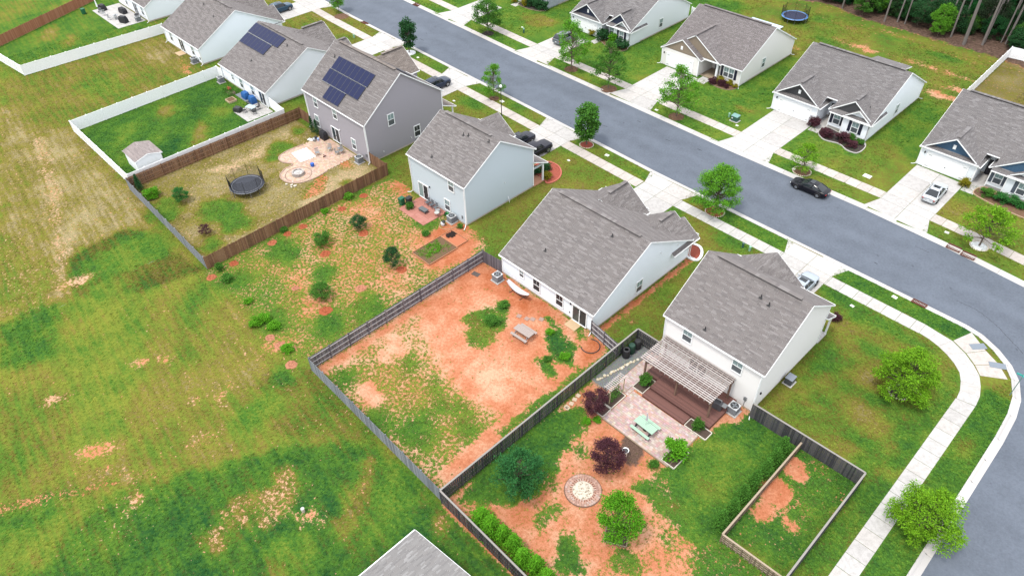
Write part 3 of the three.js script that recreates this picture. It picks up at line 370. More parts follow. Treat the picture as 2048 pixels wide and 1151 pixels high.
function roofSlope(parent, E0, E1, R1, R0, tones, { thick = 0.14, gutter = true, rakes = [true, true] } = {}) {
  const nrm = V().crossVectors(E1.clone().sub(E0), R0.clone().sub(E0)).normalize(); if (nrm.y < 0) nrm.negate();
  const dn = (p, h) => p.clone().addScaledVector(nrm, -h), v = [], T = [E0, E1, R1, R0].map(p => dn(p, 0.004)), B = [E0, E1, R1, R0].map(p => dn(p, thick));
  quadTo(v, ...T); quadTo(v, ...B); for (let i = 0; i < 4; i++) quadTo(v, T[i], T[(i + 1) % 4], B[(i + 1) % 4], B[i]);
  const deck = part('roof', flat(v), SOFFIT, parent);
  part('shingles', shingles(E0, E1, R1, R0, tones), SHINGLE, deck, 'stuff');
  const trim = [], lo = p => p.clone().add(V(0, -0.07, 0));
  const out = E0.clone().add(E1).sub(R0).sub(R1).setY(0).normalize();
  if (gutter) part('gutter', bar(lo(E0).addScaledVector(out, 0.06), lo(E1).addScaledVector(out, 0.06), 0.1, 0.1), WHITE, deck);
  const side = E1.clone().sub(E0).normalize(); [[E0, R0, -1], [E1, R1, 1]].forEach(([a, b, s], i) => { if (rakes[i]) part('rake_board', bar(lo(a).addScaledVector(side, s * 0.02), lo(b).addScaledVector(side, s * 0.02), 0.04, 0.12), WHITE, deck); });
  return deck;
}
// overlapping boards between u = 0 and W; top(y) gives the span left under a gable
function siding(A, B, y0, hA, hB, apexU, apexH, mats, parent, name = 'wall', step = 0.18) {
  const dx = B[0] - A[0], dz = B[1] - A[1], W = Math.hypot(dx, dz), ux = dx / W, uz = dz / W, nx = -uz, nz = ux, v = [], P = (u, y, o) => V(A[0] + ux * u + nx * o, y, A[1] + uz * u + nz * o);
  const top = apexH ?? Math.max(hA, hB), span = y => { let l = 0, r = W; if (apexH != null) { if (y > hA) l = (y - hA) / (apexH - hA) * apexU; if (y > hB) r = W - (y - hB) / (apexH - hB) * (W - apexU); } return [Math.min(l, r), Math.max(l, r)]; };
  for (let y = y0; y < top - 0.01; y += step) { const y1 = Math.min(y + step, top), [a, b] = span(y), [c, d] = span(y1); if (b - a < 0.01) continue; quadTo(v, P(a, y, 0.034), P(b, y, 0.034), P(d, y1, 0.003), P(c, y1, 0.003)); quadTo(v, P(a, y, 0), P(b, y, 0), P(b, y, 0.034), P(a, y, 0.034)); }
  return part(name, flat(v), mats, parent);
}
const faceTurn = { 'z+': 0, 'x+': Math.PI / 2, 'z-': Math.PI, 'x-': -Math.PI / 2 };
function place(g, x, y, z, face) { return g.rotateY(faceTurn[face]).translate(x, y, z); }
function windowOn(parent, x, y, z, face, w = 0.92, h = 1.5, { shutters, double = false, dark = false } = {}) {
  const put = g => place(g, x, y, z, face), t = 0.085, fr = [box(w + 2 * t, t, 0.09, 0, h / 2 + t / 2, 0.045), box(w + 2 * t, t, 0.1, 0, -h / 2 - t / 2, 0.05), box(t, h, 0.09, -w / 2 - t / 2, 0, 0.045), box(t, h, 0.09, w / 2 + t / 2, 0, 0.045), box(w, 0.06, 0.05, 0, 0, 0.045)];
  if (double) fr.push(box(0.11, h, 0.08, 0, 0, 0.046));
  const f = part('window', fr.map(put), WHITE, parent), ws = double ? [[-w / 4 - 0.027, w / 2 - 0.055], [w / 4 + 0.027, w / 2 - 0.055]] : [[0, w]];
  for (const [cx, ww] of ws) { part('pane', put(box(ww, h / 2 - 0.03, 0.012, cx, h / 4 + 0.015, 0.04)), dark ? SCREEN : BLIND, f); part('pane', put(box(ww, h / 2 - 0.03, 0.012, cx, -h / 4 - 0.015, 0.03)), dark ? SCREEN : SHADED, f); part('muntin', put(box(0.025, h / 2 - 0.04, 0.014, cx, h / 4 + 0.015, 0.052)), WHITE, f); }
  if (shutters) for (const s of [-1, 1]) { const g = [box(0.42, h + 0.14, 0.03, s * (w / 2 + 0.33), 0, 0.03)]; for (let k = 0; k < 9; k++) g.push(box(0.32, 0.09, 0.02, s * (w / 2 + 0.33), -h / 2 + 0.1 + k * (h - 0.2) / 8, 0.05)); part('shutter', g.map(put), shutters, parent); }
  return f;
}
function sliderOn(parent, x, z, face, w = 1.75, h = 2.05, y0 = 0.12, pane = GLASS) {
  const put = g => place(g, x, y0, z, face), t = 0.09, f = part('sliding_door', [box(w + 2 * t, t, 0.1, 0, h + t / 2, 0.05), box(t, h, 0.1, -w / 2 - t / 2, h / 2, 0.05), box(t, h, 0.1, w / 2 + t / 2, h / 2, 0.05), box(0.09, h, 0.08, 0, h / 2, 0.05), box(w + 2 * t, 0.06, 0.12, 0, -0.03, 0.06)].map(put), WHITE, parent);
  part('pane', put(box(w / 2 - 0.05, h, 0.012, -w / 4, h / 2, 0.035)), pane, f); part('pane', put(box(w / 2 - 0.05, h, 0.012, w / 4, h / 2, 0.03)), SCREEN, f); part('handle', put(box(0.03, 0.25, 0.04, 0.09, 1, 0.1)), DARK, f); return f;
}
function garageDoor(parent, x, z, w, h, face = 'z+') {
  const put = g => place(g, x, 0.03, z, face), d = part('garage_door', [box(w + 0.24, 0.14, 0.06, 0, h + 0.07, 0.04), box(0.12, h, 0.06, -w / 2 - 0.06, h / 2, 0.04), box(0.12, h, 0.06, w / 2 + 0.06, h / 2, 0.04)].map(put), WHITE, parent);
  for (let r = 0; r < 4; r++) { const g = [box(w, h / 4 - 0.012, 0.03, 0, (r + 0.5) * h / 4, 0.02)]; for (let c = 0; c < 8; c++) g.push(box(w / 8 - 0.14, h / 4 - 0.14, 0.014, (c + 0.5) * w / 8 - w / 2, (r + 0.5) * h / 4, 0.04)); part('panel', g.map(put), WHITE, d); }
  for (const s of [-1, 1]) for (const yy of [0.3, h - 0.3]) part('strap_hinge', put(box(0.42, 0.06, 0.012, s * (w / 2 - 0.3), yy, 0.055)), GREY, d);
  part('handle', put(box(0.16, 0.16, 0.02, 0, h * 0.42, 0.058)), GREY, d); return d;
}
function ridgeVent(parent, a, b, tones) {
  const v = part('ridge_vent', [bar(a, b, 0.14, 0.1, 0.05)], M('vent core', tones[2], 0.9), parent), c = [], n = Math.round(a.distanceTo(b) / 0.33);
  for (let i = 0; i < n; i++) { const p = a.clone().lerp(b, i / n), q = a.clone().lerp(b, (i + 1) / n); c.push(tint(bar(p, q, 0.46, 0.025, 0.115 + 0.004 * (i % 2)), pick(tones))); }
  part('cap_shingles', c, SHINGLE, v, 'stuff'); return v;
}
function stackPipe(parent, x, y, z) { part('vent_pipe', [cyl(0.05, 0.05, 0.4, x, y + 0.16, z, 8), cyl(0.07, 0.14, 0.1, x, y + 0.03, z, 8), box(0.34, 0.012, 0.34, x, y + 0.01, z)], DARK, parent); }
const downspout = (parent, x, z, top, out = [0, 0]) => part('downspout', pipe([V(x, top, z), V(x, 0.25, z), V(x + out[0] * 0.2, 0.1, z + out[1] * 0.2), V(x + out[0] * 0.9, 0.06, z + out[1] * 0.9)], 0.045, 6, 14), WHITE, parent);
const toneSet = (r, g, b, k = 1) => [[0.83, 0.82, 0.82], [0.91, 0.9, 0.9], [0.97, 0.96, 0.95], [1.02, 1.01, 1], [1.2, 1.2, 1.2], [0.95, 0.93, 0.92]].map(e => [r * e[0] * k, g * e[1] * k, b * e[2] * k]);
const ROOF_BROWN = toneSet(0.15, 0.138, 0.136), ROOF_GREY = toneSet(0.146, 0.138, 0.139), ROOF_PALE = toneSet(0.18, 0.175, 0.174);
// a gabled wing whose ridge runs along z; dir +1 opens to +z
function wing(parent, x0, x1, he, hr, zIn, zOut, dir, tones, wallMat, gableMat, { pent = 0, rakes = [true, true], vent = true, over = 0.3, eaves = [true, true], wall = true } = {}) {
  const xm = (x0 + x1) / 2, zo = zOut + dir * 0.14, s = (hr - he) / (xm - x0), dr = s * over;
  for (const [xa, sg, e, i] of [[x0, -1, eaves[0], 0], [x1, 1, eaves[1], 1]]) {
    const ex = xa + sg * (e ? over : 0), ey = he - (e ? dr : 0), E0 = V(ex, ey, zIn), E1 = V(ex, ey, zo), R1 = V(xm, hr, zo), R0 = V(xm, hr, zIn);
    roofSlope(parent, E0, E1, R1, R0, tones, { gutter: e, rakes: [false, rakes[i]] });
  }
  const zt = zOut - dir * pent, rise = pent * 0.5, y0 = he + rise, half = (hr - y0) / s;
  const v = [], n = 16; for (let k = 0; k < n; k++) { const a = xm - half + 2 * half * k / n, b = xm - half + 2 * half * (k + 1) / n, m = (a + b) / 2, hA = hr - Math.abs(a - xm) * s - 0.12, hB = hr - Math.abs(b - xm) * s - 0.12; if (Math.max(hA, hB) < y0) continue; quadTo(v, V(a, y0, zt), V(b, y0, zt), V(b, Math.max(hB, y0), zt), V(a, Math.max(hA, y0), zt)); const g = box(0.04, Math.max(0.02, hr - Math.abs(a - xm) * s - 0.14 - y0), 0.03, a, (y0 + hr - Math.abs(a - xm) * s - 0.14) / 2, zt + dir * 0.015); if (hA > y0 + 0.05) { const gp = g.toNonIndexed().attributes.position.array; for (const e of gp) v.push(e); } }
  part('gable_end', flat(v), gableMat, parent);
  if (pent) { part('fascia', box(x1 - x0 + 0.1, 0.16, 0.06, xm, he - 0.04, zOut + dir * 0.34), WHITE, parent); roofSlope(parent, V(x0 - 0.02, he + 0.02, zOut + dir * 0.3), V(x1 + 0.02, he + 0.02, zOut + dir * 0.3), V(x1 - rise / s - 0.1, y0 + 0.06, zt), V(x0 + rise / s + 0.1, y0 + 0.06, zt), tones, { gutter: false, rakes: [false, false], thick: 0.06 }); }
  if (vent) part('gable_vent', [box(0.36, 0.56, 0.05, xm, y0 + (hr - y0) * 0.36, zt + dir * 0.05), box(0.24, 0.44, 0.02, xm, y0 + (hr - y0) * 0.36, zt + dir * 0.08)], WHITE, parent);
}
// geometry of a thing is drawn in place; settle() moves its origin to its base
function settle(t, x, z, y = 0) { const seen = new Set(); t.traverse(o => { if (o.isMesh && !seen.has(o.geometry)) { seen.add(o.geometry); o.geometry.translate(-x, -y, -z); } }); t.position.set(x, y, z); return t; }
// the main block: ridge along x, boards on all four sides
function block(o) {
  const { x0, x1, z0, z1, he, hr, tones } = o, zm = o.zm ?? (z0 + z1) / 2, t = thing(o.name ?? 'house', o.label, 'house', [0, 0, 0], 0, o.group), ov = 0.22, r0 = 0.12; // z1 is the side towards +z
  const wall = M('siding ' + o.wall.join(), o.wall, 0.6), fz = o.frontWall ?? z1;
  part('foundation', slabBox(x0 - 0.01, x1 + 0.01, -0.1, 0.22, z0 - 0.01, fz + 0.01), FOUND, t);
  part('core', slabBox(x0 + 0.02, x1 - 0.02, 0.21, he - 0.05, z0 + 0.02, fz - 0.02), wall, t);
  if (!o.frontWall) siding([x0, z1], [x1, z1], 0.22, he, he, null, null, wall, t);
  siding([x1, z1], [x1, z0], 0.22, he, he, z1 - zm, hr - 0.03, wall, t); siding([x0, z0], [x0, z1], 0.22, he, he, zm - z0, hr - 0.03, wall, t); siding([x1, z0], [x0, z0], 0.22, he, he, null, null, wall, t);
  for (const [x, z] of [[x0, z0], [x1, z0], [x1, z1], [x0, z1]]) part('corner_board', box(0.14, he - 0.2, 0.14, x, 0.2 + (he - 0.2) / 2, z), WHITE, t);
  const s1 = (hr - he) / (z1 - zm), s0 = (hr - he) / (zm - z0);
  const plus = (a, b, z = z1 + ov, rakes = [true, true]) => roofSlope(t, V(a, hr - s1 * (z - zm) + r0, z), V(b, hr - s1 * (z - zm) + r0, z), V(b, hr + r0, zm), V(a, hr + r0, zm), tones, { rakes });
  const minus = (a, b, z = z0 - ov, rakes = [true, true]) => roofSlope(t, V(a, hr - s0 * (zm - z) + r0, z), V(b, hr - s0 * (zm - z) + r0, z), V(b, hr + r0, zm), V(a, hr + r0, zm), tones, { rakes });
  const onPlus = (x, v) => { const L = Math.hypot(1, s1), z = z1 - v / L, y = hr - s1 * (z - zm) + r0; return V(x, y, z); };
  return { t, wall, plus, minus, onPlus, s1, s0, zm, r0, ov };
}
function solarPanel(parent, P, x, v, w, h) { // P(x, v) gives a point on the roof
  const a = P(x, v), b = P(x, v + h), c = a.clone().lerp(b, 0.5), up = b.clone().sub(a).normalize(), n = V(1, 0, 0).cross(up).normalize(); if (n.y < 0) n.negate();
  const m = new THREE.Matrix4().makeBasis(V(1, 0, 0), n, V(1, 0, 0).cross(n).normalize()), put = g => g.applyMatrix4(m).translate(c.x + w / 2 + n.x * 0.12, c.y + n.y * 0.12, c.z + n.z * 0.12);
  const f = part('solar_panel', [box(w - 0.02, 0.04, 0.03, 0, 0, h / 2 - 0.025), box(w - 0.02, 0.04, 0.03, 0, 0, -h / 2 + 0.025), box(0.03, 0.04, h - 0.08, -w / 2 + 0.025, 0, 0), box(0.03, 0.04, h - 0.08, w / 2 - 0.025, 0, 0), box(0.05, 0.1, 0.05, -w / 3, -0.06, -h / 3), box(0.05, 0.1, 0.05, w / 3, -0.06, h / 3)].map(put), M('panel frame', [0.06, 0.065, 0.08], 0.4, { metalness: 0.6 }), parent);
  part('cells', put(box(w - 0.07, 0.012, h - 0.09, 0, 0.01, 0)), M('solar cells', [0.01, 0.014, 0.05], 0.3, { physical: true, specularIntensity: 0.3 }), f);
}
// ---------------------------------------------------------------- houses backing on to the gardens
const near = 'houses along the near side of the street';
{ // two-storey cream house with the pergola
  const h = block({ label: 'two-storey cream house with plain grey roof behind the slatted pergola', group: near, x0: -24.75, x1: -14.6, z0: -55.3, z1: -43.35, he: 5.4, hr: 9.4, wall: [0.64, 0.625, 0.615], tones: ROOF_BROWN }), t = h.t;
  h.plus(-25.05, -14.3); h.minus(-25.05, -14.3);
  ridgeVent(t, V(-24, 9.56, -49.32), V(-15.4, 9.56, -49.32), ROOF_BROWN);
  wing(t, -24.4, -18, 5.4, 7.6, -52.2, -55.8, -1, ROOF_BROWN, h.wall, h.wall, { vent: true });
  windowOn(t, -16.95, 4.4, -43.33, 'z+', 0.95, 1.45); windowOn(t, -22.3, 4.4, -43.33, 'z+', 0.95, 1.45); sliderOn(t, -20.6, -43.33, 'z+', 1.8, 2.05, 0.45);
  for (const [x, v] of [[-20.97, 0.55], [-18.47, 5.6], [-17.5, 5.35]]) { const p = h.onPlus(x, v); stackPipe(t, p.x, p.y, p.z); }
  downspout(t, -14.55, -43.2, 5.2, [0.4, 0.9]); downspout(t, -24.8, -43.2, 5.2, [-0.4, 0.8]);
  const porch = roofSlope(t, V(-18.2, 2.75, -57.2), V(-14.3, 2.75, -57.2), V(-14.3, 3.75, -55.2), V(-18.2, 3.75, -55.2), ROOF_BROWN, {}); part('porch_post', box(0.16, 2.6, 0.16, -14.6, 1.35, -57), WHITE, t); part('porch_post', box(0.16, 2.6, 0.16, -17.9, 1.35, -57), WHITE, t); part('porch_floor', slabBox(-18.2, -14.5, -0.05, 0.12, -57.2, -55.35), CON[2], t);
  part('meter_box', [box(0.28, 0.36, 0.12, -15.4, 1.25, -43.26), box(0.04, 0.8, 0.04, -15.4, 0.7, -43.28)], GREY, t); part('wall_lamp', [box(0.12, 0.24, 0.12, -14.5, 2.05, -44.1)], DARK, t);
  settle(t, -19.7, -49.3);
}
{ // single-storey house with the clay garden
  const h = block({ label: 'single-storey pale blue house with wide grey roof beside bare clay garden', group: near, x0: -44.7, x1: -31.6, z0: -57.3, z1: -40.8, he: 2.65, hr: 7.05, wall: [0.64, 0.69, 0.735], tones: ROOF_BROWN }), t = h.t, T = ROOF_BROWN;
  h.plus(-45, -31.3); h.minus(-45, -31.3); ridgeVent(t, V(-43.9, 7.2, -49.05), V(-32.6, 7.2, -49.05), T);
  wing(t, -45, -38.4, 2.65, 5.1, -53.5, -58.3, -1, T, h.wall, h.wall, { pent: 0.6 }); ridgeVent(t, V(-41.7, 5.14, -58.2), V(-41.7, 5.14, -55), T);
  wing(t, -37.6, -31.5, 2.65, 4.75, -53.8, -57.8, -1, T, h.wall, h.wall, {}); ridgeVent(t, V(-34.55, 4.79, -57.5), V(-34.55, 4.79, -55.2), T); wing(t, -35.6, -31.5, 2.65, 4.1, -55.5, -58.4, -1, T, h.wall, h.wall, { pent: 0.4 });
  windowOn(t, -41.65, 1.75, -40.78, 'z+', 0.6, 0.9); windowOn(t, -39.4, 1.5, -40.78, 'z+', 0.92, 1.5, { dark: true }); windowOn(t, -36.05, 1.5, -40.78, 'z+', 0.92, 1.5, { dark: true }); sliderOn(t, -33.25, -40.78, 'z+', 1.8, 2.0, 0.15); windowOn(t, -31.58, 1.5, -48.3, 'x+', 0.92, 1.5);
  for (const [x, v] of [[-40.56, 2.83], [-35.25, 7.9]]) { const p = h.onPlus(x, v); stackPipe(t, p.x, p.y, p.z); }
  downspout(t, -31.55, -40.65, 2.5, [0.2, 0.6]); downspout(t, -31.45, -57.6, 2.5, [0.9, -0.2]); part('wall_lamp', box(0.12, 0.2, 0.12, -34.5, 2.1, -40.7), DARK, t); part('wall_vent', [box(0.16, 0.16, 0.06, -31.56, 4.1, -51.6)], WHITE, t); part('wall_vent', [box(0.16, 0.16, 0.06, -31.56, 3.4, -54.8)], WHITE, t);
  part('step', slabBox(-34.3, -32.9, -0.1, 0.08, -40.7, -39.6), M('timber step', [0.42, 0.3, 0.18], 0.8), t); part('hose_box', [box(0.1, 0.14, 0.06, -34.6, 0.8, -40.74)], DARK, t);
  settle(t, -38.1, -49);
}
{ // light blue two-storey house
  const h = block({ label: 'two-storey light blue house beside the red paved patio', group: near, x0: -64.3, x1: -54.1, z0: -55.2, z1: -43.7, he: 5.7, hr: 9.25, wall: [0.41, 0.465, 0.5], tones: ROOF_BROWN }), t = h.t, T = ROOF_BROWN;
  h.plus(-64.6, -53.8); h.minus(-64.6, -53.8); ridgeVent(t, V(-63.6, 9.41, -49.47), V(-55.3, 9.41, -49.47), T);
  wing(t, -64.2, -58.6, 5.6, 7.5, -52.6, -56.1, -1, T, h.wall, h.wall, {});
  roofSlope(t, V(-58.5, 2.75, -57.6), V(-53.8, 2.75, -57.6), V(-53.8, 3.85, -55.15), V(-58.5, 3.85, -55.15), T, {}); part('porch_wall', slabBox(-54.25, -54.1, 2.5, 2.75, -57.2, -55.2), h.wall, t); for (const x of [-54.15, -58]) part('porch_post', box(0.18, 2.55, 0.18, x, 1.3, -57.05), WHITE, t); part('porch_floor', slabBox(-58.3, -54, -0.05, 0.14, -57.3, -55.25), M('terracotta floor', [0.4, 0.2, 0.13], 0.85), t);
  sliderOn(t, -62.05, -43.68, 'z+', 1.8, 2.1, 0.18, BLIND); windowOn(t, -56.4, 4.7, -43.68, 'z+'); windowOn(t, -57.43, 1.4, -43.68, 'z+');
  for (const [x, v] of [[-60.78, 1], [-58.9, 5.26], [-58.21, 5.5], [-55.09, 6.04]]) { const p = h.onPlus(x, v); stackPipe(t, p.x, p.y, p.z); }
  downspout(t, -54.05, -43.55, 5.5, [0.5, 0.8]); downspout(t, -64.35, -43.55, 5.5, [-0.6, 0.5]); part('meter_box', box(0.12, 0.4, 0.12, -54.7, 1, -43.6), GREY, t); part('wall_vent', box(0.16, 0.16, 0.06, -54.06, 3.1, -50.2), WHITE, t); part('wall_lamp', box(0.12, 0.2, 0.12, -60.7, 2.5, -43.6), DARK, t); part('vent_pipe', pipe([V(-54.02, 0.9, -50.6), V(-53.8, 0.5, -50.6), V(-53.75, 0.05, -50.6)], 0.035, 6), WHITE, t);
  settle(t, -59.2, -49.5);
}
{ // grey two-storey house with solar panels
  const h = block({ label: 'two-storey grey house with tall gable and dark solar panels', group: near, x0: -88.25, x1: -73.85, z0: -56.9, z1: -43.75, he: 5.95, hr: 10.85, wall: [0.265, 0.25, 0.275], tones: ROOF_BROWN }), t = h.t, T = toneSet(0.165, 0.143, 0.13);
  h.plus(-88.55, -73.55); h.minus(-88.55, -73.55); ridgeVent(t, V(-87.4, 11, -50.33), V(-74.6, 11, -50.33), T);
  wing(t, -88.3, -82, 5.7, 8.1, -53.5, -59.2, -1, T, h.wall, h.wall, {}); ridgeVent(t, V(-85.15, 8.14, -59.1), V(-85.15, 8.14, -55.4), T); part('wall', slabBox(-88.25, -82.05, 0.1, 5.6, -59.1, -56.95), h.wall, t);
  for (let i = 0; i < 8; i++) { solarPanel(t, h.onPlus, -85.6 + i * 1.06, 4.35, 1.06, 2.02); solarPanel(t, h.onPlus, -85.75 + i * 1.06, 2.25, 1.06, 2.02); if (i < 4) solarPanel(t, h.onPlus, -83.6 + i * 0.93, 0.16, 0.93, 2.02); }
  part('panel_rail', [0, 1].map(k => bar(h.onPlus(-85.7, 4.31 - k * 2.1).add(V(0, 0.1, 0.05)), h.onPlus(-77.2 - k * 2.7, 4.31 - k * 2.1).add(V(0, 0.1, 0.05)), 0.07, 0.05)), CHROME, t);
  const onMinus = (x, v) => { const L = Math.hypot(1, h.s0), z = -56.9 + v / L; return V(x, 10.85 - h.s0 * (h.zm - z) + 0.12, z); }; for (let i = 0; i < 7; i++) solarPanel(t, onMinus, -81.4 + i * 1.06, 4.6, 1.06, 2.02);
  windowOn(t, -85.6, 4.85, -43.73, 'z+', 0.9, 1.45); windowOn(t, -80.8, 4.85, -43.73, 'z+', 0.9, 1.45); windowOn(t, -86.2, 1.7, -43.73, 'z+', 0.9, 1.75); sliderOn(t, -81.6, -43.73, 'z+', 1.8, 2.1, 0.25); windowOn(t, -77.15, 1.65, -43.73, 'z+'); windowOn(t, -73.83, 5.0, -48, 'x+', 0.95, 1.6); windowOn(t, -73.83, 1.6, -52.05, 'x+', 0.95, 1.6, { dark: true });
  { const p = h.onPlus(-86.4, 6); stackPipe(t, p.x, p.y, p.z); } downspout(t, -73.8, -43.6, 5.8, [0.1, 0.3]); downspout(t, -88.3, -43.6, 5.8, [0, 0.4]);
  roofSlope(t, V(-81.8, 2.75, -59.2), V(-73.6, 2.75, -59.2), V(-73.6, 3.7, -56.95), V(-81.8, 3.7, -56.95), T, {}); for (const x of [-74, -77.8]) part('porch_post', box(0.18, 2.55, 0.18, x, 1.35, -58.8), WHITE, t); part('porch_floor', slabBox(-81.8, -73.8, -0.05, 0.13, -59.1, -57), CON[1], t);
  part('wall_vent', [box(0.16, 0.16, 0.06, -73.8, 0.9, -46.1)], WHITE, t); part('wall_vent', [box(0.18, 0.18, 0.06, -73.8, 1, -50.9)], WHITE, t); part('meter_box', box(0.26, 0.4, 0.12, -74.4, 1.1, -43.66), GREY, t); part('wall_lamp', box(0.12, 0.2, 0.12, -80.3, 2.6, -43.66), WHITE, t);
  settle(t, -81, -50.3);
}
{ // white single-storey house with solar panels
  const h = block({ label: 'single-storey white house with dark solar panels on roof', group: near, x0: -112, x1: -97.85, z0: -58.8, z1: -42.2, he: 2.6, hr: 6.9, wall: [0.71, 0.74, 0.78], tones: ROOF_BROWN }), t = h.t, T = ROOF_BROWN;
  h.plus(-112.3, -97.55); h.minus(-112.3, -97.55); ridgeVent(t, V(-111.2, 7.05, -50.5), V(-98.8, 7.05, -50.5), T);
  wing(t, -112.1, -105.4, 2.6, 5.05, -54.6, -60.1, -1, T, h.wall, h.wall, { pent: 0.5 }); ridgeVent(t, V(-108.75, 5.1, -60), V(-108.75, 5.1, -56), T); wing(t, -104, -98, 2.6, 4.7, -55, -59.4, -1, T, h.wall, h.wall, {}); ridgeVent(t, V(-101, 4.75, -59.3), V(-101, 4.75, -57), T);
  for (let i = 0; i < 9; i++) { solarPanel(t, h.onPlus, -112.2 + i * 1.02, 6.85, 1.02, 2.05); if (i < 7) solarPanel(t, h.onPlus, -112.1 + i * 1.08, 4.72, 1.08, 2.02); }
  part('panel_rail', bar(h.onPlus(-112.1, 6.8).add(V(0, 0.1, 0.05)), h.onPlus(-104.4, 6.8).add(V(0, 0.1, 0.05)), 0.07, 0.05), CHROME, t);
  windowOn(t, -108.4, 1.5, -42.18, 'z+', 0.6, 0.9); windowOn(t, -105.6, 1.4, -42.18, 'z+'); windowOn(t, -102.1, 1.4, -42.18, 'z+'); sliderOn(t, -99.2, -42.18, 'z+', 1.7, 2, 0.1); for (const [x, v] of [[-105.9, 3], [-101.6, 8]]) { const p = h.onPlus(x, v); stackPipe(t, p.x, p.y, p.z); }
  downspout(t, -111.95, -42.05, 2.4, [-0.3, 0.5]); downspout(t, -97.8, -42.05, 2.4, [0.3, 0.5]); settle(t, -105, -50.5);
}
{ // white house without panels
  const h = block({ label: 'single-storey white house with plain grey roof between white fences', group: near, x0: -133, x1: -119.4, z0: -57.8, z1: -42.2, he: 2.85, hr: 7, wall: [0.7, 0.75, 0.79], tones: ROOF_BROWN }), t = h.t, T = ROOF_BROWN;
  h.plus(-133.3, -119.1); h.minus(-133.3, -119.1); ridgeVent(t, V(-132, 7.15, -50), V(-120.2, 7.15, -50), T); wing(t, -133, -126.3, 2.85, 5.2, -54, -59.4, -1, T, h.wall, h.wall, { pent: 0.5 }); wing(t, -125.2, -119.6, 2.85, 4.8, -54.4, -58.4, -1, T, h.wall, h.wall, {});
  windowOn(t, -130.4, 1.7, -42.18, 'z+'); sliderOn(t, -126.4, -42.18, 'z+', 1.7, 2.05, 0.3); windowOn(t, -122.1, 1.65, -42.18, 'z+'); for (const [x, v] of [[-127.5, 7], [-122.5, 6]]) { const p = h.onPlus(x, v); stackPipe(t, p.x, p.y, p.z); }
  part('step', slabBox(-127.4, -125.6, -0.1, 0.1, -42.1, -40.8), M('timber step', [0.42, 0.3, 0.18], 0.8), t); downspout(t, -119.35, -42.05, 2.7, [0.2, 0.5]); downspout(t, -132.95, -42.05, 2.7, [0.2, 0.5]); part('meter_box', box(0.2, 0.4, 0.1, -119.9, 1, -42.12), GREY, t); settle(t, -126.2, -50);
}
{ // white house with the cluttered patio
  const h = block({ label: 'single-storey white house at the back of the cluttered white patio', group: near, x0: -158, x1: -144.2, z0: -58.8, z1: -43.7, he: 2.8, hr: 7, wall: [0.71, 0.74, 0.78], tones: ROOF_BROWN }), t = h.t;
  h.plus(-158.3, -143.9); h.minus(-158.3, -143.9); sliderOn(t, -149.3, -43.68, 'z+', 1.7, 2.05, 0.2); windowOn(t, -146, 1.6, -43.68, 'z+'); windowOn(t, -153.5, 1.6, -43.68, 'z+'); downspout(t, -144.15, -43.55, 2.6, [0.2, 0.5]); settle(t, -151, -51.2);
}
{ // roof corner of the house behind
  const t = thing('house', 'house behind the gardens showing only a pale grey roof corner', 'house'), w = M('siding rear house', [0.5, 0.5, 0.5], 0.6), T = ROOF_PALE;
  roofSlope(t, V(-25.6, 3.0, 4), V(-25.6, 3.0, -13.4), V(-16, 6.05, -13.4), V(-16, 6.05, 4), T, {}); roofSlope(t, V(-6.4, 3.0, -13.4), V(-6.4, 3.0, 4), V(-16, 6.05, 4), V(-16, 6.05, -13.4), T, {});
  part('core', slabBox(-25.2, -6.8, 0, 2.85, -13.1, 3.7), w, t); siding([-6.8, -13.1], [-25.2, -13.1], 0.2, 2.9, 2.9, 9.2, 5.85, w, t); siding([-25.2, -13.1], [-25.2, 3.7], 0.2, 2.9, 2.9, null, null, w, t); stackPipe(t, -23.5, 3.78, -9.4); settle(t, -16, -4.7);
}
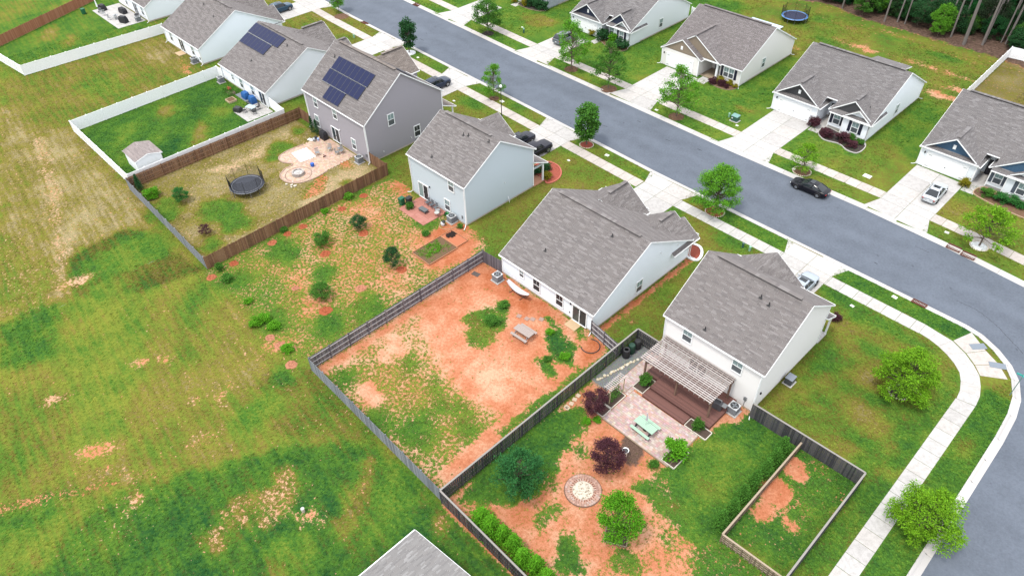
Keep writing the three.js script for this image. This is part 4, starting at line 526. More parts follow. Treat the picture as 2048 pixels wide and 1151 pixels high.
// ---------------------------------------------------------------- houses across the street
function acrossHouse({ gx0, gx1, bx0, bs, bx1, dz = 0, gableRGB, wallRGB, label, shutter }) {
  const zg = -94.35 + dz, zb = -95.2 + dz, zs = -94.8 + dz, zm = -103.74 + dz, z0 = -112 + dz, T = ROOF_GREY;
  const h = block({ label, group: 'houses along the far side of the street', x0: gx0, x1: bx1, z0, z1: zs, zm, he: 2.72, hr: 7.05, frontWall: -98 + dz, wall: wallRGB, tones: T }), t = h.t, gm = M('gable boards ' + gableRGB.join(), gableRGB, 0.7), E = zs + 0.3;
  h.minus(gx0 - 0.3, bx1 + 0.3); h.plus(gx0 - 0.3, gx1, E, [true, false]); h.plus(gx1, bx0, -96.4 + dz, [false, false]); h.plus(bx0, bx1 + 0.3, E, [false, true]); ridgeVent(t, V(gx0 + 0.6, 7.2, zm), V(bx1 - 0.7, 7.2, zm), T);
  // garage
  part('garage_core', slabBox(gx0 + 0.02, gx1 - 0.02, 0, 2.75, -98 + dz, zg - 0.06), h.wall, t); siding([gx0, zg], [gx1, zg], 0.1, 2.8, 2.8, null, null, h.wall, t); siding([gx1, zg], [gx1, -98 + dz], 0.1, 2.8, 2.8, null, null, h.wall, t); siding([gx0, -98 + dz], [gx0, zg], 0.1, 2.8, 2.8, null, null, h.wall, t);
  for (const x of [gx0, gx1]) part('corner_board', box(0.14, 2.7, 0.14, x, 1.4, zg), WHITE, t);
  garageDoor(t, (gx0 + gx1) / 2, zg + 0.02, 4.95, 2.15); part('wall_lamp', [box(0.14, 0.26, 0.14, gx0 + 0.5, 2.05, zg + 0.1)], DARK, t);
  wing(t, gx0, gx1, 2.82, 5.15, -99.6 + dz, zg, 1, T, h.wall, gm, { pent: 0.4 }); ridgeVent(t, V((gx0 + gx1) / 2, 5.18, zg - 0.2), V((gx0 + gx1) / 2, 5.18, -98 + dz), T);
  // entry recess
  part('entry_wall', slabBox(gx1, bx0, 0, 3.2, -98.1 + dz, -98 + dz), h.wall, t); part('door', slabBox(gx1 + 0.35, gx1 + 1.25, 0.1, 2.15, -97.99 + dz, -97.93 + dz), M('dark front door', [0.02, 0.02, 0.028], 0.5), t); part('entry_floor', slabBox(gx1 + 0.02, bx0 - 0.02, -0.05, 0.07, -97.9 + dz, zg + 0.2), CON[2], t);
  // front room
  part('front_core', slabBox(bx0 + 0.02, bx1 - 0.02, 0, 2.75, -98 + dz, zb - 0.03), h.wall, t); siding([bx0, -98 + dz], [bx0, zb], 0.1, 2.8, 2.8, null, null, h.wall, t); siding([bx0, zb], [bs, zb], 0.35, 2.8, 2.8, null, null, h.wall, t); siding([bs, zb], [bs, zs], 0.1, 2.8, 2.8, null, null, h.wall, t); siding([bs, zs], [bx1, zs], 0.35, 2.8, 2.8, null, null, h.wall, t); part('front_core', slabBox(bs + 0.02, bx1 - 0.03, 0, 2.75, zb - 0.1, zs - 0.03), h.wall, t);
  part('stone_base', [slabBox(bx0 - 0.01, bs, 0, 0.36, zb - 0.1, zb + 0.05), slabBox(bs - 0.02, bx1 + 0.01, 0, 0.36, zs - 0.1, zs + 0.05)], M('stone base', [0.3, 0.29, 0.28], 0.9), t); for (const [x, z] of [[bx0, zb], [bs, zs], [bx1, zs]]) part('corner_board', box(0.14, 2.7, 0.14, x, 1.4, z), WHITE, t);
  wing(t, bx0 - 0.1, bx1, 2.9, 5.0, -99.4 + dz, zb, 1, T, h.wall, gm, { vent: false }); ridgeVent(t, V((bx0 - 0.1 + bx1) / 2, 5.03, zb - 0.2), V((bx0 - 0.1 + bx1) / 2, 5.03, -98 + dz), T);
  wing(t, bs - 0.1, bx1, 2.78, 4.05, -97 + dz, zs, 1, T, h.wall, h.wall, { pent: 0.35, vent: false });
  windowOn(t, (bx0 + bs) / 2, 1.62, zb + 0.02, 'z+', 0.9, 1.5, { shutters: shutter }); windowOn(t, (bs + bx1) / 2, 1.55, zs + 0.02, 'z+', 0.9, 1.5, { shutters: shutter }); windowOn(t, bx1 + 0.02, 1.65, -103.6 + dz, 'x+', 0.9, 1.45);
  downspout(t, bx1 + 0.06, zs + 0.12, 2.5, [0.4, 0.8]); downspout(t, gx0 - 0.06, zg + 0.1, 2.6, [-0.5, 0.4]); downspout(t, bx1 + 0.06, z0 - 0.1, 2.5, [0.5, -0.4]); for (const [x, v] of [[bx1 - 1.4, 2.2]]) { const p = h.onPlus(x, v); stackPipe(t, p.x, p.y, p.z); }
  return h;
}
const NAVY = M('navy shutters', [0.012, 0.014, 0.032], 0.5), SLATE = M('slate shutters', [0.07, 0.085, 0.11], 0.6);
{ const h = acrossHouse({ gx0: -42.9, gx1: -36.1, bx0: -34.5, bs: -32.4, bx1: -28.75, gableRGB: [0.045, 0.045, 0.05], wallRGB: [0.71, 0.74, 0.78], label: 'white house with charcoal gables and dark plum shrubs at its front', shutter: NAVY }), t = h.t;
  roofSlope(t, V(-32.2, 2.7, -115.8), V(-37.6, 2.7, -115.8), V(-37.6, 3.4, -112.3), V(-32.2, 3.4, -112.3), ROOF_GREY, {}); part('porch_post', box(0.14, 2.6, 0.14, -32.5, 1.3, -115.5), BLACK, t); part('porch_post', box(0.14, 2.6, 0.14, -37.3, 1.3, -115.5), BLACK, t); settle(t, -35.8, -103.2); }
settle(acrossHouse({ gx0: -21.4, gx1: -14.6, bx0: -13.1, bs: -11.1, bx1: -7.3, gableRGB: [0.035, 0.085, 0.15], wallRGB: [0.64, 0.68, 0.71], label: 'white house with bright blue gables behind the silver sedan', shutter: SLATE }).t, -14.3, -103.2);
settle(acrossHouse({ gx0: -84.5, gx1: -77.5, bx0: -76.6, bs: -75, bx1: -71.7, dz: -1.7, gableRGB: [0.014, 0.022, 0.05], wallRGB: [0.6, 0.64, 0.66], label: 'pale house with navy gables behind leafy street trees', shutter: NAVY }).t, -78.1, -104.9);
settle(acrossHouse({ gx0: -107.3, gx1: -100.4, bx0: -98.8, bs: -97, bx1: -93.5, dz: -4.2, gableRGB: [0.05, 0.06, 0.07], wallRGB: [0.3, 0.33, 0.36], label: 'house with blue-grey side wall behind a dense row of shrubs', shutter: NAVY }).t, -100.4, -107.4);
{ // tan gabled house
  const T = toneSet(0.152, 0.138, 0.138), z1 = -97, x0 = -63.9, x1 = -50.25, zm = -104.9, h = block({ label: 'cream house with tan gables and a recessed porch', group: 'houses along the far side of the street', x0, x1, z0: -112.6, z1, zm, he: 2.8, hr: 6.95, frontWall: -99.5, wall: [0.64, 0.625, 0.6], tones: T }), t = h.t, tan = M('tan boards', [0.22, 0.175, 0.13], 0.7), zg = -95.4;
  h.minus(x0 - 0.3, x1 + 0.3); h.plus(x0 - 0.3, x1 + 0.3, z1 + 0.3); ridgeVent(t, V(x0 + 0.6, 7.1, zm), V(x1 - 0.7, 7.1, zm), T);
  part('garage_core', slabBox(x0 + 0.02, -56.9, 0, 2.75, -99.5, zg - 0.06), h.wall, t); siding([x0, zg], [-56.9, zg], 0.1, 2.9, 2.9, null, null, h.wall, t); siding([-56.9, zg], [-56.9, -99.5], 0.1, 2.9, 2.9, null, null, h.wall, t); siding([x0, -99.5], [x0, zg], 0.1, 2.9, 2.9, null, null, h.wall, t); for (const x of [x0, -56.9]) part('corner_board', box(0.14, 2.8, 0.14, x, 1.4, zg), WHITE, t);
  garageDoor(t, -60.45, zg + 0.02, 4.95, 2.15); part('wall_lamp', box(0.14, 0.26, 0.14, -63.5, 2.05, zg + 0.1), DARK, t);
  wing(t, x0, -56.8, 2.95, 5.1, -100, zg, 1, T, h.wall, tan, {}); wing(t, -63.4, -53.9, 2.95, 6.05, -103.2, zg - 0.9, 1, T, h.wall, tan, { vent: false }); ridgeVent(t, V(-58.65, 6.08, zg - 0.5), V(-58.65, 6.08, -101.5), T);
  part('fascia', box(3.2, 0.2, 0.1, -55.35, 2.86, zg - 0.7), WHITE, t); part('porch_post', box(0.3, 2.8, 0.3, -54.2, 1.4, -96.6), WHITE, t); part('entry_floor', slabBox(-56.85, -54, -0.05, 0.08, -99.4, -96.2), M('porch floor', [0.28, 0.22, 0.16], 0.9), t); part('door', slabBox(-56.2, -55.2, 0.1, 2.2, -99.48, -99.42), M('dark front door', [0.02, 0.02, 0.028], 0.5), t); part('entry_wall', slabBox(-56.9, -53.95, 0, 3, -99.6, -99.5), h.wall, t);
  part('front_core', slabBox(-54, x1 - 0.02, 0, 2.75, -99.5, z1 - 0.03), h.wall, t); siding([-54, -99.5], [-54, z1], 0.1, 2.8, 2.8, null, null, h.wall, t); siding([-54, z1], [x1, z1], 0.1, 2.85, 2.85, null, null, h.wall, t); windowOn(t, -52.3, 1.62, z1 + 0.02, 'z+', 1.75, 1.5, { shutters: NAVY, double: true }); windowOn(t, x1 + 0.02, 1.75, -103.5, 'x+', 0.9, 1.45);
  downspout(t, x1 + 0.06, z1 + 0.12, 2.5, [0.5, 0.8]); downspout(t, x0 - 0.06, zg + 0.1, 2.6, [-0.5, 0.4]); downspout(t, x1 + 0.06, -112.7, 2.5, [0.5, -0.4]); settle(t, -57, -103);
}

// ---------------------------------------------------------------- fences
const WOOD = {
  grey: [[0.12, 0.11, 0.125], [0.145, 0.132, 0.145], [0.09, 0.082, 0.095], [0.17, 0.152, 0.16], [0.105, 0.095, 0.105]].map((c, i) => M('weathered board ' + i, c, 0.9)),
  slate: [[0.2, 0.215, 0.24], [0.17, 0.185, 0.205], [0.235, 0.245, 0.265], [0.15, 0.16, 0.175]].map((c, i) => M('bleached board ' + i, c, 0.9)),
  brown: [[0.16, 0.088, 0.05], [0.19, 0.105, 0.06], [0.125, 0.07, 0.042], [0.215, 0.125, 0.075], [0.15, 0.078, 0.05]].map((c, i) => M('stained board ' + i, c, 0.88)),
  russet: [[0.27, 0.12, 0.07], [0.245, 0.105, 0.06], [0.3, 0.14, 0.085]].map((c, i) => M('russet board ' + i, c, 0.88)),
  tan: [[0.2, 0.15, 0.11], [0.24, 0.185, 0.14], [0.16, 0.12, 0.09]].map((c, i) => M('tan board ' + i, c, 0.9)),
  dark: [[0.055, 0.055, 0.062], [0.075, 0.073, 0.08], [0.042, 0.042, 0.048], [0.09, 0.085, 0.085]].map((c, i) => M('dark weathered board ' + i, c, 0.9))
};
const railMat = { tan: M('tan rail', [0.3, 0.24, 0.18], 0.9), grey: M('weathered rail', [0.4, 0.39, 0.39], 0.9), slate: M('bleached rail', [0.3, 0.29, 0.28], 0.9), brown: M('stained rail', [0.24, 0.14, 0.085], 0.9), russet: M('russet rail', [0.27, 0.13, 0.08], 0.9), dark: M('pale cap rail', [0.23, 0.215, 0.2], 0.9) };
// boards: 'near' on the run's own side, 'back' behind the rails, 'both' alternating; the run's own side is to the right of a -> b seen from above
function woodFence(label, a, b, { wood = 'grey', boards = 'near', h = 1.8, cap = false, pitch = 0.143, group = 'wooden garden fences' } = {}) {
  const dx = b[0] - a[0], dz = b[1] - a[1], L = Math.hypot(dx, dz), t = thing('wooden_fence', label, 'fence', [a[0], 0, a[1]], Math.atan2(-dz, dx), group), P = WOOD[wood], R = railMat[wood];
  const n = Math.max(1, Math.round(L / 2.4)), s = L / n, step = boards === 'both' ? Math.max(pitch * 0.72, L / 298) : Math.max(pitch, L / 298), count = Math.floor(L / step);
  const g = new THREE.BoxGeometry(boards === 'both' ? 0.125 : step - 0.012, h - 0.06, 0.018), post = box(0.1, h + 0.08, 0.1, 0, h / 2 + 0.02, 0);
  for (let i = 0; i <= n; i++) { const p = part('post', post, pick(P), t); p.position.x = Math.min(L - 0.02, Math.max(0.02, i * s)); }
  const rl = new THREE.BoxGeometry(s - 0.1, 0.09, 0.04);
  for (let i = 0; i < n; i++) for (const y of [0.32, h * 0.52, h - 0.22]) { const r = part('rail', rl, R, t); r.position.set((i + 0.5) * s, y, 0); }
  if (cap) { const c = new THREE.BoxGeometry(s - 0.012, 0.035, 0.15); for (let i = 0; i < n; i++) { const r = part('cap_rail', c, R, t); r.position.set((i + 0.5) * s, h + 0.06, 0); } }
  for (let i = 0; i < count; i++) { const k = part('picket', g, pick(P), t), side = boards === 'both' ? (i % 2 ? 1 : -1) : boards === 'near' ? 1 : -1; k.position.set((i + 0.5) * step, h / 2 + 0.01 + rr(-0.012, 0.012), side * (0.034 + (i % 2) * 0.002)); k.rotation.z = rr(-0.006, 0.006); }
  return t;
}
function vinylFence(label, a, b, h = 1.82, group = 'white vinyl fences') {
  const dx = b[0] - a[0], dz = b[1] - a[1], L = Math.hypot(dx, dz), t = thing('vinyl_fence', label, 'fence', [a[0], 0, a[1]], Math.atan2(-dz, dx), group), n = Math.max(1, Math.round(L / 2.4)), s = L / n;
  const post = join([box(0.13, h + 0.05, 0.13, 0, h / 2, 0), new THREE.ConeGeometry(0.11, 0.08, 4).rotateY(Math.PI / 4).translate(0, h + 0.065, 0)]), bd = []; const k = Math.round((s - 0.13) / 0.17), w = (s - 0.13) / k;
  for (let i = 0; i < k; i++) bd.push(box(w - 0.006, h - 0.3, 0.03, -(s - 0.13) / 2 + (i + 0.5) * w, h / 2, 0)); bd.push(box(s - 0.13, 0.14, 0.05, 0, h - 0.08, 0), box(s - 0.13, 0.14, 0.05, 0, 0.12, 0)); const pg = join(bd);
  for (let i = 0; i <= n; i++) part('post', post, VINYL, t).position.x = i * s; for (let i = 0; i < n; i++) part('panel', pg, VINYL, t).position.x = (i + 0.5) * s;
  return t;
}
woodFence('grey fence with inside rails between sapling garden and clay garden', [-47.6, -17.7], [-47.6, -40.5], { boards: 'back' });
woodFence('short grey fence joining pale blue house to sapling garden fence', [-47.6, -40.5], [-44.8, -40.7], { boards: 'near' });
woodFence('bleached grey fence closing the clay garden off from the open field', [-47.6, -17.65], [-27.6, -17.4], { wood: 'slate', boards: 'near' });
woodFence('dark fence of alternating boards between clay garden and pergola garden', [-27.5, -17.3], [-27.5, -42.9], { wood: 'dark', boards: 'both', cap: true });
woodFence('short dark fence joining cream house to water barrels corner', [-27.5, -42.95], [-24.8, -42.95], { wood: 'dark', boards: 'both', cap: true });
woodFence('short grey gate fence joining pale blue house to dark fence', [-31.5, -40.6], [-27.6, -40], { boards: 'back' });
woodFence('dark fence of alternating boards behind the row of bright conifers', [-27.5, -17.3], [-2, -17], { wood: 'dark', boards: 'both', cap: true });
woodFence('dark board fence with pale cap from cream house towards the corner lawn', [-4.1, -43], [-14.4, -42.8], { wood: 'dark', boards: 'back', cap: true });
woodFence('dark board fence with pale cap facing the side street pavement', [-4.1, -43], [-4.1, -22], { wood: 'dark', boards: 'back', cap: true });
woodFence('low brown fence behind the row of narrow dark conifers', [-9.4, -30.6], [-9.4, -42.6], { wood: 'tan', boards: 'both', cap: true, h: 1.1 });
woodFence('low brown fence closing the small dog run', [-9.4, -30.6], [-4.2, -30.8], { wood: 'tan', boards: 'both', cap: true, h: 1.1, pitch: 0.26 });
woodFence('brown stained fence with inside rails beside the white vinyl fence', [-91.5, -18], [-91.5, -43.9], { wood: 'brown', boards: 'back' });
woodFence('short brown fence joining grey house to trampoline garden fence', [-91.5, -43.9], [-88.4, -43.85], { wood: 'brown', boards: 'near' });
woodFence('bleached fence closing the trampoline garden off from the field', [-91.5, -17.95], [-69.3, -17.6], { wood: 'slate', boards: 'near' });
woodFence('brown stained fence between trampoline garden and sapling garden', [-69.2, -17.6], [-69.9, -43.7], { wood: 'brown', boards: 'near' });
woodFence('short brown fence joining grey house to sapling garden boundary', [-69.9, -43.75], [-73.8, -43.8], { wood: 'brown', boards: 'back' });
woodFence('russet board fence beyond the cluttered white patio', [-149.5, -12], [-166, -46.5], { wood: 'russet', boards: 'near' });
vinylFence('white vinyl fence between cluttered patio garden and open lawn', [-137.6, -19.4], [-137, -43.4]);
vinylFence('white vinyl fence closing the cluttered patio garden off from the field', [-137.6, -19.4], [-166, -16]);
vinylFence('white vinyl fence on the open lawn side of the shed garden', [-112.4, -18.4], [-113.4, -41.9]);
vinylFence('short white vinyl fence joining solar roofed white house to shed garden', [-113.4, -41.95], [-112, -42.05]);
vinylFence('white vinyl fence behind the small white shed facing the field', [-112.4, -18.35], [-92.3, -18.45]);
vinylFence('white vinyl fence standing back to back with brown stained fence', [-92.3, -18.5], [-92.8, -42]);
vinylFence('short white vinyl fence at the corner of solar roofed white house', [-92.8, -42.05], [-97.8, -42.4]);
vinylFence('white vinyl fence running from blue gabled house to the wood', [-24.2, -135.8], [-23.6, -110]);
vinylFence('white vinyl fence along the edge of the wood', [-24.2, -135.8], [4, -139]);
vinylFence('short white vinyl fence at the back corner of navy gabled house', [-71.6, -114.6], [-66, -114.8]);

// ---------------------------------------------------------------- plants
const LEAF = (key, rgb, tr = 0.25) => M('leaves ' + key, rgb, 0.75, { vertexColors: true, physical: true, transmission: tr, thickness: 0, specularIntensity: 0.12 });
const BARK = M('bark', [0.13, 0.1, 0.08], 0.95), GREYBARK = M('pine bark', [0.17, 0.15, 0.14], 0.95);
// leaves spread through clumps [x, y, z, rx, ry, rz, count]
function leafCloud(clumps, size, { droop = 0, shell = 0.55, aspect = 0.5, vary = 0.35, up = 0.3 } = {}) {
  const v = [], c = [];
  for (const [x, y, z, rx, ry, rz, n] of clumps) for (let i = 0; i < n; i++) {
    let a = rr(-1, 1), b = rr(-1, 1), d = rr(-1, 1), L = Math.hypot(a, b, d) || 1; const r = Math.pow(rnd(), shell) / L; a *= r; b *= r; d *= r;
    const p = V(x + a * rx, y + b * ry, z + d * rz), s = size * rr(0.6, 1.35), dir = V(a + rr(-0.7, 0.7), b * 0.6 - droop + rr(-0.6, 0.6), d + rr(-0.7, 0.7)).normalize(), nn = V(rr(-1, 1), rr(-0.3, 1) + up, rr(-1, 1)).normalize(), w = V().crossVectors(dir, nn).normalize().multiplyScalar(s * aspect * 0.5), e = p.clone().addScaledVector(dir, s), m = p.clone().addScaledVector(dir, s * 0.45);
    quadTo(v, p, m.clone().add(w), e, m.clone().sub(w)); const k = 1 + vary * (rnd() - 0.5) * 2, q = 1 + 0.2 * (rnd() - 0.5); for (let j = 0; j < 6; j++) c.push(k * q, k, k / q * 0.95);
  }
  return flat(v, c);
}
function limb(a, b, r0, r1, bend = 0.1) { const m = a.clone().lerp(b, 0.5).add(V(rr(-1, 1), rr(0, 1), rr(-1, 1)).multiplyScalar(bend * a.distanceTo(b))), c = new THREE.QuadraticBezierCurve3(a, m, b), g = new THREE.TubeGeometry(c, 4, 1, 5), p = g.attributes.position; for (let i = 0; i < p.count; i++) { const t = Math.floor(i / 6) / 4, o = c.getPoint(t), r = lerp(r0, r1, t); p.setXYZ(i, o.x + (p.getX(i) - o.x) * r, o.y + (p.getY(i) - o.y) * r, o.z + (p.getZ(i) - o.z) * r); } g.computeVertexNormals(); return g; }
// prototypes are unit plants 1 m tall and are scaled to size
function crownShape(style) {
  const cl = [], tw = []; const put = (x, y, z, r, n, sy = 1) => cl.push([x, y, z, r, r * sy, r, n]);
  if (style === 'airy') for (let i = 0; i < 58; i++) { const t = Math.pow(rnd(), 0.9), y = 0.2 + 0.77 * t, R = 0.38 * (1 - Math.pow(Math.abs(t - 0.32) / 0.78, 1.5)) + 0.035, an = i * 2.4 + rr(-0.4, 0.4), q = R * Math.sqrt(rr(0.12, 1)); const X = Math.cos(an) * q, Z = Math.sin(an) * q; put(X, y, Z, rr(0.06, 0.11), 95, 0.62); tw.push(limb(V(0, y * 0.72, 0), V(X, y, Z), 0.007, 0.002)); }
  if (style === 'full') for (let i = 0; i < 52; i++) { const t = rnd(), y = 0.24 + 0.7 * t, R = 0.36 * Math.sqrt(Math.max(0, 1 - Math.pow((t - 0.4) / 0.64, 2))), an = i * 2.4, q = R * Math.sqrt(rr(0.25, 1)); const X = Math.cos(an) * q, Z = Math.sin(an) * q; put(X, y, Z, rr(0.08, 0.13), 170, 0.72); tw.push(limb(V(0, y * 0.7, 0), V(X, y, Z), 0.009, 0.003)); }
  if (style === 'feather') for (let i = 0; i < 90; i++) { const t = Math.pow(rnd(), 0.9), y = 0.17 + 0.78 * t, R = 0.37 * Math.sqrt(Math.max(0.01, 1 - Math.pow((t - 0.3) / 0.72, 2))), an = i * 2.4 + rr(-0.3, 0.3), q = R * Math.sqrt(rr(0.12, 1.1)); const X = Math.cos(an) * q, Z = Math.sin(an) * q, L = rr(0.06, 0.12); cl.push([X, y, Z, L, L * 0.6, L, 190]); tw.push(limb(V(0, y * 0.7, 0), V(X, y, Z), 0.009, 0.002)); }
  if (style === 'oval') for (let i = 0; i < 40; i++) { const t = rnd(), y = 0.24 + 0.73 * t, R = 0.2 * Math.sqrt(Math.max(0, 1 - Math.pow((t - 0.45) / 0.58, 2))), an = i * 2.4, q = R * Math.sqrt(rr(0.1, 1)); const X = Math.cos(an) * q, Z = Math.sin(an) * q; put(X, y, Z, rr(0.06, 0.095), 120, 0.95); tw.push(limb(V(0, y * 0.65, 0), V(X, y, Z), 0.006, 0.002)); }
  if (style === 'bush') for (let i = 0; i < 26; i++) { const an = i * 2.4, t = rnd(), y = 0.2 + 0.62 * t, q = 0.42 * Math.sqrt(rr(0.05, 1)) * Math.sqrt(1 - 0.55 * t * t); put(Math.cos(an) * q, y, Math.sin(an) * q, rr(0.13, 0.2), 90, 0.85); tw.push(limb(V(0, 0.02, 0), V(Math.cos(an) * q, y, Math.sin(an) * q), 0.014, 0.005)); }
  if (style === 'cone') for (let i = 0; i < 34; i++) { const t = i / 33, y = 0.06 + 0.9 * t, R = 0.19 * (1 - t) + 0.02, an = i * 2.4, q = R * 0.5; put(Math.cos(an) * q, y, Math.sin(an) * q, R * 0.75 + 0.025, 85, 0.9); }
  return { cl, tw };
}
const protos = {};
function proto(style, k) { const key = style + k; if (!protos[key]) { const { cl, tw } = crownShape(style), size = { airy: 0.036, feather: 0.028, full: 0.03, oval: 0.04, bush: 0.085, cone: 0.04 }[style]; protos[key] = { leaves: leafCloud(cl, size, { droop: style === 'airy' || style === 'feather' ? 0.35 : 0, aspect: style === 'airy' || style === 'feather' ? 0.42 : style === 'cone' ? 0.4 : 0.6 }), wood: join([limb(V(0, -0.02, 0), V(rr(-0.01, 0.01), style === 'bush' ? 0.3 : 0.86, rr(-0.01, 0.01)), style === 'bush' ? 0.03 : 0.0165, 0.004, 0.02), ...tw]) }; } return protos[key]; }
function plant(name, label, category, x, z, h, w, style, leaf, group, y = 0) { // w: width over height factor
  const t = thing(name, label, category, [x, y, z], rr(0, 6.28), group), p = proto(style, Math.floor(rnd() * 3)); t.scale.set(w, h, w);
  part(style === 'bush' || style === 'cone' ? 'stem' : 'trunk', p.wood, BARK, t); part(style === 'bush' || style === 'cone' ? 'foliage' : 'crown', p.leaves, leaf, t); return t;
}
const BRIGHT = LEAF('fresh', [0.1, 0.27, 0.022]), LIME = LEAF('lime', [0.13, 0.28, 0.014]), MIDG = LEAF('mid', [0.06, 0.17, 0.024]), DEEPG = LEAF('deep', [0.026, 0.09, 0.03]), PLUM = LEAF('plum', [0.07, 0.026, 0.036], 0.15), GOLD = LEAF('gold', [0.22, 0.2, 0.015]), PINEG = LEAF('pine', [0.02, 0.055, 0.014]), BLUEG = LEAF('blue', [0.03, 0.125, 0.036]), LUSHG = LEAF('lush', [0.034, 0.15, 0.032]), HERB = LEAF('herb', [0.09, 0.27, 0.014]);
const street = 'young street trees on the verges';
for (const [label, x, z, h, w, st, m] of [
  ['small airy light green tree on verge beside the street lamp', -75.1, -68, 5.6, 4.4, 'airy', BRIGHT], ['narrow dark oval tree in a ring of white stones', -97.6, -69.2, 5.8, 6.4, 'oval', DEEPG], ['dark oval tree in a red mulch ring near black pickups', -55.9, -67.7, 6.2, 8.2, 'oval', MIDG], ['full bright green tree in a dark red mulch ring', -34.3, -66.9, 6.6, 6.8, 'feather', BRIGHT],
  ['small light green tree in brown mulch by the black sedan', -31.2, -82.3, 4, 4.4, 'airy', LIME], ['lime green tree in a ring of white stones near storm drain', -9, -82.3, 5.6, 6.8, 'airy', LIME], ['tall airy tree in front of navy gabled house garage', -73.2, -83.6, 8.3, 6.6, 'airy', BRIGHT], ['dense mid green tree between navy and tan gabled houses', -64.5, -82.6, 7.4, 6.2, 'airy', MIDG],
  ['tall bright airy tree in front of tan gabled house driveway', -51.6, -82.7, 7.8, 6.8, 'airy', BRIGHT], ['dark bushy tree on verge before the house with shrub row', -93.6, -83.9, 6.4, 6.6, 'full', MIDG], ['small round tree on verge above the upper driveways', -121.9, -71.3, 4.4, 4, 'full', BRIGHT], ['wide lime green tree on the corner lawn', -6.1, -55, 5.2, 6.8, 'feather', LIME], ['wide lime green tree on verge of the side street', 1.1, -42.4, 4.8, 6.6, 'feather', LIME]
]) plant('street_tree', label, 'tree', x, z, h, w, st, m, street);
const g1 = 'garden trees and shrubs';
for (const [name, label, cat, x, z, h, w, st, m] of [
  ['garden_tree', 'broad dark green tree in grass beside the dark board fence', 'tree', -23.7, -22.6, 5, 5.2, 'full', BLUEG], ['garden_tree', 'glossy light green tree in a square timber edging on clay', 'tree', -15.4, -25.2, 5.2, 4.6, 'full', HERB], ['plum_tree', 'dark plum leaved tree beside the mulch bed and bird bath', 'tree', -20.1, -29.5, 3.2, 3.9, 'full', PLUM], ['plum_tree', 'plum leaved shrub beside the white garden trellis', 'shrub', -24.7, -33.4, 2.7, 3.2, 'full', PLUM],
  ['fruit_sapling', 'round sapling with a wide red clay ring', 'tree', -55.8, -24.2, 1.9, 2.9, 'full', MIDG], ['fruit_sapling', 'round sapling near the brown fence with clay ring', 'tree', -63.5, -29.4, 1.8, 2.7, 'full', MIDG], ['fruit_sapling', 'tall pointed sapling standing near the raised vegetable bed', 'tree', -54.4, -32.8, 2.7, 2.6, 'full', DEEPG], ['fruit_sapling', 'low spreading sapling between patio and brown fence', 'tree', -63, -34.3, 1.9, 2.6, 'full', DEEPG],
  ['garden_shrub', 'small bushy shrub at the corner of the red patio', 'shrub', -61.80,-41.06, 0.9, 1.1, 'bush', MIDG], ['garden_shrub', 'bright low shrub against the brown fence', 'shrub', -69.21,-37.01, 0.8, 1.3, 'bush', BRIGHT], ['garden_shrub', 'round dark shrub in the trampoline garden corner', 'shrub', -84, -21.6, 2, 2.6, 'full', LUSHG], ['garden_shrub', 'yellow green shrub tucked into trampoline garden corner', 'shrub', -87.8, -19.3, 1.5, 2, 'bush', HERB], ['garden_shrub', 'twiggy purple shrub near the bleached fence', 'shrub', -75.42,-20.57, 1.5, 1.9, 'airy', PLUM],
  ['garden_shrub', 'lush shrub spilling over the paved patio edge', 'shrub', -16.7, -34.6, 2, 2.3, 'bush', HERB], ['garden_shrub', 'small plum shrub beside cream house front corner', 'shrub', -14.80,-59.73, 1, 1.1, 'bush', PLUM], ['garden_shrub', 'little round shrub at the patio flower bed edge', 'shrub', -17.28,-32.47, 0.7, 0.9, 'bush', MIDG],
  ['garden_shrub', 'low leafy plant beside trellis stepping stones', 'shrub', -24.44,-31.88, 0.5, 0.9, 'bush', HERB], ['garden_shrub', 'low leafy plant at the trellis bed corner', 'shrub', -23.84,-32.64, 0.5, 0.8, 'bush', HERB], ['garden_shrub', 'pointed green shrub in bed beside the pergola deck', 'shrub', -16.9, -38.3, 1.6, 1.1, 'bush', MIDG], ['garden_shrub', 'leafy shrub in corner bed behind the pergola post', 'shrub', -23.4, -39.1, 1.3, 1.4, 'bush', MIDG], ['garden_shrub', 'low wide shrub in clay garden grass patch', 'shrub', -39.78,-34.58, 0.9, 1.5, 'bush', MIDG], ['garden_shrub', 'small shrub at the edge of clay garden grass patch', 'shrub', -40.59,-37.16, 0.7, 1.1, 'bush', MIDG]
]) plant(name, label, cat, x, z, h, w, st, m, g1);
const conifers = 'narrow dark conifers along the low brown fence'; for (let i = 0; i < 6; i++) plant('narrow_conifer', 'narrow dark conifer in the row along low brown fence', 'conifer', -10.15 + rr(-0.1, 0.1), lerp(-31.6, -39.8, i / 5), rr(2.2, 2.7), 3.4, 'cone', MIDG, conifers);
plant('narrow_conifer', 'bushy conifer at the capped fence corner near cream house', 'conifer', -10.3, -41.2, 2.4, 3.4, 'cone', MIDG, g1);
for (let i = 0; i < 10; i++) plant('bright_conifer', 'bright green conifer in the row along dark back fence', 'conifer', lerp(-23.8, -13, i / 9), -18.45 + rr(-0.15, 0.2), rr(2, 2.8), rr(4, 5), 'cone', HERB, 'bright conifers along the dark back fence');
for (const [x, z, h, l] of [[-91, -19, 2.2, 'slim dark conifer in trampoline garden corner'], [-90.2, -18.8, 2.4, 'taller slim conifer beside the bleached fence end'], [-86.8, -42.9, 2.6, 'slim dark conifer beside brown fence and grey house wall'], [-85.78,-43.03, 2.4, 'slim dark conifer beside covered grill']]) plant('narrow_conifer', l, 'conifer', x, z, h, 2.2, 'cone', DEEPG, g1);
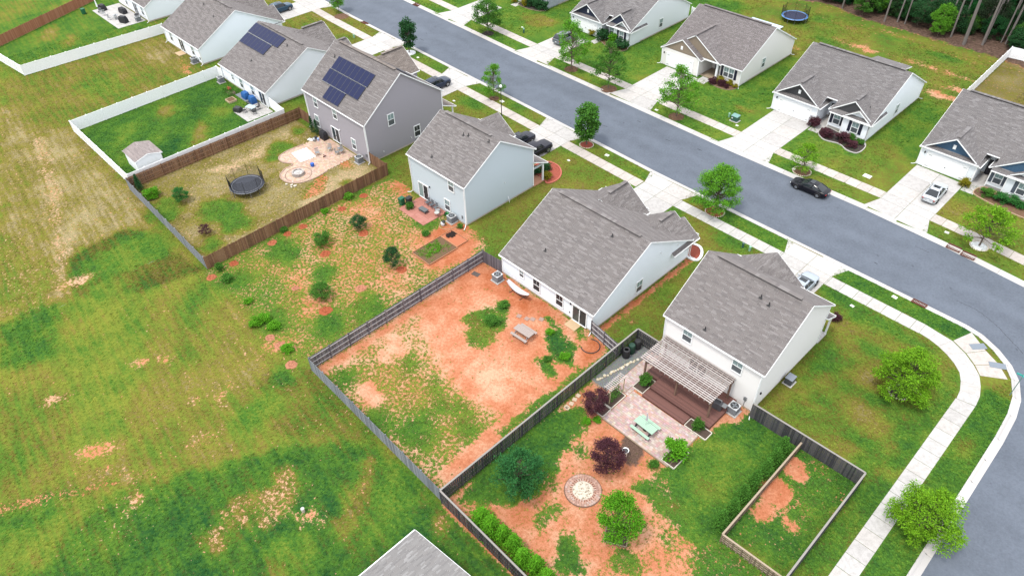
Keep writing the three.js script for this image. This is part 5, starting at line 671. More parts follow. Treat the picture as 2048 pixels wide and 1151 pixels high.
for (const [x, z] of [[-68.05,-18.51], [-65.85,-18.28], [-60.83,-18.10], [-57.14,-17.98], [-55.48,-18.07], [-51.67,-17.37], [-57.16,-16.93]]) plant('seedling', 'small green seedling in the row along the field edge', 'shrub', x, z, rr(0.6, 1.1), rr(1, 1.5), 'bush', pick([MIDG, HERB]), 'seedlings along the field edge');
for (const [x, z] of [[-68.77,-33.10], [-69.16,-27.50], [-55.39,-45.40], [-56.19,-39.06], [-54.38,-42.87], [-34.54,-37.73], [-31.13,-36.29], [-32.13,-34.83]]) plant('seedling', 'small leafy seedling growing in clay soil', 'shrub', x, z, rr(0.4, 0.7), rr(0.7, 1.1), 'bush', pick([MIDG, HERB]), 'seedlings in clay soil');
// shrubs at the fronts of the houses
const fs = 'front garden shrubs';
for (const [l, x, z, h, w, m] of [['dark plum shrub beside the charcoal gabled garage', -35.92,-93.95, 1.4, 1.9, PLUM], ['plum shrub under the first window of charcoal gabled house', -33.31,-92.64, 1.3, 1.9, PLUM], ['reddish shrub in the curved bed of charcoal gabled house', -31.13,-92.88, 1.4, 2, PLUM], ['reddish low shrub at the curved bed edge', -29.52,-92.43, 1, 1.7, PLUM], ['green shrub between plum shrubs in the curved bed', -30.42,-93.93, 1, 1.4, MIDG], ['green shrub at the end of the curved bed', -29.00,-93.83, 0.9, 1.2, MIDG],
  ['golden shrub beside the blue gabled garage', -14.92,-93.34, 1.3, 1.4, GOLD], ['round green shrub under the blue gabled house window', -12.18,-93.11, 1.1, 1.7, MIDG], ['round green shrub at middle of blue gabled house bed', -10.61,-92.99, 1.2, 1.8, LUSHG], ['round green shrub farther along blue gabled house bed', -9.35,-93.34, 1.2, 1.8, LUSHG], ['round green shrub at the end of blue gabled house bed', -8.12,-93.39, 1, 1.5, LUSHG],
  ['dark shrub at the porch path of tan gabled house', -53.78,-95.03, 1.2, 1.4, PLUM], ['golden shrub under the double window', -52.97,-96.03, 1.2, 1.4, GOLD], ['dark shrub under the double window', -52.33,-95.48, 1.2, 1.3, PLUM], ['golden dwarf shrub at the cream house corner', -51.58,-96.42, 0.9, 1.2, GOLD], ['small dark shrub in front of the golden ones', -51.36,-95.25, 0.8, 0.9, PLUM], ['tiny golden shrub by the downspout', -50.39,-96.40, 0.6, 0.9, GOLD],
  ['golden shrub before the navy gabled garage', -79.42,-96.17, 1.2, 1.9, GOLD], ['dark rounded shrub beside navy gabled porch', -76.90,-95.65, 2, 2.4, DEEPG], ['large dark shrub at the navy gabled house corner', -72.10,-95.13, 2, 2.4, DEEPG], ['yellow green shrub under navy gabled house window', -74.77,-95.95, 1.8, 1.8, HERB],
  ['golden shrub at the driveway of shrub row house', -100.42,-97.28, 1.2, 1.3, GOLD], ['tall golden shrub at the start of the shrub row', -97.76,-97.35, 1.7, 1.3, GOLD], ['dark shrub in the dense row', -96.84,-98.20, 1.9, 2.2, DEEPG], ['larger dark shrub in the dense row', -95.41,-98.52, 2, 2.3, DEEPG], ['dark shrub ending the dense row at the house corner', -93.72,-98.41, 1.9, 2.2, DEEPG],
  ['dark shrub beside the light blue house porch', -55.86,-57.55, 1.2, 1.5, DEEPG], ['second dark shrub in the red mulch bed', -55.67,-59.07, 1.3, 1.6, DEEPG], ['golden shrub in the red mulch bed', -54.17,-57.88, 1, 1.4, GOLD]]) plant('front_shrub', l, 'shrub', x, z, h, w, 'bush', m, fs);
// ---------------------------------------------------------------- the wood
{
  const trunkG = [], crownG = [];
  for (let k = 0; k < 3; k++) { const g = limb(V(0, -0.3, 0), V(rr(-0.5, 0.5), 21, rr(-0.5, 0.5)), 0.2, 0.07, 0.012), br = []; for (let i = 0; i < 9; i++) { const y = rr(6, 20), an = rr(0, 6.3), L = rr(0.3, 1.2); br.push(limb(V(0, y, 0), V(Math.cos(an) * L, y + 0.3, Math.sin(an) * L), 0.03, 0.01)); } trunkG.push(join([g, ...br])); const cl = []; for (let i = 0; i < 22; i++) { const t = rnd(), y = 14 + 9 * t, q = 2.6 * (1 - t * 0.75) * Math.sqrt(rnd()), an = rr(0, 6.3); cl.push([Math.cos(an) * q, y, Math.sin(an) * q, 0.9, 0.5, 0.9, 55]); } crownG.push(leafCloud(cl, 0.38, { aspect: 0.22 })); }
  const edge = [[-61.21,-135.31], [-55.78,-137.61], [-47.51,-135.62], [-42.28,-136.23], [-36.12,-136.15], [-30.28,-136.07], [-26.30,-136.08], [4, -141]], pine = (x, z, s = 1, label = 'tall bare pine trunk standing at the edge of the wood') => { const t = thing('pine_tree', label, 'tree', [x, 0, z], rr(0, 6.3), 'pine trees of the wood'), k = Math.floor(rnd() * 3); t.scale.set(s, 1, s); part('trunk', trunkG[k], GREYBARK, t); part('crown', crownG[k], PINEG, t); return t; };
  for (const [x, z, s] of [[-45.13,-136.29, 0.8], [-43.36,-137.64, 0.8], [-42.02,-137.67, 0.7], [-33.99,-137.58, 0.9], [-31.22,-136.00, 1.5], [-28.93,-137.88, 1.1], [-34.34,-143.04, 0.7], [-29.37,-144.76, 0.7], [-26.26,-140.93, 1], [-27.02,-141.05, 0.7], [-49.73,-139.27, 0.9], [-53.51,-137.06, 0.9], [-30.92,-144.47, 0.8], [-24.23,-140.95, 1.1]]) pine(x, z, s);
  let placed = 0; for (let i = 0; i < 2600 && placed < 110; i++) { const x = rr(-85, 14), z = rr(-190, -126), zl = along(edge.slice().sort((a, b) => a[0] - b[0]), x); if (z > zl - 2) continue; pine(x, z, rr(0.6, 1.1), 'tall bare pine trunk deeper inside the wood'); placed++; }
  for (const [x, z, h, w, m] of [[-36.13,-137.85, 5, 5.2, BRIGHT], [-35.81,-136.44, 3, 3.6, BRIGHT], [-49.53,-136.88, 4.6, 6, MIDG], [-47.88,-139.38, 3.4, 4, BRIGHT], [-54.11,-141.19, 3, 5, MIDG], [-40.25,-138.72, 4.4, 6, DEEPG], [-40.21,-141.80, 5, 6, DEEPG], [-44.41,-141.00, 4, 6, DEEPG], [-24.36,-139.49, 3, 4, DEEPG], [-24.15,-142.37, 4, 5, MIDG], [-32.47,-143.02, 2.6, 4, MIDG], [-56.84,-138.66, 2.4, 5, DEEPG]]) plant('understorey_tree', 'leafy understorey tree at the edge of the pine wood', 'tree', x, z, h, w, 'full', m, 'understorey at the edge of the wood');
  const us = proto('full', 0), n = 1000, im = new THREE.InstancedMesh(us.leaves, DEEPG, n), m4 = new THREE.Matrix4(), q = new THREE.Quaternion(); let k = 0; const sorted = edge.slice().sort((a, b) => a[0] - b[0]);
  while (k < n) { const x = rr(-95, 20), z = rr(-205, -126), zl = along(sorted, x); if (z > zl - 1.2 - rnd() * 3) continue; const h = rr(1, 4.5) * (rnd() < 0.3 ? 1.5 : 1), w = h * rr(1, 1.5); m4.compose(V(x, -0.15 * h, z), q.setFromAxisAngle(V(0, 1, 0), rr(0, 6.3)), V(w, h, w)); im.setMatrixAt(k, m4); im.setColorAt(k, new THREE.Color().setRGB(rr(0.5, 1.3), rr(0.5, 1.1), rr(0.5, 1))); k++; }
  im.name = 'undergrowth'; im.castShadow = im.receiveShadow = true; scene.add(userTag(im, 'dense dark undergrowth filling the pine wood', 'undergrowth', null, 'stuff'));
}
// ---------------------------------------------------------------- grass: short tufts wherever turf grows
{
  const v = []; for (let i = 0; i < 7; i++) { const a = i * 2.4 + rr(-0.3, 0.3), o = rr(0, 0.05), L = rr(0.05, 0.1), b = V(Math.cos(a) * o, 0, Math.sin(a) * o), t = V(Math.cos(a) * (o + L * 0.8), rr(0.035, 0.075), Math.sin(a) * (o + L * 0.8)), s = V(-Math.sin(a), 0, Math.cos(a)).multiplyScalar(0.014); v.push(b.x - s.x, 0, b.z - s.z, b.x + s.x, 0, b.z + s.z, t.x, t.y, t.z); }
  const tuft = flat(v), mat = M('grass blades', [1, 1, 1], 0.9, { physical: true, specularIntensity: 0.06 }), N = 300000, mesh = new THREE.InstancedMesh(tuft, mat, N), m4 = new THREE.Matrix4(), q = new THREE.Quaternion(), Y = V(0, 1, 0), col = new THREE.Color(); let k = 0, tries = 0;
  const blocked = (x, z) => (z < -40.8 && z > -60 && ((x > -24.8 && x < -14.6 && z < -43.3 && z > -57.3) || (x > -44.8 && x < -31.5 && z > -58) || (x > -64.4 && x < -54 && z < -43.6 && z > -57.4) || (x > -88.3 && x < -73.8 && z < -43.6 && z > -59.2) || (x > -112.1 && x < -97.8 && z < -42.1) || (x > -133.1 && x < -119.3 && z < -42.1) || x < -144)) || drivesNear.some(d => x > d[0] && x < d[1] && z < -57) || drivesFar.some(d => x > d[0] - 0.1 && x < d[1] + 0.1 && z < -80 && z > -96) || keepOut.some(p => x > p[0] && x < p[1] && z > p[2] && z < p[3]);
  const keepOut = [[-25.5, -16.3, -43.3, -33.2], [-16.3, -14.3, -43.3, -41.4], [-63, -57.7, -43.7, -40], [-84.5, -76.8, -43.7, -34.4], [-98.5, -93.8, -24, -20.2], [-43, -28.7, -112, -94.3], [-64, -50.2, -112.6, -95.3], [-84.6, -71.6, -114, -96], [-21.5, -7.2, -112, -94.3], [-107.4, -93.4, -117, -98.5]];
  const cornerPaving = [[-8, -65.5], [-5.2, -65.2], [-4.4, -67.8], [-2.2, -66.6], [0.6, -64], [0.6, -63.5], [-0.5, -61], [-0.45, -57.5], [-2.05, -57.5], [-3.1, -61.4], [-5.9, -63.4], [-8, -63.9]];
  while (k < N && tries++ < N * 6) {
    const farSide = rnd() < 0.16, x = farSide ? rr(-120, 4) : -150 * Math.pow(rnd(), 1.4) + 2.2, z = farSide ? rr(-132, -80.5) : rr(-72, 14); if (x > -2.2 && x < -0.4 && z > -60) continue;
    const rd = polyDistance(roadPoly, x, z); if (rd > -0.78 || (x > -8.2 && z < -57.5 && polyDistance(cornerPaving, x, z) > -0.05)) continue; if (blocked(x, z)) continue;
    if (!farSide && x < -0.4 && rd > -4.75 && rd < -3.02 && z < -60) continue; if (farSide && rd < -3.4 && rd > -5.2) continue;
    const f = fieldsAt(x, z); if (f.m > 0.5) continue; const n = noisesAt(x, z); if (turf(f, n) < 0 && rnd() > 0.018) continue;
    const c = grassColour(f, n), b = rr(1.1, 1.95), s = rr(0.7, 1.5) * (0.7 + 0.8 * f.l) * (farSide ? 1.5 : 1); m4.compose(V(x, fieldHill(x, z), z), q.setFromAxisAngle(Y, rr(0, 6.3)), V(s, s * rr(0.7, 1.3), s)); mesh.setMatrixAt(k, m4); mesh.setColorAt(k, col.setRGB(c[0] * b, c[1] * b, c[2] * b)); k++;
  }
  mesh.count = k; mesh.name = 'grass'; mesh.receiveShadow = true; scene.add(userTag(mesh, 'short rough grass growing across lawns and field', 'grass', null, 'stuff'));
}

// ---------------------------------------------------------------- garden of the cream house
const DECKB = [[0.115, 0.048, 0.038], [0.1, 0.042, 0.034], [0.13, 0.056, 0.045]].map((c, i) => M('deck board ' + i, c, 0.7)), PALEW = [[0.36, 0.32, 0.305], [0.27, 0.23, 0.215], [0.4, 0.36, 0.345]].map((c, i) => M('bleached slat ' + i, c, 0.85)), POSTW = M('brown post', [0.16, 0.1, 0.075], 0.85), EDGEW = M('edging timber', [0.22, 0.17, 0.12], 0.9), PALEEDGE = M('pale edging', [0.5, 0.46, 0.4], 0.85);
{
  const d = thing('deck', 'dark red-brown two-level timber deck under the pergola', 'deck', [-20, 0, -41]), top = (x0, x1, z0, z1, y) => { const n = Math.round((z1 - z0) / 0.145), w = (z1 - z0) / n, g = new THREE.BoxGeometry(x1 - x0, 0.03, w - 0.012); for (let i = 0; i < n; i++) { const b = part('deck_board', g, pick(DECKB), d); b.position.set((x0 + x1) / 2 + 20, y, z0 + (i + 0.5) * w + 41); } part('skirt', [slabBox(x0 + 0.02, x1 - 0.02, 0, y - 0.02, z0 + 0.02, z1 - 0.03).translate(20, 0, 41)], DECKB[1], d); };
  top(-24.1, -22.76, -43.25, -40.1, 0.42); top(-22.74, -16.1, -43.25, -38.87, 0.42); top(-22.74, -18.05, -38.84, -37.75, 0.22);
  const p = thing('pergola', 'bleached slatted pergola standing over the dark deck', 'pergola', [-20.6, 0, -41.4]);
  for (const [x, z] of [[-24.05, -39.75], [-20.5, -39.75], [-16.9, -39.75], [-16.9, -42.9], [-24.05, -42.9]]) part('post', box(0.16, 2.72, 0.16, x + 20.6, 1.36, z + 41.4), POSTW, p);
  for (const z of [-39.7, -42.95]) part('beam', [box(7.7, 0.22, 0.06, 0, 2.62, z + 41.4 + 0.1), box(7.7, 0.22, 0.06, 0, 2.62, z + 41.4 - 0.1)], POSTW, p);
  for (let i = 0; i < 15; i++) part('rafter', box(0.06, 0.17, 4.3, -3.75 + i * 7.5 / 14, 2.81, 0), PALEW[1], p);
  for (let i = 0; i < 18; i++) part('slat', box(7.75, 0.05, 0.1, 0, 2.92, -2.05 + i * 4.1 / 17), pick(PALEW), p);
  for (const [x, z, s] of [[-24.05, -39.75, 1], [-16.9, -39.75, -1], [-20.5, -39.75, 1]]) part('brace', bar(V(x + 20.6, 2.0, z + 41.4), V(x + 20.6 + s * 0.6, 2.55, z + 41.4), 0.08, 0.1), POSTW, p);
  // paved patio, one joined bed of small pavers
  const pv = [], pal = [[0.36, 0.27, 0.245], [0.4, 0.3, 0.275], [0.33, 0.245, 0.225], [0.42, 0.345, 0.315], [0.37, 0.26, 0.225]], t = thing('paved_patio', 'pink mixed-tone paved patio around the green picnic table', 'patio', [-20, 0, -36]);
  const lay = (x0, x1, z0, z1) => { for (let z = z0, r = 0; z < z1; z += 0.22, r++) for (let x = x0 - (r % 2) * 0.15; x < x1; ) { const w = pick([0.22, 0.3, 0.38]), a = Math.max(x, x0), b = Math.min(x + w, x1), zz = Math.min(z + 0.22, z1); if (b - a > 0.04) pv.push(tint(slabBox(a + 0.005, b - 0.005, -0.02, 0.05 + rr(-0.004, 0.004), z + 0.005, zz - 0.005).translate(20, 0, 36), pick(pal).map(e => e * rr(0.9, 1.08)))); x += w; } };
  lay(-23.7, -16.45, -37.7, -33.25); lay(-25.45, -24.15, -43.2, -36.9); lay(-24.12, -23.72, -38.2, -36.9); part('pavers', pv, M('pavers', [1, 1, 1], 0.9, { vertexColors: true }), t, 'stuff');
  part('edging', [box(7.4, 0.12, 0.09, -0.07, 0.04, 2.8), box(0.09, 0.12, 5, 3.6, 0.04, 0.3)], EDGEW, t);
  const bed = (label, x0, x1, z0, z1) => { const b = thing('planting_bed', label, 'garden bed', [(x0 + x1) / 2, 0, (z0 + z1) / 2], 0, 'edged planting beds'), w = x1 - x0, l = z1 - z0; for (const [ww, ll, x, z] of [[w, 0.07, 0, -l / 2], [w, 0.07, 0, l / 2], [0.07, l - 0.08, -w / 2, 0], [0.07, l - 0.08, w / 2, 0]]) part('edging_board', box(ww, 0.18, ll, x, 0.07, z), PALEEDGE, b); part('soil', box(w - 0.08, 0.1, l - 0.08, 0, 0.05, 0), M('bed soil', [0.07, 0.05, 0.04], 1), b); };
  bed('edged soil bed with pointed shrub beside the deck', -17.95, -15.7, -38.8, -37.75); bed('edged soil bed beside the pergola corner post', -24.05, -22.85, -40, -38); bed('edged bed under the spilling patio shrub', -17.2, -15.9, -35.6, -33.4); bed('edged bed beneath the slatted garden trellis', -25.1, -23.8, -36.7, -34.6); bed('small edged bed at the trellis corner', -24.8, -23.75, -34.5, -33.3);
}
function picnicTable(label, x, z, turn, wood, legs, umbrella) {
  const t = thing('picnic_table', label, 'table', [x, 0.05, z], turn, 'picnic tables');
  for (let i = 0; i < 5; i++) part('table_plank', box(2.1, 0.04, 0.155, 0, 0.74, -0.34 + i * 0.17), wood, t); for (const s of [-1, 1]) for (let k = 0; k < 2; k++) part('bench_plank', box(2.1, 0.04, 0.14, 0, 0.44, s * (0.72 + k * 0.15)), wood, t);
  for (const sx of [-0.75, 0.75]) { part('leg', bar(V(sx, 0, -0.78), V(sx, 0.72, -0.22), 0.07, 0.09), legs, t); part('leg', bar(V(sx, 0, 0.78), V(sx, 0.72, 0.22), 0.07, 0.09), legs, t); part('cross_beam', box(0.07, 0.09, 1.75, sx + 0.06, 0.37, 0), legs, t); part('top_beam', box(0.07, 0.07, 0.8, sx + 0.06, 0.69, 0), legs, t); }
  if (umbrella) { part('umbrella_pole', cyl(0.02, 0.02, 2.3, 0, 1.15, 0, 8), CHROME, t); part('closed_umbrella', [cyl(0.03, 0.1, 1, 0, 1.95, 0, 8)], M('umbrella cloth', [0.4, 0.4, 0.42], 0.9), t); part('umbrella_base', [cyl(0.14, 0.16, 0.1, 0, 0.06, 0, 12)], DARK, t); }
  return t;
}
picnicTable('mint green picnic table with a pole standing on the paved patio', -20.15, -34.9, -0.04, M('mint paint', [0.27, 0.39, 0.3], 0.8), DARK, true);
picnicTable('weathered grey picnic table standing on bare clay', -36.1, -35.5, 0.06, M('grey plank', [0.29, 0.245, 0.225], 0.9), M('grey leg', [0.2, 0.16, 0.15], 0.9), false);
const COND = M('condenser case', [0.16, 0.17, 0.185], 0.6);
function airConditioner(label, x, z, turn = 0) {
  const t = thing('air_conditioner', label, 'air conditioner', [x, 0, z], turn, 'outdoor air conditioning units'); t.scale.setScalar(1.15); part('pad', box(1, 0.1, 1, 0, 0.03, 0), CON[2], t);
  const g = [box(0.74, 0.66, 0.74, 0, 0.42, 0)]; for (let i = 0; i < 9; i++) g.push(box(0.77, 0.02, 0.77, 0, 0.14 + i * 0.07, 0)); part('case', g, COND, t); part('top_cover', [box(0.8, 0.05, 0.8, 0, 0.78, 0)], M('pale cover', [0.4, 0.41, 0.42], 0.5), t); part('fan_opening', cyl(0.34, 0.34, 0.02, 0, 0.81, 0, 20), DARK, t);
  for (let i = 0; i < 4; i++) part('fan_blade', box(0.24, 0.012, 0.11, 0.14, 0.825, 0).rotateX(0).rotateY(i * Math.PI / 2), M('fan blade', [0.16, 0.18, 0.2], 0.5), t); const gr = []; for (let i = 1; i < 5; i++) gr.push(new THREE.TorusGeometry(i * 0.075, 0.006, 4, 20).rotateX(Math.PI / 2).translate(0, 0.84, 0)); part('grille', gr, GREY, t);
}
airConditioner('air conditioner on a pad between pergola and dark fence', -15.75, -42.2); airConditioner('air conditioner at the clay garden corner of pale blue house', -44.2, -39.5); airConditioner('air conditioner beside the red patio and raised beds', -56, -43); airConditioner('air conditioner beside grey house and brown fence', -75.2, -42.9); airConditioner('air conditioner behind white fence at solar roofed white house', -111.2, -41.2); airConditioner('air conditioner at plain roofed white house corner', -121.2, -41.5); airConditioner('air conditioner at the corner of the cluttered patio', -146.16,-42.43);
{
  const t = thing('barbecue', 'open grey barbecue standing under the pergola', 'grill', [-17, 0.43, -41.2], 0.1); part('cabinet', [box(1.1, 0.75, 0.55, 0, 0.45, 0)], M('grill case', [0.1, 0.1, 0.11], 0.4, { metalness: 0.5 }), t); part('lid', [new THREE.CylinderGeometry(0.3, 0.3, 0.75, 12, 1, false, 0, Math.PI).rotateZ(Math.PI / 2).rotateX(-Math.PI / 2).translate(0, 0.85, 0)], M('grill lid', [0.45, 0.45, 0.46], 0.35, { metalness: 0.7 }), t); for (const s of [-1, 1]) part('side_shelf', box(0.4, 0.04, 0.5, s * 0.75, 0.82, 0), GREY, t); for (const [a, b] of [[-0.45, -0.2], [0.45, -0.2], [-0.45, 0.2], [0.45, 0.2]]) part('foot', cyl(0.04, 0.04, 0.1, a, 0.05, b, 8), DARK, t);
  const a = thing('garden_trellis', 'white slatted arbour trellis over a planted bed', 'trellis', [-24.5, 0, -35.9]); for (const [x, z] of [[-0.35, -1], [0.2, -1], [-0.35, 1], [0.2, 1]]) part('post', box(0.07, 2.1, 0.07, x, 1.05, z), M('trellis wood', [0.4, 0.33, 0.2], 0.8), a); for (const x of [-0.35, 0.2]) part('beam', box(0.05, 0.1, 2.4, x, 2.08, 0), PALEW[0], a); for (let i = 0; i < 11; i++) part('slat', box(0.75, 0.05, 0.05, -0.1, 2.16, -1.1 + i * 0.22), PALEW[2], a); for (let i = 0; i < 5; i++) part('lattice_bar', box(0.03, 0.03, 2, -0.45, 0.4 + i * 0.34, 0), PALEW[0], a);
  part('climber', leafCloud([[0, 0.5, 0, 0.45, 0.5, 1, 260], [-0.3, 1.1, -0.5, 0.3, 0.5, 0.4, 120], [0.2, 0.9, 0.7, 0.3, 0.6, 0.3, 120]], 0.13), MIDG, a);
  const barrel = (label, x, z, m, tyres) => { const b = thing('water_barrel', label, 'barrel', [x, 0, z], rr(0, 3), 'black barrels in the fence corner'); const pr = []; for (let i = 0; i <= 12; i++) { const y = i / 12 * 1.0; pr.push(new THREE.Vector2(0.36 + 0.025 * Math.cos(i * Math.PI) + (i === 0 || i === 12 ? -0.04 : 0), y)); } part('body', new THREE.LatheGeometry(pr, 22), m, b); if (tyres) part('rim', new THREE.TorusGeometry(0.28, 0.1, 8, 22).rotateX(Math.PI / 2).translate(0, 1.02, 0), m, b); else part('lid', cyl(0.3, 0.34, 0.1, 0, 1.03, 0, 20), m, b); };
  barrel('black ribbed barrel with an open ring top by dark fence', -26.95, -40.6, DARK, true); barrel('dark green lidded barrel between two black barrels', -26.95, -41.45, M('dark green plastic', [0.012, 0.045, 0.028], 0.5), false); barrel('black lidded barrel in the fence corner', -26.9, -42.3, DARK, false);
  const bb = thing('bird_bath', 'white bird bath with ring bowl on mulch bed', 'bird bath', [-19.75, 0, -31.6]); part('pedestal', new THREE.LatheGeometry([[0.2, 0], [0.19, 0.05], [0.08, 0.14], [0.07, 0.5], [0.14, 0.6]].map(p => new THREE.Vector2(...p)), 16), M('pale clay pot', [0.5, 0.4, 0.3], 0.8), bb); part('bowl', new THREE.LatheGeometry([[0.02, 0.6], [0.2, 0.62], [0.27, 0.72], [0.3, 0.74], [0.3, 0.7], [0.2, 0.58]].map(p => new THREE.Vector2(...p)), 22), WHITE, bb); part('water', cyl(0.24, 0.24, 0.01, 0, 0.68, 0, 20), M('still water', [0.03, 0.03, 0.03], 0.05), bb);
  // brick ring with pale stone centre
  const r = thing('brick_circle', 'round brick edged circle with pale stone centre on clay', 'fire ring', [-20, 0, -26.4]), br = [[0.33, 0.2, 0.155], [0.37, 0.235, 0.19], [0.29, 0.175, 0.14], [0.35, 0.255, 0.22]].map((c, i) => M('ring brick ' + i, c, 0.9)), g = new THREE.BoxGeometry(0.2, 0.09, 0.19), g2 = new THREE.BoxGeometry(0.13, 0.08, 0.24);
  for (const [rad, n, gg] of [[1.0, 30, g2], [1.21, 36, g], [1.42, 44, g]]) for (let i = 0; i < n; i++) { const a = i / n * 6.2832, b = part('brick', gg, pick(br), r); b.position.set(Math.cos(a) * rad, 0.05 + rr(-0.008, 0.008), Math.sin(a) * rad); b.rotation.y = -a + (gg === g2 ? Math.PI / 2 : 0) + rr(-0.03, 0.03); }
  part('edging_ring', new THREE.TorusGeometry(1.56, 0.035, 5, 48).rotateX(Math.PI / 2).translate(0, 0.03, 0), POSTW, r); const st = []; for (let i = 0; i < 160; i++) { const a = rr(0, 6.28), q = 0.88 * Math.sqrt(rnd()); st.push(tint(ball(rr(0.04, 0.1), Math.cos(a) * q, 0.03, Math.sin(a) * q, 1, 0.45, 1, 5), pick([[0.42, 0.37, 0.3], [0.36, 0.31, 0.25], [0.46, 0.42, 0.36], [0.22, 0.18, 0.13]]))); } part('stone_fill', [tint(cyl(0.9, 0.9, 0.05, 0, 0.02, 0, 30), [0.47, 0.42, 0.35]), ...st], M('pale stones', [1, 1, 1], 0.9, { vertexColors: true }), r, 'stuff');
  const te = thing('tree_edging', 'square timber edging around the glossy light tree', 'edging', [-15.5, 0, -25.35], 0.5); for (let k = 0; k < 4; k++) part('edging_board', box(1.75, 0.16, 0.1, 0, 0.06, 0.9).rotateY(k * Math.PI / 2), EDGEW, te); part('soil', box(1.6, 0.08, 1.6, 0, 0.03, 0), M('bed soil', [0.07, 0.05, 0.04], 1), te);
  for (let i = 0; i < 24; i++) { const k = i / 23, x = lerp(-27, -25.9, k) + rr(-0.12, 0.12), z = lerp(-36.3, -41, k) + rr(-0.1, 0.1), s = userTag(new THREE.Mesh(ball(rr(0.11, 0.19), 0, 0.07, 0, 1, 0.7, rr(0.8, 1.2), 7), M('edge stone ' + (i % 3), [[0.46, 0.4, 0.3], [0.4, 0.34, 0.24], [0.5, 0.46, 0.38]][i % 3], 0.9)), 'pale rounded stone in the row edging the gravel strip', 'stone', 'stones edging the gravel strip'); s.name = numbered('edging_stone'); s.position.set(x, 0, z); s.rotation.y = rr(0, 6); scene.add(s); }
  { const v = []; const cols = []; for (let i = 0; i < 2600; i++) { const k = rnd(), x = lerp(-27.2, -26.1, rnd()) + (rnd() < 0.4 ? 0.6 : 0), z = lerp(-43, -35.8, k); v.push(tint(new THREE.OctahedronGeometry(rr(0.02, 0.045), 0).translate(x, 0.015, z), [0.16, 0.17, 0.165].map(e => e * rr(0.7, 1.5)))); } v.push(tint(slabBox(-27.4, -25.5, -0.02, 0.012, -43, -36), [0.15, 0.155, 0.15])); const gm = new THREE.Mesh(join(v), M('gravel', [1, 1, 1], 1, { vertexColors: true })); gm.name = 'gravel_strip'; scene.add(userTag(gm, 'grey gravel strip along the dark board fence', 'gravel', null, 'stuff')); }
  const paver = (label, x, z, s, c, turn, group) => { const p = userTag(new THREE.Mesh(box(s, 0.06, s, 0, 0.015, 0), M('paver ' + c.join(), c, 0.9)), label, 'paving stone', group); p.name = numbered('stepping_stone'); p.position.set(x, 0, z); p.rotation.y = turn; scene.add(p); };
  for (const [x, z] of [[-26.92,-31.91], [-26.90,-32.50], [-26.91,-33.07], [-26.92,-33.64], [-26.73,-31.84]]) paver('pale square stepping stone near plum shrub', x + rr(-0.1, 0.1), z, 0.4, [0.45, 0.36, 0.27], rr(0, 0.4), 'stepping stones near the plum shrub');
  for (const [x, z] of [[-38.5, -37.2], [-37.64, -37.5], [-37.15, -37.87], [-36.5, -38.5]]) paver('dull pink stepping stone on clay behind grey picnic table', x, z, 0.48, [0.27, 0.19, 0.16], rr(0, 1), 'stepping stones behind the grey picnic table');
  const hm = thing('hammock', 'white hammock on dark curved stand beside pale blue house', 'hammock', [-41, 0, -39.5], -0.03); part('stand', [pipe([V(-1.7, 1.0, 0), V(-1.2, 0.25, 0), V(-0.5, 0.08, 0), V(0.5, 0.08, 0), V(1.2, 0.25, 0), V(1.7, 1.0, 0)], 0.035, 6, 24), pipe([V(-0.8, 0.05, -0.55), V(-0.8, 0.05, 0.55)], 0.035), pipe([V(0.8, 0.05, -0.55), V(0.8, 0.05, 0.55)], 0.035)], M('rust brown stand', [0.08, 0.045, 0.04], 0.7), hm); const hv = []; for (let i = 0; i < 14; i++) for (let j = 0; j < 4; j++) { const P = (a, b) => { const u = a / 14 * 2 - 1, w = 0.36 * Math.sqrt(1 - 0.75 * u * u), s = (b / 4 - 0.5) * 2; return V(u * 1.65, 0.52 + 0.42 * u * u + 0.1 * s * s, s * w); }; quadTo(hv, P(i, j), P(i + 1, j), P(i + 1, j + 1), P(i, j + 1)); } part('cloth', flat(hv), M('hammock cloth', [0.46, 0.42, 0.43], 0.9), hm);
  const hz = userTag(new THREE.Mesh(join([new THREE.TorusGeometry(0.95, 0.05, 6, 30, 4.4).rotateX(Math.PI / 2).rotateY(2.2).translate(0, 0.05, 0)]), DARK), 'black curved edging strip lying by the short grey gate fence', 'edging'); hz.name = 'edging_strip'; hz.position.set(-30.35, 0, -39.2); scene.add(hz);
  const mt = userTag(new THREE.Mesh(box(0.9, 0.03, 0.6, 0, 0.015, 0), M('dark mat', [0.09, 0.075, 0.07], 1)), 'dark mat lying on clay near the fence corner', 'mat'); mt.name = 'ground_mat'; mt.position.set(-46.7, 0, -38.5); mt.rotation.y = 0.2; scene.add(mt);
  const ub = thing('utility_cabinet', 'dark grey cabinet on the lawn beside cream house gable', 'utility box', [-13.9, 0, -48.9]); part('case', [rbox(0.7, 0.75, 0.85, 0.03, 0, 0.4, 0)], M('cabinet grey', [0.06, 0.065, 0.075], 0.5), ub); part('lid', box(0.76, 0.05, 0.9, 0, 0.8, 0), M('cabinet lid', [0.2, 0.22, 0.26], 0.4), ub); part('pad', box(0.95, 0.06, 1.1, 0, 0.02, 0), CON[1], ub);
  const nb = thing('well_cap', 'small pale round post in the clay spot of the field', 'post', [-34.9, 0, -8.7]); part('post', cyl(0.13, 0.14, 0.5, 0, 0.22, 0, 14), M('pale concrete post', [0.42, 0.36, 0.3], 0.9), nb); part('cap', cyl(0.16, 0.16, 0.06, 0, 0.49, 0, 14), CON[0], nb);
}
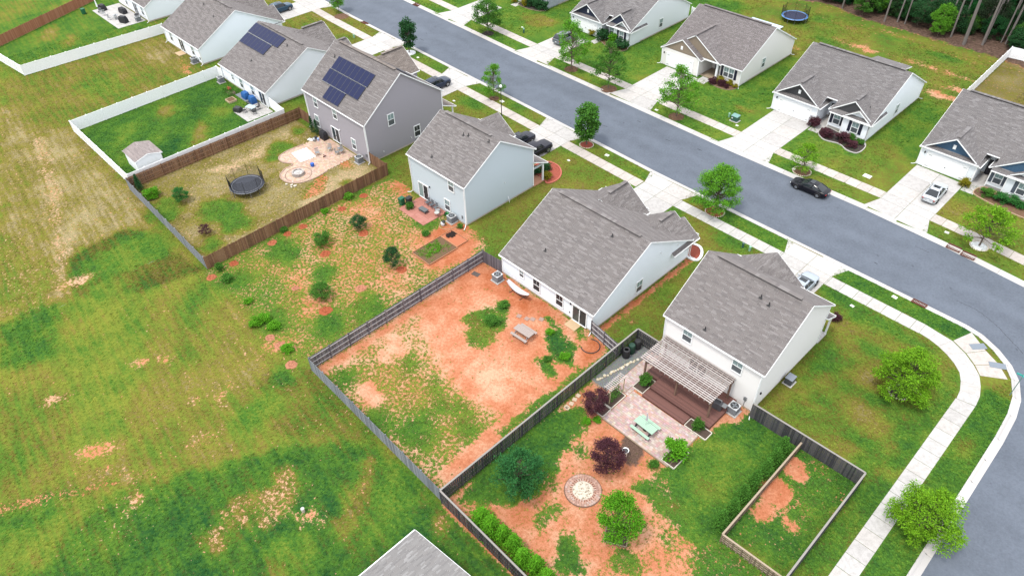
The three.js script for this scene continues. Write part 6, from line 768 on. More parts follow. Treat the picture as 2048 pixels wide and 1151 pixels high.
// ---------------------------------------------------------------- red patio and raised beds
{
  const t = thing('red_patio', 'red stamped concrete patio behind light blue house', 'patio', [-60.3, 0, -42]), g = new THREE.BoxGeometry(0.61, 0.1, 0.61), rm = [[0.34, 0.15, 0.12], [0.36, 0.165, 0.135], [0.32, 0.14, 0.11]].map((c, i) => M('red slab ' + i, c, 0.85)); for (let i = 0; i < 8; i++) for (let j = 0; j < 6; j++) { const p = part('slab', g, pick(rm), t); p.position.set(-2.2 + i * 0.62, 0.02, -1.4 + j * 0.62); }
  const c = thing('coffee_table', 'low dark grey table on the red patio', 'table', [-60, 0.07, -41.8], 0.05); part('table_top', rbox(1.25, 0.06, 0.65, 0.02, 0, 0.42, 0), M('slate top', [0.1, 0.11, 0.115], 0.6), c); part('shelf', box(1.1, 0.03, 0.5, 0, 0.16, 0), M('slate top', [0.1, 0.11, 0.115], 0.6), c); for (const [x, z] of [[-0.55, -0.26], [0.55, -0.26], [-0.55, 0.26], [0.55, 0.26]]) part('leg', box(0.05, 0.4, 0.05, x, 0.2, z), DARK, c);
  const bin = (label, x, z, m, turn, grp) => { const b = thing('wheelie_bin', label, 'bin', [x, 0, z], turn, grp); const s = new THREE.BoxGeometry(0.58, 0.95, 0.68, 1, 1, 1), p = s.attributes.position; for (let i = 0; i < p.count; i++) if (p.getY(i) < 0) { p.setX(i, p.getX(i) * 0.8); p.setZ(i, p.getZ(i) * 0.78); } s.computeVertexNormals(); part('body', s.translate(0, 0.53, 0), m, b); part('lid', [rbox(0.62, 0.07, 0.76, 0.03, 0, 1.04, 0)], m, b); for (const sx of [-1, 1]) part('wheel', cyl(0.11, 0.11, 0.05, 0, 0, 0, 14).rotateZ(Math.PI / 2).translate(sx * 0.27, 0.11, -0.28), DARK, b); part('handle', box(0.45, 0.04, 0.05, 0, 1.0, -0.38), DARK, b); };
  bin('green wheelie bin at the corner of the red patio', -63.2, -40.9, M('bin green', [0.008, 0.1, 0.045], 0.5), 0.1, 'bins'); bin('black wheelie bin beside the green one on red patio', -62.6, -41.6, DARK, 0.1, 'bins'); bin('green wheelie bin on the cluttered white patio', -157.49,-36.49, M('bin green', [0.008, 0.1, 0.045], 0.5), 0.4, 'bins');
}
function chair(label, x, z, turn, m, y = 0.05, group = 'patio chairs', s = 1) {
  const t = thing('patio_chair', label, 'chair', [x, y, z], turn, group); t.scale.setScalar(s); part('seat', [rbox(0.52, 0.05, 0.5, 0.02, 0, 0.42, 0)], m, t); const bk = []; for (let i = 0; i < 5; i++) bk.push(box(0.05, 0.5, 0.02, -0.2 + i * 0.1, 0.7, -0.26)); bk.push(box(0.54, 0.05, 0.04, 0, 0.96, -0.26)); part('backrest', bk, m, t); for (const [a, b] of [[-0.24, -0.24], [0.24, -0.24], [-0.24, 0.24], [0.24, 0.24]]) part('leg', pipe([V(a, 0.42, b), V(a * 1.1, 0, b * 1.1)], 0.018), m, t); for (const a of [-0.27, 0.27]) part('armrest', [box(0.05, 0.03, 0.5, a, 0.64, -0.02), box(0.03, 0.22, 0.03, a, 0.53, 0.2)], m, t); return t;
}
const SLATEC = M('slate chair', [0.09, 0.1, 0.115], 0.6), WIRE = M('pale wire chair', [0.3, 0.31, 0.32], 0.5, { metalness: 0.5 });
chair('dark patio chair against blue wall beside the sliding door', -60.8, -43.1, 0, SLATEC); chair('dark patio chair in the middle of the blue wall row', -60.05, -43.1, 0, SLATEC); chair('dark patio chair at the far end of the blue wall row', -59.25, -43.1, 0, SLATEC); chair('grey cushioned patio chair beside the little round table', -58.6, -42.9, -0.4, M('grey cushion', [0.28, 0.29, 0.3], 0.8));
{
  const t = thing('round_table', 'small round glass table beside the patio chairs', 'table', [-58.1, 0.07, -42.4]); part('table_top', cyl(0.32, 0.32, 0.03, 0, 0.55, 0, 20), M('pale top', [0.4, 0.4, 0.38], 0.3), t); for (let i = 0; i < 3; i++) part('leg', pipe([V(0.05 * Math.cos(i * 2.1), 0.54, 0.05 * Math.sin(i * 2.1)), V(0.25 * Math.cos(i * 2.1), 0, 0.25 * Math.sin(i * 2.1))], 0.02), POSTW, t);
  const hr = thing('hose_reel', 'green hose coiled on a black reel by blue wall', 'hose reel', [-57.2, 0, -43.3]); part('coil', [0, 1, 2, 3].map(k => new THREE.TorusGeometry(0.24 + 0.02 * (k % 2), 0.03, 6, 18).translate(0, 0.34, -0.1 + k * 0.06)), M('green hose', [0.03, 0.22, 0.06], 0.6), hr); part('frame', [box(0.05, 0.5, 0.4, -0.32, 0.25, 0), box(0.05, 0.5, 0.4, 0.32, 0.25, 0)], DARK, hr);
  const bg = thing('garden_sack', 'black and white garden sack slumped beside the air conditioner', 'sack', [-56.2, 0, -41.7]); part('sack', ball(0.35, 0, 0.28, 0, 0.8, 1, 0.7, 10), M('white sack', [0.5, 0.5, 0.52], 0.7), bg); part('top', ball(0.26, 0.05, 0.55, -0.1, 1, 0.7, 0.9, 9), DARK, bg);
  const hose = userTag(new THREE.Mesh(pipe([V(-57.6, 0.05, -42.4), V(-56.9, 0.05, -41.9), V(-56.2, 0.05, -41.2), V(-55.5, 0.05, -41.3), V(-54.9, 0.05, -42.2), V(-54.9, 0.05, -43)], 0.03, 6, 30), M('tan hose', [0.4, 0.27, 0.16], 0.7)), 'tan garden hose looped around the air conditioner', 'hose'); hose.name = 'garden_hose'; scene.add(hose);
  const rb = thing('raised_bed', 'two part timber framed vegetable bed on clay', 'garden bed', [-53.2, 0, -38.7]), fr = M('bed timber', [0.36, 0.17, 0.095], 0.85), fl = (x0, x1, z0, z1) => { for (const [w, l, x, z] of [[x1 - x0, 0.06, (x0 + x1) / 2, z0], [x1 - x0, 0.06, (x0 + x1) / 2, z1], [0.06, z1 - z0 - 0.07, x0, (z0 + z1) / 2], [0.06, z1 - z0 - 0.07, x1, (z0 + z1) / 2]]) part('frame_board', box(w, 0.2, l, x + 53.2, 0.08, z + 38.7), fr, rb); };
  fl(-54.7, -51.55, -40.05, -35.75); fl(-54.7, -51.75, -41.8, -40.12); part('soil', slabBox(-54.65, -51.6, 0, 0.1, -40, -35.8).translate(53.2, 0, 38.7), M('brown soil', [0.12, 0.075, 0.045], 1), rb); part('soil', slabBox(-54.65, -51.8, 0, 0.1, -41.75, -40.17).translate(53.2, 0, 38.7), M('red soil', [0.36, 0.13, 0.07], 1), rb);
  const cm = []; for (let i = 0; i < 240; i++) cm.push(new THREE.OctahedronGeometry(rr(0.05, 0.12), 0).translate(-1.1 + rr(-0.4, 0.7) * rnd() + 0.2, 0.12 + rr(0, 0.08), -2.35 + rr(-0.6, 0.55))); part('compost', cm, M('compost', [0.035, 0.025, 0.022], 1), rb, 'stuff');
  const cl = []; for (let i = 0; i < 60; i++) cl.push([-1.3 + rr(0, 1.9), 0.18, -0.6 + rr(0, 3.2), 0.24, 0.14, 0.24, 30]); for (let i = 0; i < 60; i++) cl.push([rr(-1.2, 1.4), 0.14, rr(-1.2, 2.7), 0.15, 0.08, 0.15, 10]); part('vegetables', leafCloud(cl, 0.11), HERB, rb, 'stuff');
  const ringG = (() => { const g = new THREE.LatheGeometry([[0.02, 0.05], [0.2, 0.05], [0.36, 0.04], [0.5, 0.11], [0.64, 0.07], [0.76, -0.03]].map(p => new THREE.Vector2(...p)), 26), p = g.attributes.position; for (let i = 0; i < p.count; i++) { const x = p.getX(i), z = p.getZ(i), q = 1 + 0.16 * N2(x * 1.6, z * 1.6); p.setXYZ(i, x * q, p.getY(i) + 0.03 * N2(x * 6, z * 6), z * q); } g.computeVertexNormals(); const clods = []; for (let i = 0; i < 70; i++) { const an = rr(0, 6.28), q = rr(0.2, 0.82); clods.push(new THREE.OctahedronGeometry(rr(0.025, 0.065), 0).translate(Math.cos(an) * q, 0.05 + 0.05 * (q > 0.35 && q < 0.62) - 0.04 * (q > 0.7), Math.sin(an) * q)); } return join([g, ...clods]); })(), rm = [[0.27, 0.075, 0.036], [0.3, 0.098, 0.052], [0.33, 0.145, 0.09]].map((c, i) => M('turned clay ' + i, c, 1));
  for (const [x, z, s, k] of [[-61.9, -28.6, 1, 0], [-53.8, -23.3, 1.15, 0], [-53.3, -33.1, 1, 0], [-61.9, -34, 1, 0], [-68.2, -25.3, 0.9, 1], [-68.3, -29.6, 0.85, 0], [-68.4, -27.5, 0.8, 0], [-67.9, -35, 0.85, 0], [-68.3, -38.6, 0.85, 0], [-59.2, -22.9, 0.7, 2], [-54, -28, 1, 2], [-54.5, -17, 0.8, 2], [-52.8, -17.2, 0.95, 2], [-49.7, -16.6, 0.95, 2], [-67.6, -17.2, 0.9, 1], [-68, -20.2, 0.85, 0]]) { const r = userTag(new THREE.Mesh(ringG, rm[k]), 'low ring of turned red clay around a planting hole', 'planting ring', 'clay planting rings'); r.name = numbered('planting_ring'); r.position.set(x, 0, z); r.scale.set(s * 0.82, 1, s * 0.82); r.rotation.y = rr(0, 6); scene.add(r); }
}
// ---------------------------------------------------------------- trampolines
function trampoline(label, x, z, R, rimM, matM, turn) {
  const t = thing('trampoline', label, 'trampoline', [x, 0, z], turn, 'trampolines'), y = 0.85; part('mat', cyl(R - 0.3, R - 0.3, 0.02, 0, y, 0, 36), matM, t); part('rim_pad', new THREE.LatheGeometry([[R - 0.32, y - 0.02], [R - 0.3, y + 0.035], [R, y + 0.035], [R + 0.02, y - 0.03]].map(p => new THREE.Vector2(...p)), 40), rimM, t); part('hoop', new THREE.TorusGeometry(R, 0.035, 6, 40).rotateX(Math.PI / 2).translate(0, y - 0.03, 0), GREY, t); part('inner_hoop', new THREE.TorusGeometry(R - 0.31, 0.022, 5, 40).rotateX(Math.PI / 2).translate(0, y + 0.03, 0), M('pale hoop', [0.3, 0.31, 0.33], 0.5), t);
  const net = [], n = 8; for (let i = 0; i < n; i++) { const a = i / n * 6.2832, b = (i + 1) / n * 6.2832, P = (q, yy) => V(Math.cos(q) * R * 1.02, yy, Math.sin(q) * R * 1.02); part('net_pole', pipe([P(a, 0.1), P(a, y + 1.75)], 0.028), BLACK, t); if (i % 2 === 0) part('leg', pipe([V(Math.cos(a) * R, y - 0.05, Math.sin(a) * R), V(Math.cos(a) * R, 0.02, Math.sin(a) * R), V(Math.cos(a + 0.5) * R, 0.02, Math.sin(a + 0.5) * R), V(Math.cos(a + 0.5) * R, y - 0.05, Math.sin(a + 0.5) * R)], 0.03, 6, 20), GREY, t);
    for (let k = 0; k <= 16; k++) { const u = k / 16; net.push(pipe([P(a, y + 0.05).lerp(P(b, y + 0.05), u), P(a, y + 1.72).lerp(P(b, y + 1.72), u).add(V(0, -0.22 * Math.sin(u * Math.PI), 0))], 0.008, 3)); } for (let k = 0; k <= 12; k++) { const yy = y + 0.08 + k * 0.125; net.push(pipe([P(a, yy), P(a, yy).lerp(P(b, yy), 0.5).add(V(0, -0.1, 0)), P(b, yy)], 0.008, 3, 4)); } }
  part('net', net, BLACK, t, 'stuff');
}
trampoline('black trampoline with safety net on patchy grass', -80.3, -28.9, 2.2, M('navy pad', [0.03, 0.033, 0.05], 0.6), M('dark mat cloth', [0.02, 0.023, 0.034], 0.7), 0.2); trampoline('blue rimmed trampoline with net behind tan gabled house', -57.2, -126, 2.3, M('blue pad', [0.06, 0.2, 0.5], 0.5), M('navy mat cloth', [0.012, 0.016, 0.05], 0.7), 0.5);
// ---------------------------------------------------------------- patio with fire pit, grey house
{
  const t = thing('paver_patio', 'tan paved patio with round fire pit end behind grey house', 'patio', [-80, 0, -38.5]), s = new THREE.Shape(), pts = [[-85.1, -43.5], [-77, -43.5], [-76.6, -38.6], [-76.3, -36.4], [-76.8, -34.4], [-78.2, -33.3], [-80, -33.4], [-81, -34.6], [-81.4, -36.2], [-82.8, -35.5], [-84.2, -35.7], [-84.9, -37.2], [-84.8, -40]], c = new THREE.CatmullRomCurve3(pts.slice(2).map(p => V(p[0], 0, p[1]))).getPoints(60).map(p => [p.x, p.z]), poly = [pts[0], pts[1], ...c]; const inside = (x, z) => polyDistance(poly, x, z) > 0.02, pv = [], pal = [[0.4, 0.28, 0.21], [0.43, 0.31, 0.24], [0.37, 0.26, 0.2], [0.45, 0.34, 0.27]];
  for (let z = -43.5, r = 0; z < -33; z += 0.24, r++) for (let x = -85.2 - (r % 2) * 0.16; x < -76; x += 0.33) if (inside(x + 0.16, z + 0.12)) pv.push(tint(slabBox(x + 0.004, x + 0.326, -0.02, 0.05 + rr(-0.003, 0.003), z + 0.004, z + 0.236).translate(80, 0, 38.5), pick(pal).map(e => e * rr(0.92, 1.06)))); part('pavers', pv, M('pavers', [1, 1, 1], 0.9, { vertexColors: true }), t, 'stuff');
  const ed = []; for (let i = 0; i < c.length - 1; i++) ed.push(bar(V(c[i][0] + 80, 0.04, c[i][1] + 38.5), V(c[i + 1][0] + 80, 0.04, c[i + 1][1] + 38.5), 0.16, 0.1)); part('border', ed, M('border pavers', [0.3, 0.21, 0.17], 0.9), t); part('circle_border', new THREE.TorusGeometry(1.75, 0.07, 4, 40).rotateX(Math.PI / 2).scale(1, 0.5, 1).translate(1.35, 0.05, 3.1), M('border pavers', [0.3, 0.21, 0.17], 0.9), t);
  const f = thing('fire_pit', 'round grey block fire pit on the tan patio', 'fire pit', [-78.65, 0.05, -35.4]), bg = new THREE.BoxGeometry(0.3, 0.14, 0.2), bm = [[0.33, 0.29, 0.27], [0.38, 0.35, 0.32], [0.28, 0.245, 0.23]].map((e, i) => M('pit block ' + i, e, 0.9)); for (let l = 0; l < 3; l++) for (let i = 0; i < 15; i++) { const a = (i + l * 0.5) / 15 * 6.2832, b = part('block', bg, pick(bm), f); b.position.set(Math.cos(a) * 0.72, 0.07 + l * 0.143, Math.sin(a) * 0.72); b.rotation.y = Math.PI / 2 - a; } part('ash', cyl(0.6, 0.6, 0.1, 0, 0.24, 0, 20), M('ash', [0.42, 0.41, 0.4], 1), f); for (let i = 0; i < 4; i++) part('log', cyl(0.05, 0.05, 0.6, 0, 0, 0, 6).rotateZ(Math.PI / 2).rotateY(i * 0.8).translate(rr(-0.1, 0.1), 0.33, rr(-0.1, 0.1)), M('white birch log', [0.5, 0.48, 0.45], 0.9), f);
  const sh = new THREE.PlaneGeometry(2.95, 2.3, 24, 18).rotateX(-Math.PI / 2), p = sh.attributes.position; for (let i = 0; i < p.count; i++) p.setY(i, 0.075 + 0.03 * Math.abs(N2(p.getX(i) * 1.6, p.getZ(i) * 1.6))); sh.computeVertexNormals(); const tx = colorTexture(256, 200, (u, v) => { const b = (Math.abs(u - 0.34) < 0.012 && v > 0.2 && v < 0.7 && N2(u * 60, v * 30) > 0) || (Math.abs(u - 0.7) < 0.01 && v > 0.3 && v < 0.75 && N2(u * 50 + 5, v * 40) > 0.2); return b ? [0.35, 0.36, 0.4] : [0.72, 0.73, 0.76]; }); const so = thing('tarpaulin', 'white marked tarpaulin spread on the tan patio', 'tarpaulin', [-82.3, 0, -38.5], -0.12); part('sheet', sh, new THREE.MeshStandardMaterial({ map: tx, roughness: 0.6, side: THREE.DoubleSide }), so);
  const g = thing('covered_grill', 'grill under a black cover against the grey house', 'grill', [-83.9, 0.05, -42.95]); { const b = new THREE.BoxGeometry(1.15, 1.25, 0.75, 6, 6, 4), q = b.attributes.position; for (let i = 0; i < q.count; i++) { const y = q.getY(i) + 0.625, k = y > 0.95 ? 1 - (y - 0.95) * 1.1 : 1 + 0.06 * N3(q.getX(i) * 3, y * 3, q.getZ(i) * 3); q.setX(i, q.getX(i) * k); q.setZ(i, q.getZ(i) * k); } b.computeVertexNormals(); part('cover', b.translate(0, 0.63, 0), M('black cover', [0.012, 0.012, 0.016], 0.6), g); }
  for (const [l, x, z, r] of [['pale wire chair standing alone on the tan patio', -80.6, -41.7, 0.6], ['pale wire chair beside the grey house door', -79.6, -42.7, 0], ['pale wire chair in the group by the grey wall', -78.9, -42.5, 0.3], ['pale wire chair at the edge of the grey wall group', -79, -41.9, 2.4], ['pale wire chair beside the white tarpaulin', -80.9, -39.9, 1.3]]) chair(l, x, z, r, WIRE);
  const cb = userTag(new THREE.Mesh(join([rbox(0.38, 0.42, 0.38, 0.03, 0, 0.26, 0), box(0.42, 0.05, 0.42, 0, 0.48, 0)]), M('blue tub', [0.01, 0.09, 0.42], 0.5)), 'bright blue tub beside the fire pit', 'tub'); cb.name = 'blue_tub'; cb.position.set(-78.9, 0.05, -37.8); cb.rotation.y = 0.3; scene.add(cb);
  const dn = thing('garden_clutter', 'heap of white and grey garden things beside covered grill', 'garden clutter', [-84.7, 0.03, -41.6]); part('white_board', box(0.9, 0.05, 0.5, -0.3, 0.1, 0.2, 0.4), WHITE, dn); part('grey_bundle', ball(0.32, 0.3, 0.3, 0, 1, 0.9, 0.8, 8), WIRE, dn); part('dark_pot', cyl(0.22, 0.17, 0.4, 0, 0.2, -0.5, 12), DARK, dn); part('blue_pail', cyl(0.17, 0.14, 0.35, 0.55, 0.18, -0.5, 12), M('pale blue pail', [0.3, 0.4, 0.6], 0.5), dn);
  const tool = userTag(new THREE.Mesh(join([box(0.5, 0.08, 0.1, 0, 0.06, 0), box(0.1, 0.1, 0.5, 0.2, 0.07, 0.1)]), M('dark red tool', [0.1, 0.03, 0.03], 0.7)), 'small dark red tool lying on the tan patio', 'tool'); tool.name = 'garden_tool'; tool.position.set(-80, 0.05, -40.4); scene.add(tool);
  for (let i = 0; i < 8; i++) { const s = userTag(new THREE.Mesh(ball(rr(0.12, 0.22), 0, 0.07, 0, 1, 0.6, rr(0.8, 1.2), 7), M('field stone', [0.47, 0.42, 0.36], 0.9)), 'pale stone lying beside the fire pit border', 'stone', 'stones beside the fire pit'); s.name = numbered('field_stone'); s.position.set(-76.9 + rr(-1.3, 1.4) * 0.7, 0, -33.1 + rr(-0.9, 0.4)); scene.add(s); }
}
// ---------------------------------------------------------------- shed garden and cluttered patios
{
  const t = thing('garden_shed', 'small white shed with grey shingled roof in fence corner', 'shed', [-96, 0, -22.2]), w = M('shed boards', [0.66, 0.68, 0.7], 0.6); part('wall', slabBox(-2, 1.9, 0, 2, -1.7, 1.7), w, t); siding([-2, 1.7], [1.9, 1.7], 0.02, 2, 2, null, null, w, t); siding([1.9, 1.7], [1.9, -1.7], 0.02, 2, 2, 1.7, 2.45, w, t); siding([-2, -1.7], [-2, 1.7], 0.02, 2, 2, 1.7, 2.45, w, t); roofSlope(t, V(-2.15, 2.0, 1.9), V(2.05, 2.0, 1.9), V(2.05, 2.55, 0), V(-2.15, 2.55, 0), toneSet(0.23, 0.2, 0.195), { gutter: false, thick: 0.08 }); roofSlope(t, V(-2.15, 2.0, -1.9), V(2.05, 2.0, -1.9), V(2.05, 2.55, 0), V(-2.15, 2.55, 0), toneSet(0.23, 0.2, 0.195), { gutter: false, thick: 0.08 }); part('door', [box(0.04, 1.75, 1.4, -2.04, 0.9, 0)], WHITE, t);
  const pt = (label, x0, x1, z0, z1, m) => { const p = thing('concrete_patio', label, 'patio', [(x0 + x1) / 2, 0, (z0 + z1) / 2], 0, 'pale concrete patios'), nx = Math.max(1, Math.round((x1 - x0) / 2)), nz = Math.max(1, Math.round((z1 - z0) / 2)), w = (x1 - x0) / nx, d = (z1 - z0) / nz; for (let i = 0; i < nx; i++) for (let j = 0; j < nz; j++) part('slab', box(w - 0.02, 0.12, d - 0.02, -(x1 - x0) / 2 + (i + 0.5) * w, 0, -(z1 - z0) / 2 + (j + 0.5) * d), m, p); };
  pt('pale patio with glass table behind solar roofed white house', -100.6, -96.3, -42, -37.7, CON[2]); pt('grey paved strip along solar roofed white house wall', -105.6, -100.7, -42, -40.6, M('grey pavers', [0.16, 0.17, 0.19], 0.9)); pt('wide pale patio crowded with furniture and covered grill', -158, -145.4, -43.5, -38.2, CON[0]);
  const gt = thing('glass_table', 'pale glass patio table between dark chairs', 'table', [-98.9, 0.06, -39.8], 0.3); part('table_top', rbox(1.5, 0.04, 0.95, 0.015, 0, 0.72, 0), M('pale glass top', [0.3, 0.4, 0.42], 0.12), gt); for (const [a, b] of [[-0.6, -0.35], [0.6, -0.35], [-0.6, 0.35], [0.6, 0.35]]) part('leg', cyl(0.025, 0.025, 0.7, a, 0.35, b, 8), BLACK, gt);
  for (const [l, x, z, r] of [['dark chair beside the glass table facing the house', -99.2, -38.8, 3], ['dark chair at the fence end of glass table', -97.7, -39.6, -1.6], ['dark chair at the lawn end of glass table', -100, -40.1, 1.4], ['dark chair between glass table and house', -98.6, -40.8, 0.2]]) chair(l, x, z, r, DARK, 0.06);
  const cover = (label, x, z, w, h, d, m, turn = 0) => { const o = thing('covered_furniture', label, 'covered furniture', [x, 0.05, z], turn, 'covered furniture'), b = new THREE.BoxGeometry(w, h, d, 6, 5, 4), q = b.attributes.position; for (let i = 0; i < q.count; i++) { const y = q.getY(i) / h + 0.5, k = (y > 0.6 ? 1 - (y - 0.6) * 0.55 : 1) * (1 + 0.08 * N3(q.getX(i) * 2.2 + x, y * 3, q.getZ(i) * 2.2)); q.setX(i, q.getX(i) * k); q.setZ(i, q.getZ(i) * k); q.setY(i, q.getY(i) + 0.06 * h * N2(q.getX(i) * 3, q.getZ(i) * 3 + x)); } b.computeVertexNormals(); part('cover', b.translate(0, h / 2, 0), m, o); };
  const BLUEC = M('blue cover', [0.008, 0.08, 0.26], 0.7); cover('blue covered furniture against white wall', -103.3, -41.3, 1.3, 1, 0.9, BLUEC); cover('smaller blue covered furniture beside the sliding door', -101.1, -41.3, 1.1, 1.1, 0.9, BLUEC); cover('black covered furniture at the patio corner', -100.3, -38.3, 1.2, 0.7, 0.9, DARK, 0.4);
  cover('black covered grill on the wide pale patio', -147.4, -40.2, 1.5, 1.2, 0.9, M('black cover', [0.012, 0.012, 0.016], 0.6), 0.4); cover('dark covered set near white wall of pale patio', -152.2, -42, 1.8, 1, 0.9, M('black cover', [0.012, 0.012, 0.016], 0.6), 0.1); cover('dark covered bench on the fence end of pale patio', -156.6, -39.8, 1.4, 1.1, 1, M('black cover', [0.012, 0.012, 0.016], 0.6), 0.2); cover('low dark seat against white house wall', -148, -43, 1, 0.7, 0.6, DARK);
  for (const [l, x, z, r] of [['pale wire chair at the lawn edge of pale patio', -153.8, -38.9, 0.8], ['pale wire chair near the lawn corner of pale patio', -150.8, -38.9, 2.2], ['pale wire chair beside covered grill', -150, -39.6, -1], ['pale wire chair beside closed parasol', -155.2, -38.9, 1.4]]) chair(l, x, z, r, WIRE, 0.06); { const q = thing('glass_table', 'low wire table between pale chairs', 'table', [-150.6, 0.06, -40]); part('table_top', cyl(0.5, 0.5, 0.03, 0, 0.6, 0, 18), WIRE, q); for (let i = 0; i < 3; i++) part('leg', pipe([V(0.1 * Math.cos(i * 2.1), 0.6, 0.1 * Math.sin(i * 2.1)), V(0.35 * Math.cos(i * 2.1), 0, 0.35 * Math.sin(i * 2.1))], 0.02), WIRE, q); }
  const um = thing('parasol', 'closed white parasol on the wide pale patio', 'parasol', [-156.2, 0.06, -38.9]); part('pole', cyl(0.03, 0.03, 2.7, 0, 1.35, 0, 8), GREY, um); part('canopy', [cyl(0.05, 0.16, 1.7, 0, 1.9, 0, 10)], WHITE, um); part('base', cyl(0.25, 0.28, 0.1, 0, 0.05, 0, 14), DARK, um);
  const bd = thing('flower_planter', 'planter of red flowers and greenery by white wall', 'planter', [-106.6, 0, -40.4]); part('box', [box(1.6, 0.35, 0.9, 0, 0.17, 0)], EDGEW, bd); part('foliage', leafCloud([[0, 0.6, 0, 0.9, 0.4, 0.6, 420], [-0.9, 0.5, 0.4, 0.6, 0.4, 0.5, 200], [1, 0.5, 0.6, 0.6, 0.4, 0.5, 200]], 0.17), MIDG, bd); part('flowers', leafCloud([[0.1, 0.95, 0.1, 0.5, 0.2, 0.35, 150]], 0.13), M('red flowers', [0.35, 0.05, 0.035], 0.8, { vertexColors: true }), bd);
  const rb = thing('raised_bed', 'small timber raised bed of bare soil on the lawn edge', 'garden bed', [-104.2, 0, -39.2]); for (const [w, l, x, z] of [[1.4, 0.08, 0, -0.6], [1.4, 0.08, 0, 0.6], [0.08, 1.1, -0.68, 0], [0.08, 1.1, 0.68, 0]]) part('frame_board', box(w, 0.3, l, x, 0.14, z), M('pale bed timber', [0.4, 0.31, 0.2], 0.9), rb); part('soil', box(1.3, 0.2, 1.1, 0, 0.12, 0), M('brown soil', [0.12, 0.075, 0.045], 1), rb);
}
// ---------------------------------------------------------------- mulch rings and front beds
const MULCH = { red: M('red mulch', [0.26, 0.07, 0.05], 1), brown: M('brown mulch', [0.13, 0.075, 0.05], 1), dark: M('dark mulch', [0.05, 0.04, 0.04], 1), white: M('white stone', [0.66, 0.67, 0.68], 0.9) };
function mulchRing(label, x, z, r, m, stones) {
  const t = thing('mulch_ring', label, 'mulch ring', [x, 0, z], rr(0, 6), 'mulch rings around street trees'), g = []; for (let i = 0; i < 150; i++) { const a = rr(0, 6.28), q = r * Math.sqrt(rnd()) * 0.95; g.push(box(rr(0.05, 0.14), 0.02, 0.03, Math.cos(a) * q, 0.05 + 0.05 * (1 - q / r) + rr(0, 0.02), Math.sin(a) * q, rr(0, 3))); } part('mulch', [new THREE.LatheGeometry([[0.01, 0.1], [r * 0.6, 0.07], [r, 0.0]].map(p => new THREE.Vector2(...p)), 20), ...g], MULCH[m], t);
  if (stones) { const n = Math.round(r * 6.28 / 0.24); for (let i = 0; i < n; i++) { const a = i / n * 6.2832; part('edge_stone', ball(0.1, Math.cos(a) * r, 0.04, Math.sin(a) * r, 1.1, 0.6, 0.8, 6), M('ring stone', [0.5, 0.44, 0.36], 0.9), t); } }
}
mulchRing('red mulch ring with pale stones under the dark oval tree', -55.9, -67.7, 0.95, 'red', true); mulchRing('dark red mulch ring with stones under the full bright tree', -34.3, -66.9, 1.15, 'red', true); mulchRing('brown mulch ring with pale stones beside the black sedan', -31.2, -82.3, 1.15, 'brown', true); mulchRing('white stone ring under the lime green tree', -9, -82.3, 0.95, 'white', true); mulchRing('white stone ring under the narrow dark tree', -97.6, -69.2, 1.1, 'white', false); mulchRing('brown mulch patch under the navy gabled house tree', -73.2, -83.6, 1.2, 'brown', false); mulchRing('brown mulch patch under the dense mid green tree', -64.4, -82.6, 1.3, 'brown', false); mulchRing('brown mulch patch under the tan gabled house tree', -51.6, -82.7, 1.2, 'brown', false); mulchRing('dark mulch patch under the dark bushy tree', -93.6, -83.9, 1.1, 'dark', false); mulchRing('brown mulch patch on the upper verge', -119.6, -70.2, 1.5, 'brown', false); mulchRing('dark edged mulch ring under the corner lawn tree', -6.1, -55, 0.9, 'dark', true); mulchRing('brown mulch patch under the small airy tree', -75.1, -68, 0.8, 'brown', false);
function frontBed(label, pts, m, edge) {
  const t = thing('front_bed', label, 'garden bed', [pts[0][0], 0, pts[0][1]], 0, 'planted beds at house fronts'), c = new THREE.CatmullRomCurve3(pts.map(p => V(p[0] - pts[0][0], 0, p[1] - pts[0][1])), true).getPoints(50), g = []; for (let i = 0; i < 200; i++) { const a = pick(c), b = pick(c), p = a.clone().lerp(b, rnd()); g.push(box(rr(0.06, 0.15), 0.02, 0.03, p.x, 0.07, p.z, rr(0, 3))); } part('mulch', [prism(c.map(p => [p.x, p.z]), -0.05, 0.06), ...g], MULCH[m], t); const e = []; for (let i = 0; i < c.length - 1; i++) e.push(bar(c[i].clone().setY(0.06), c[i + 1].clone().setY(0.06), edge[1], 0.14)); part('edging', e, edge[0], t);
}
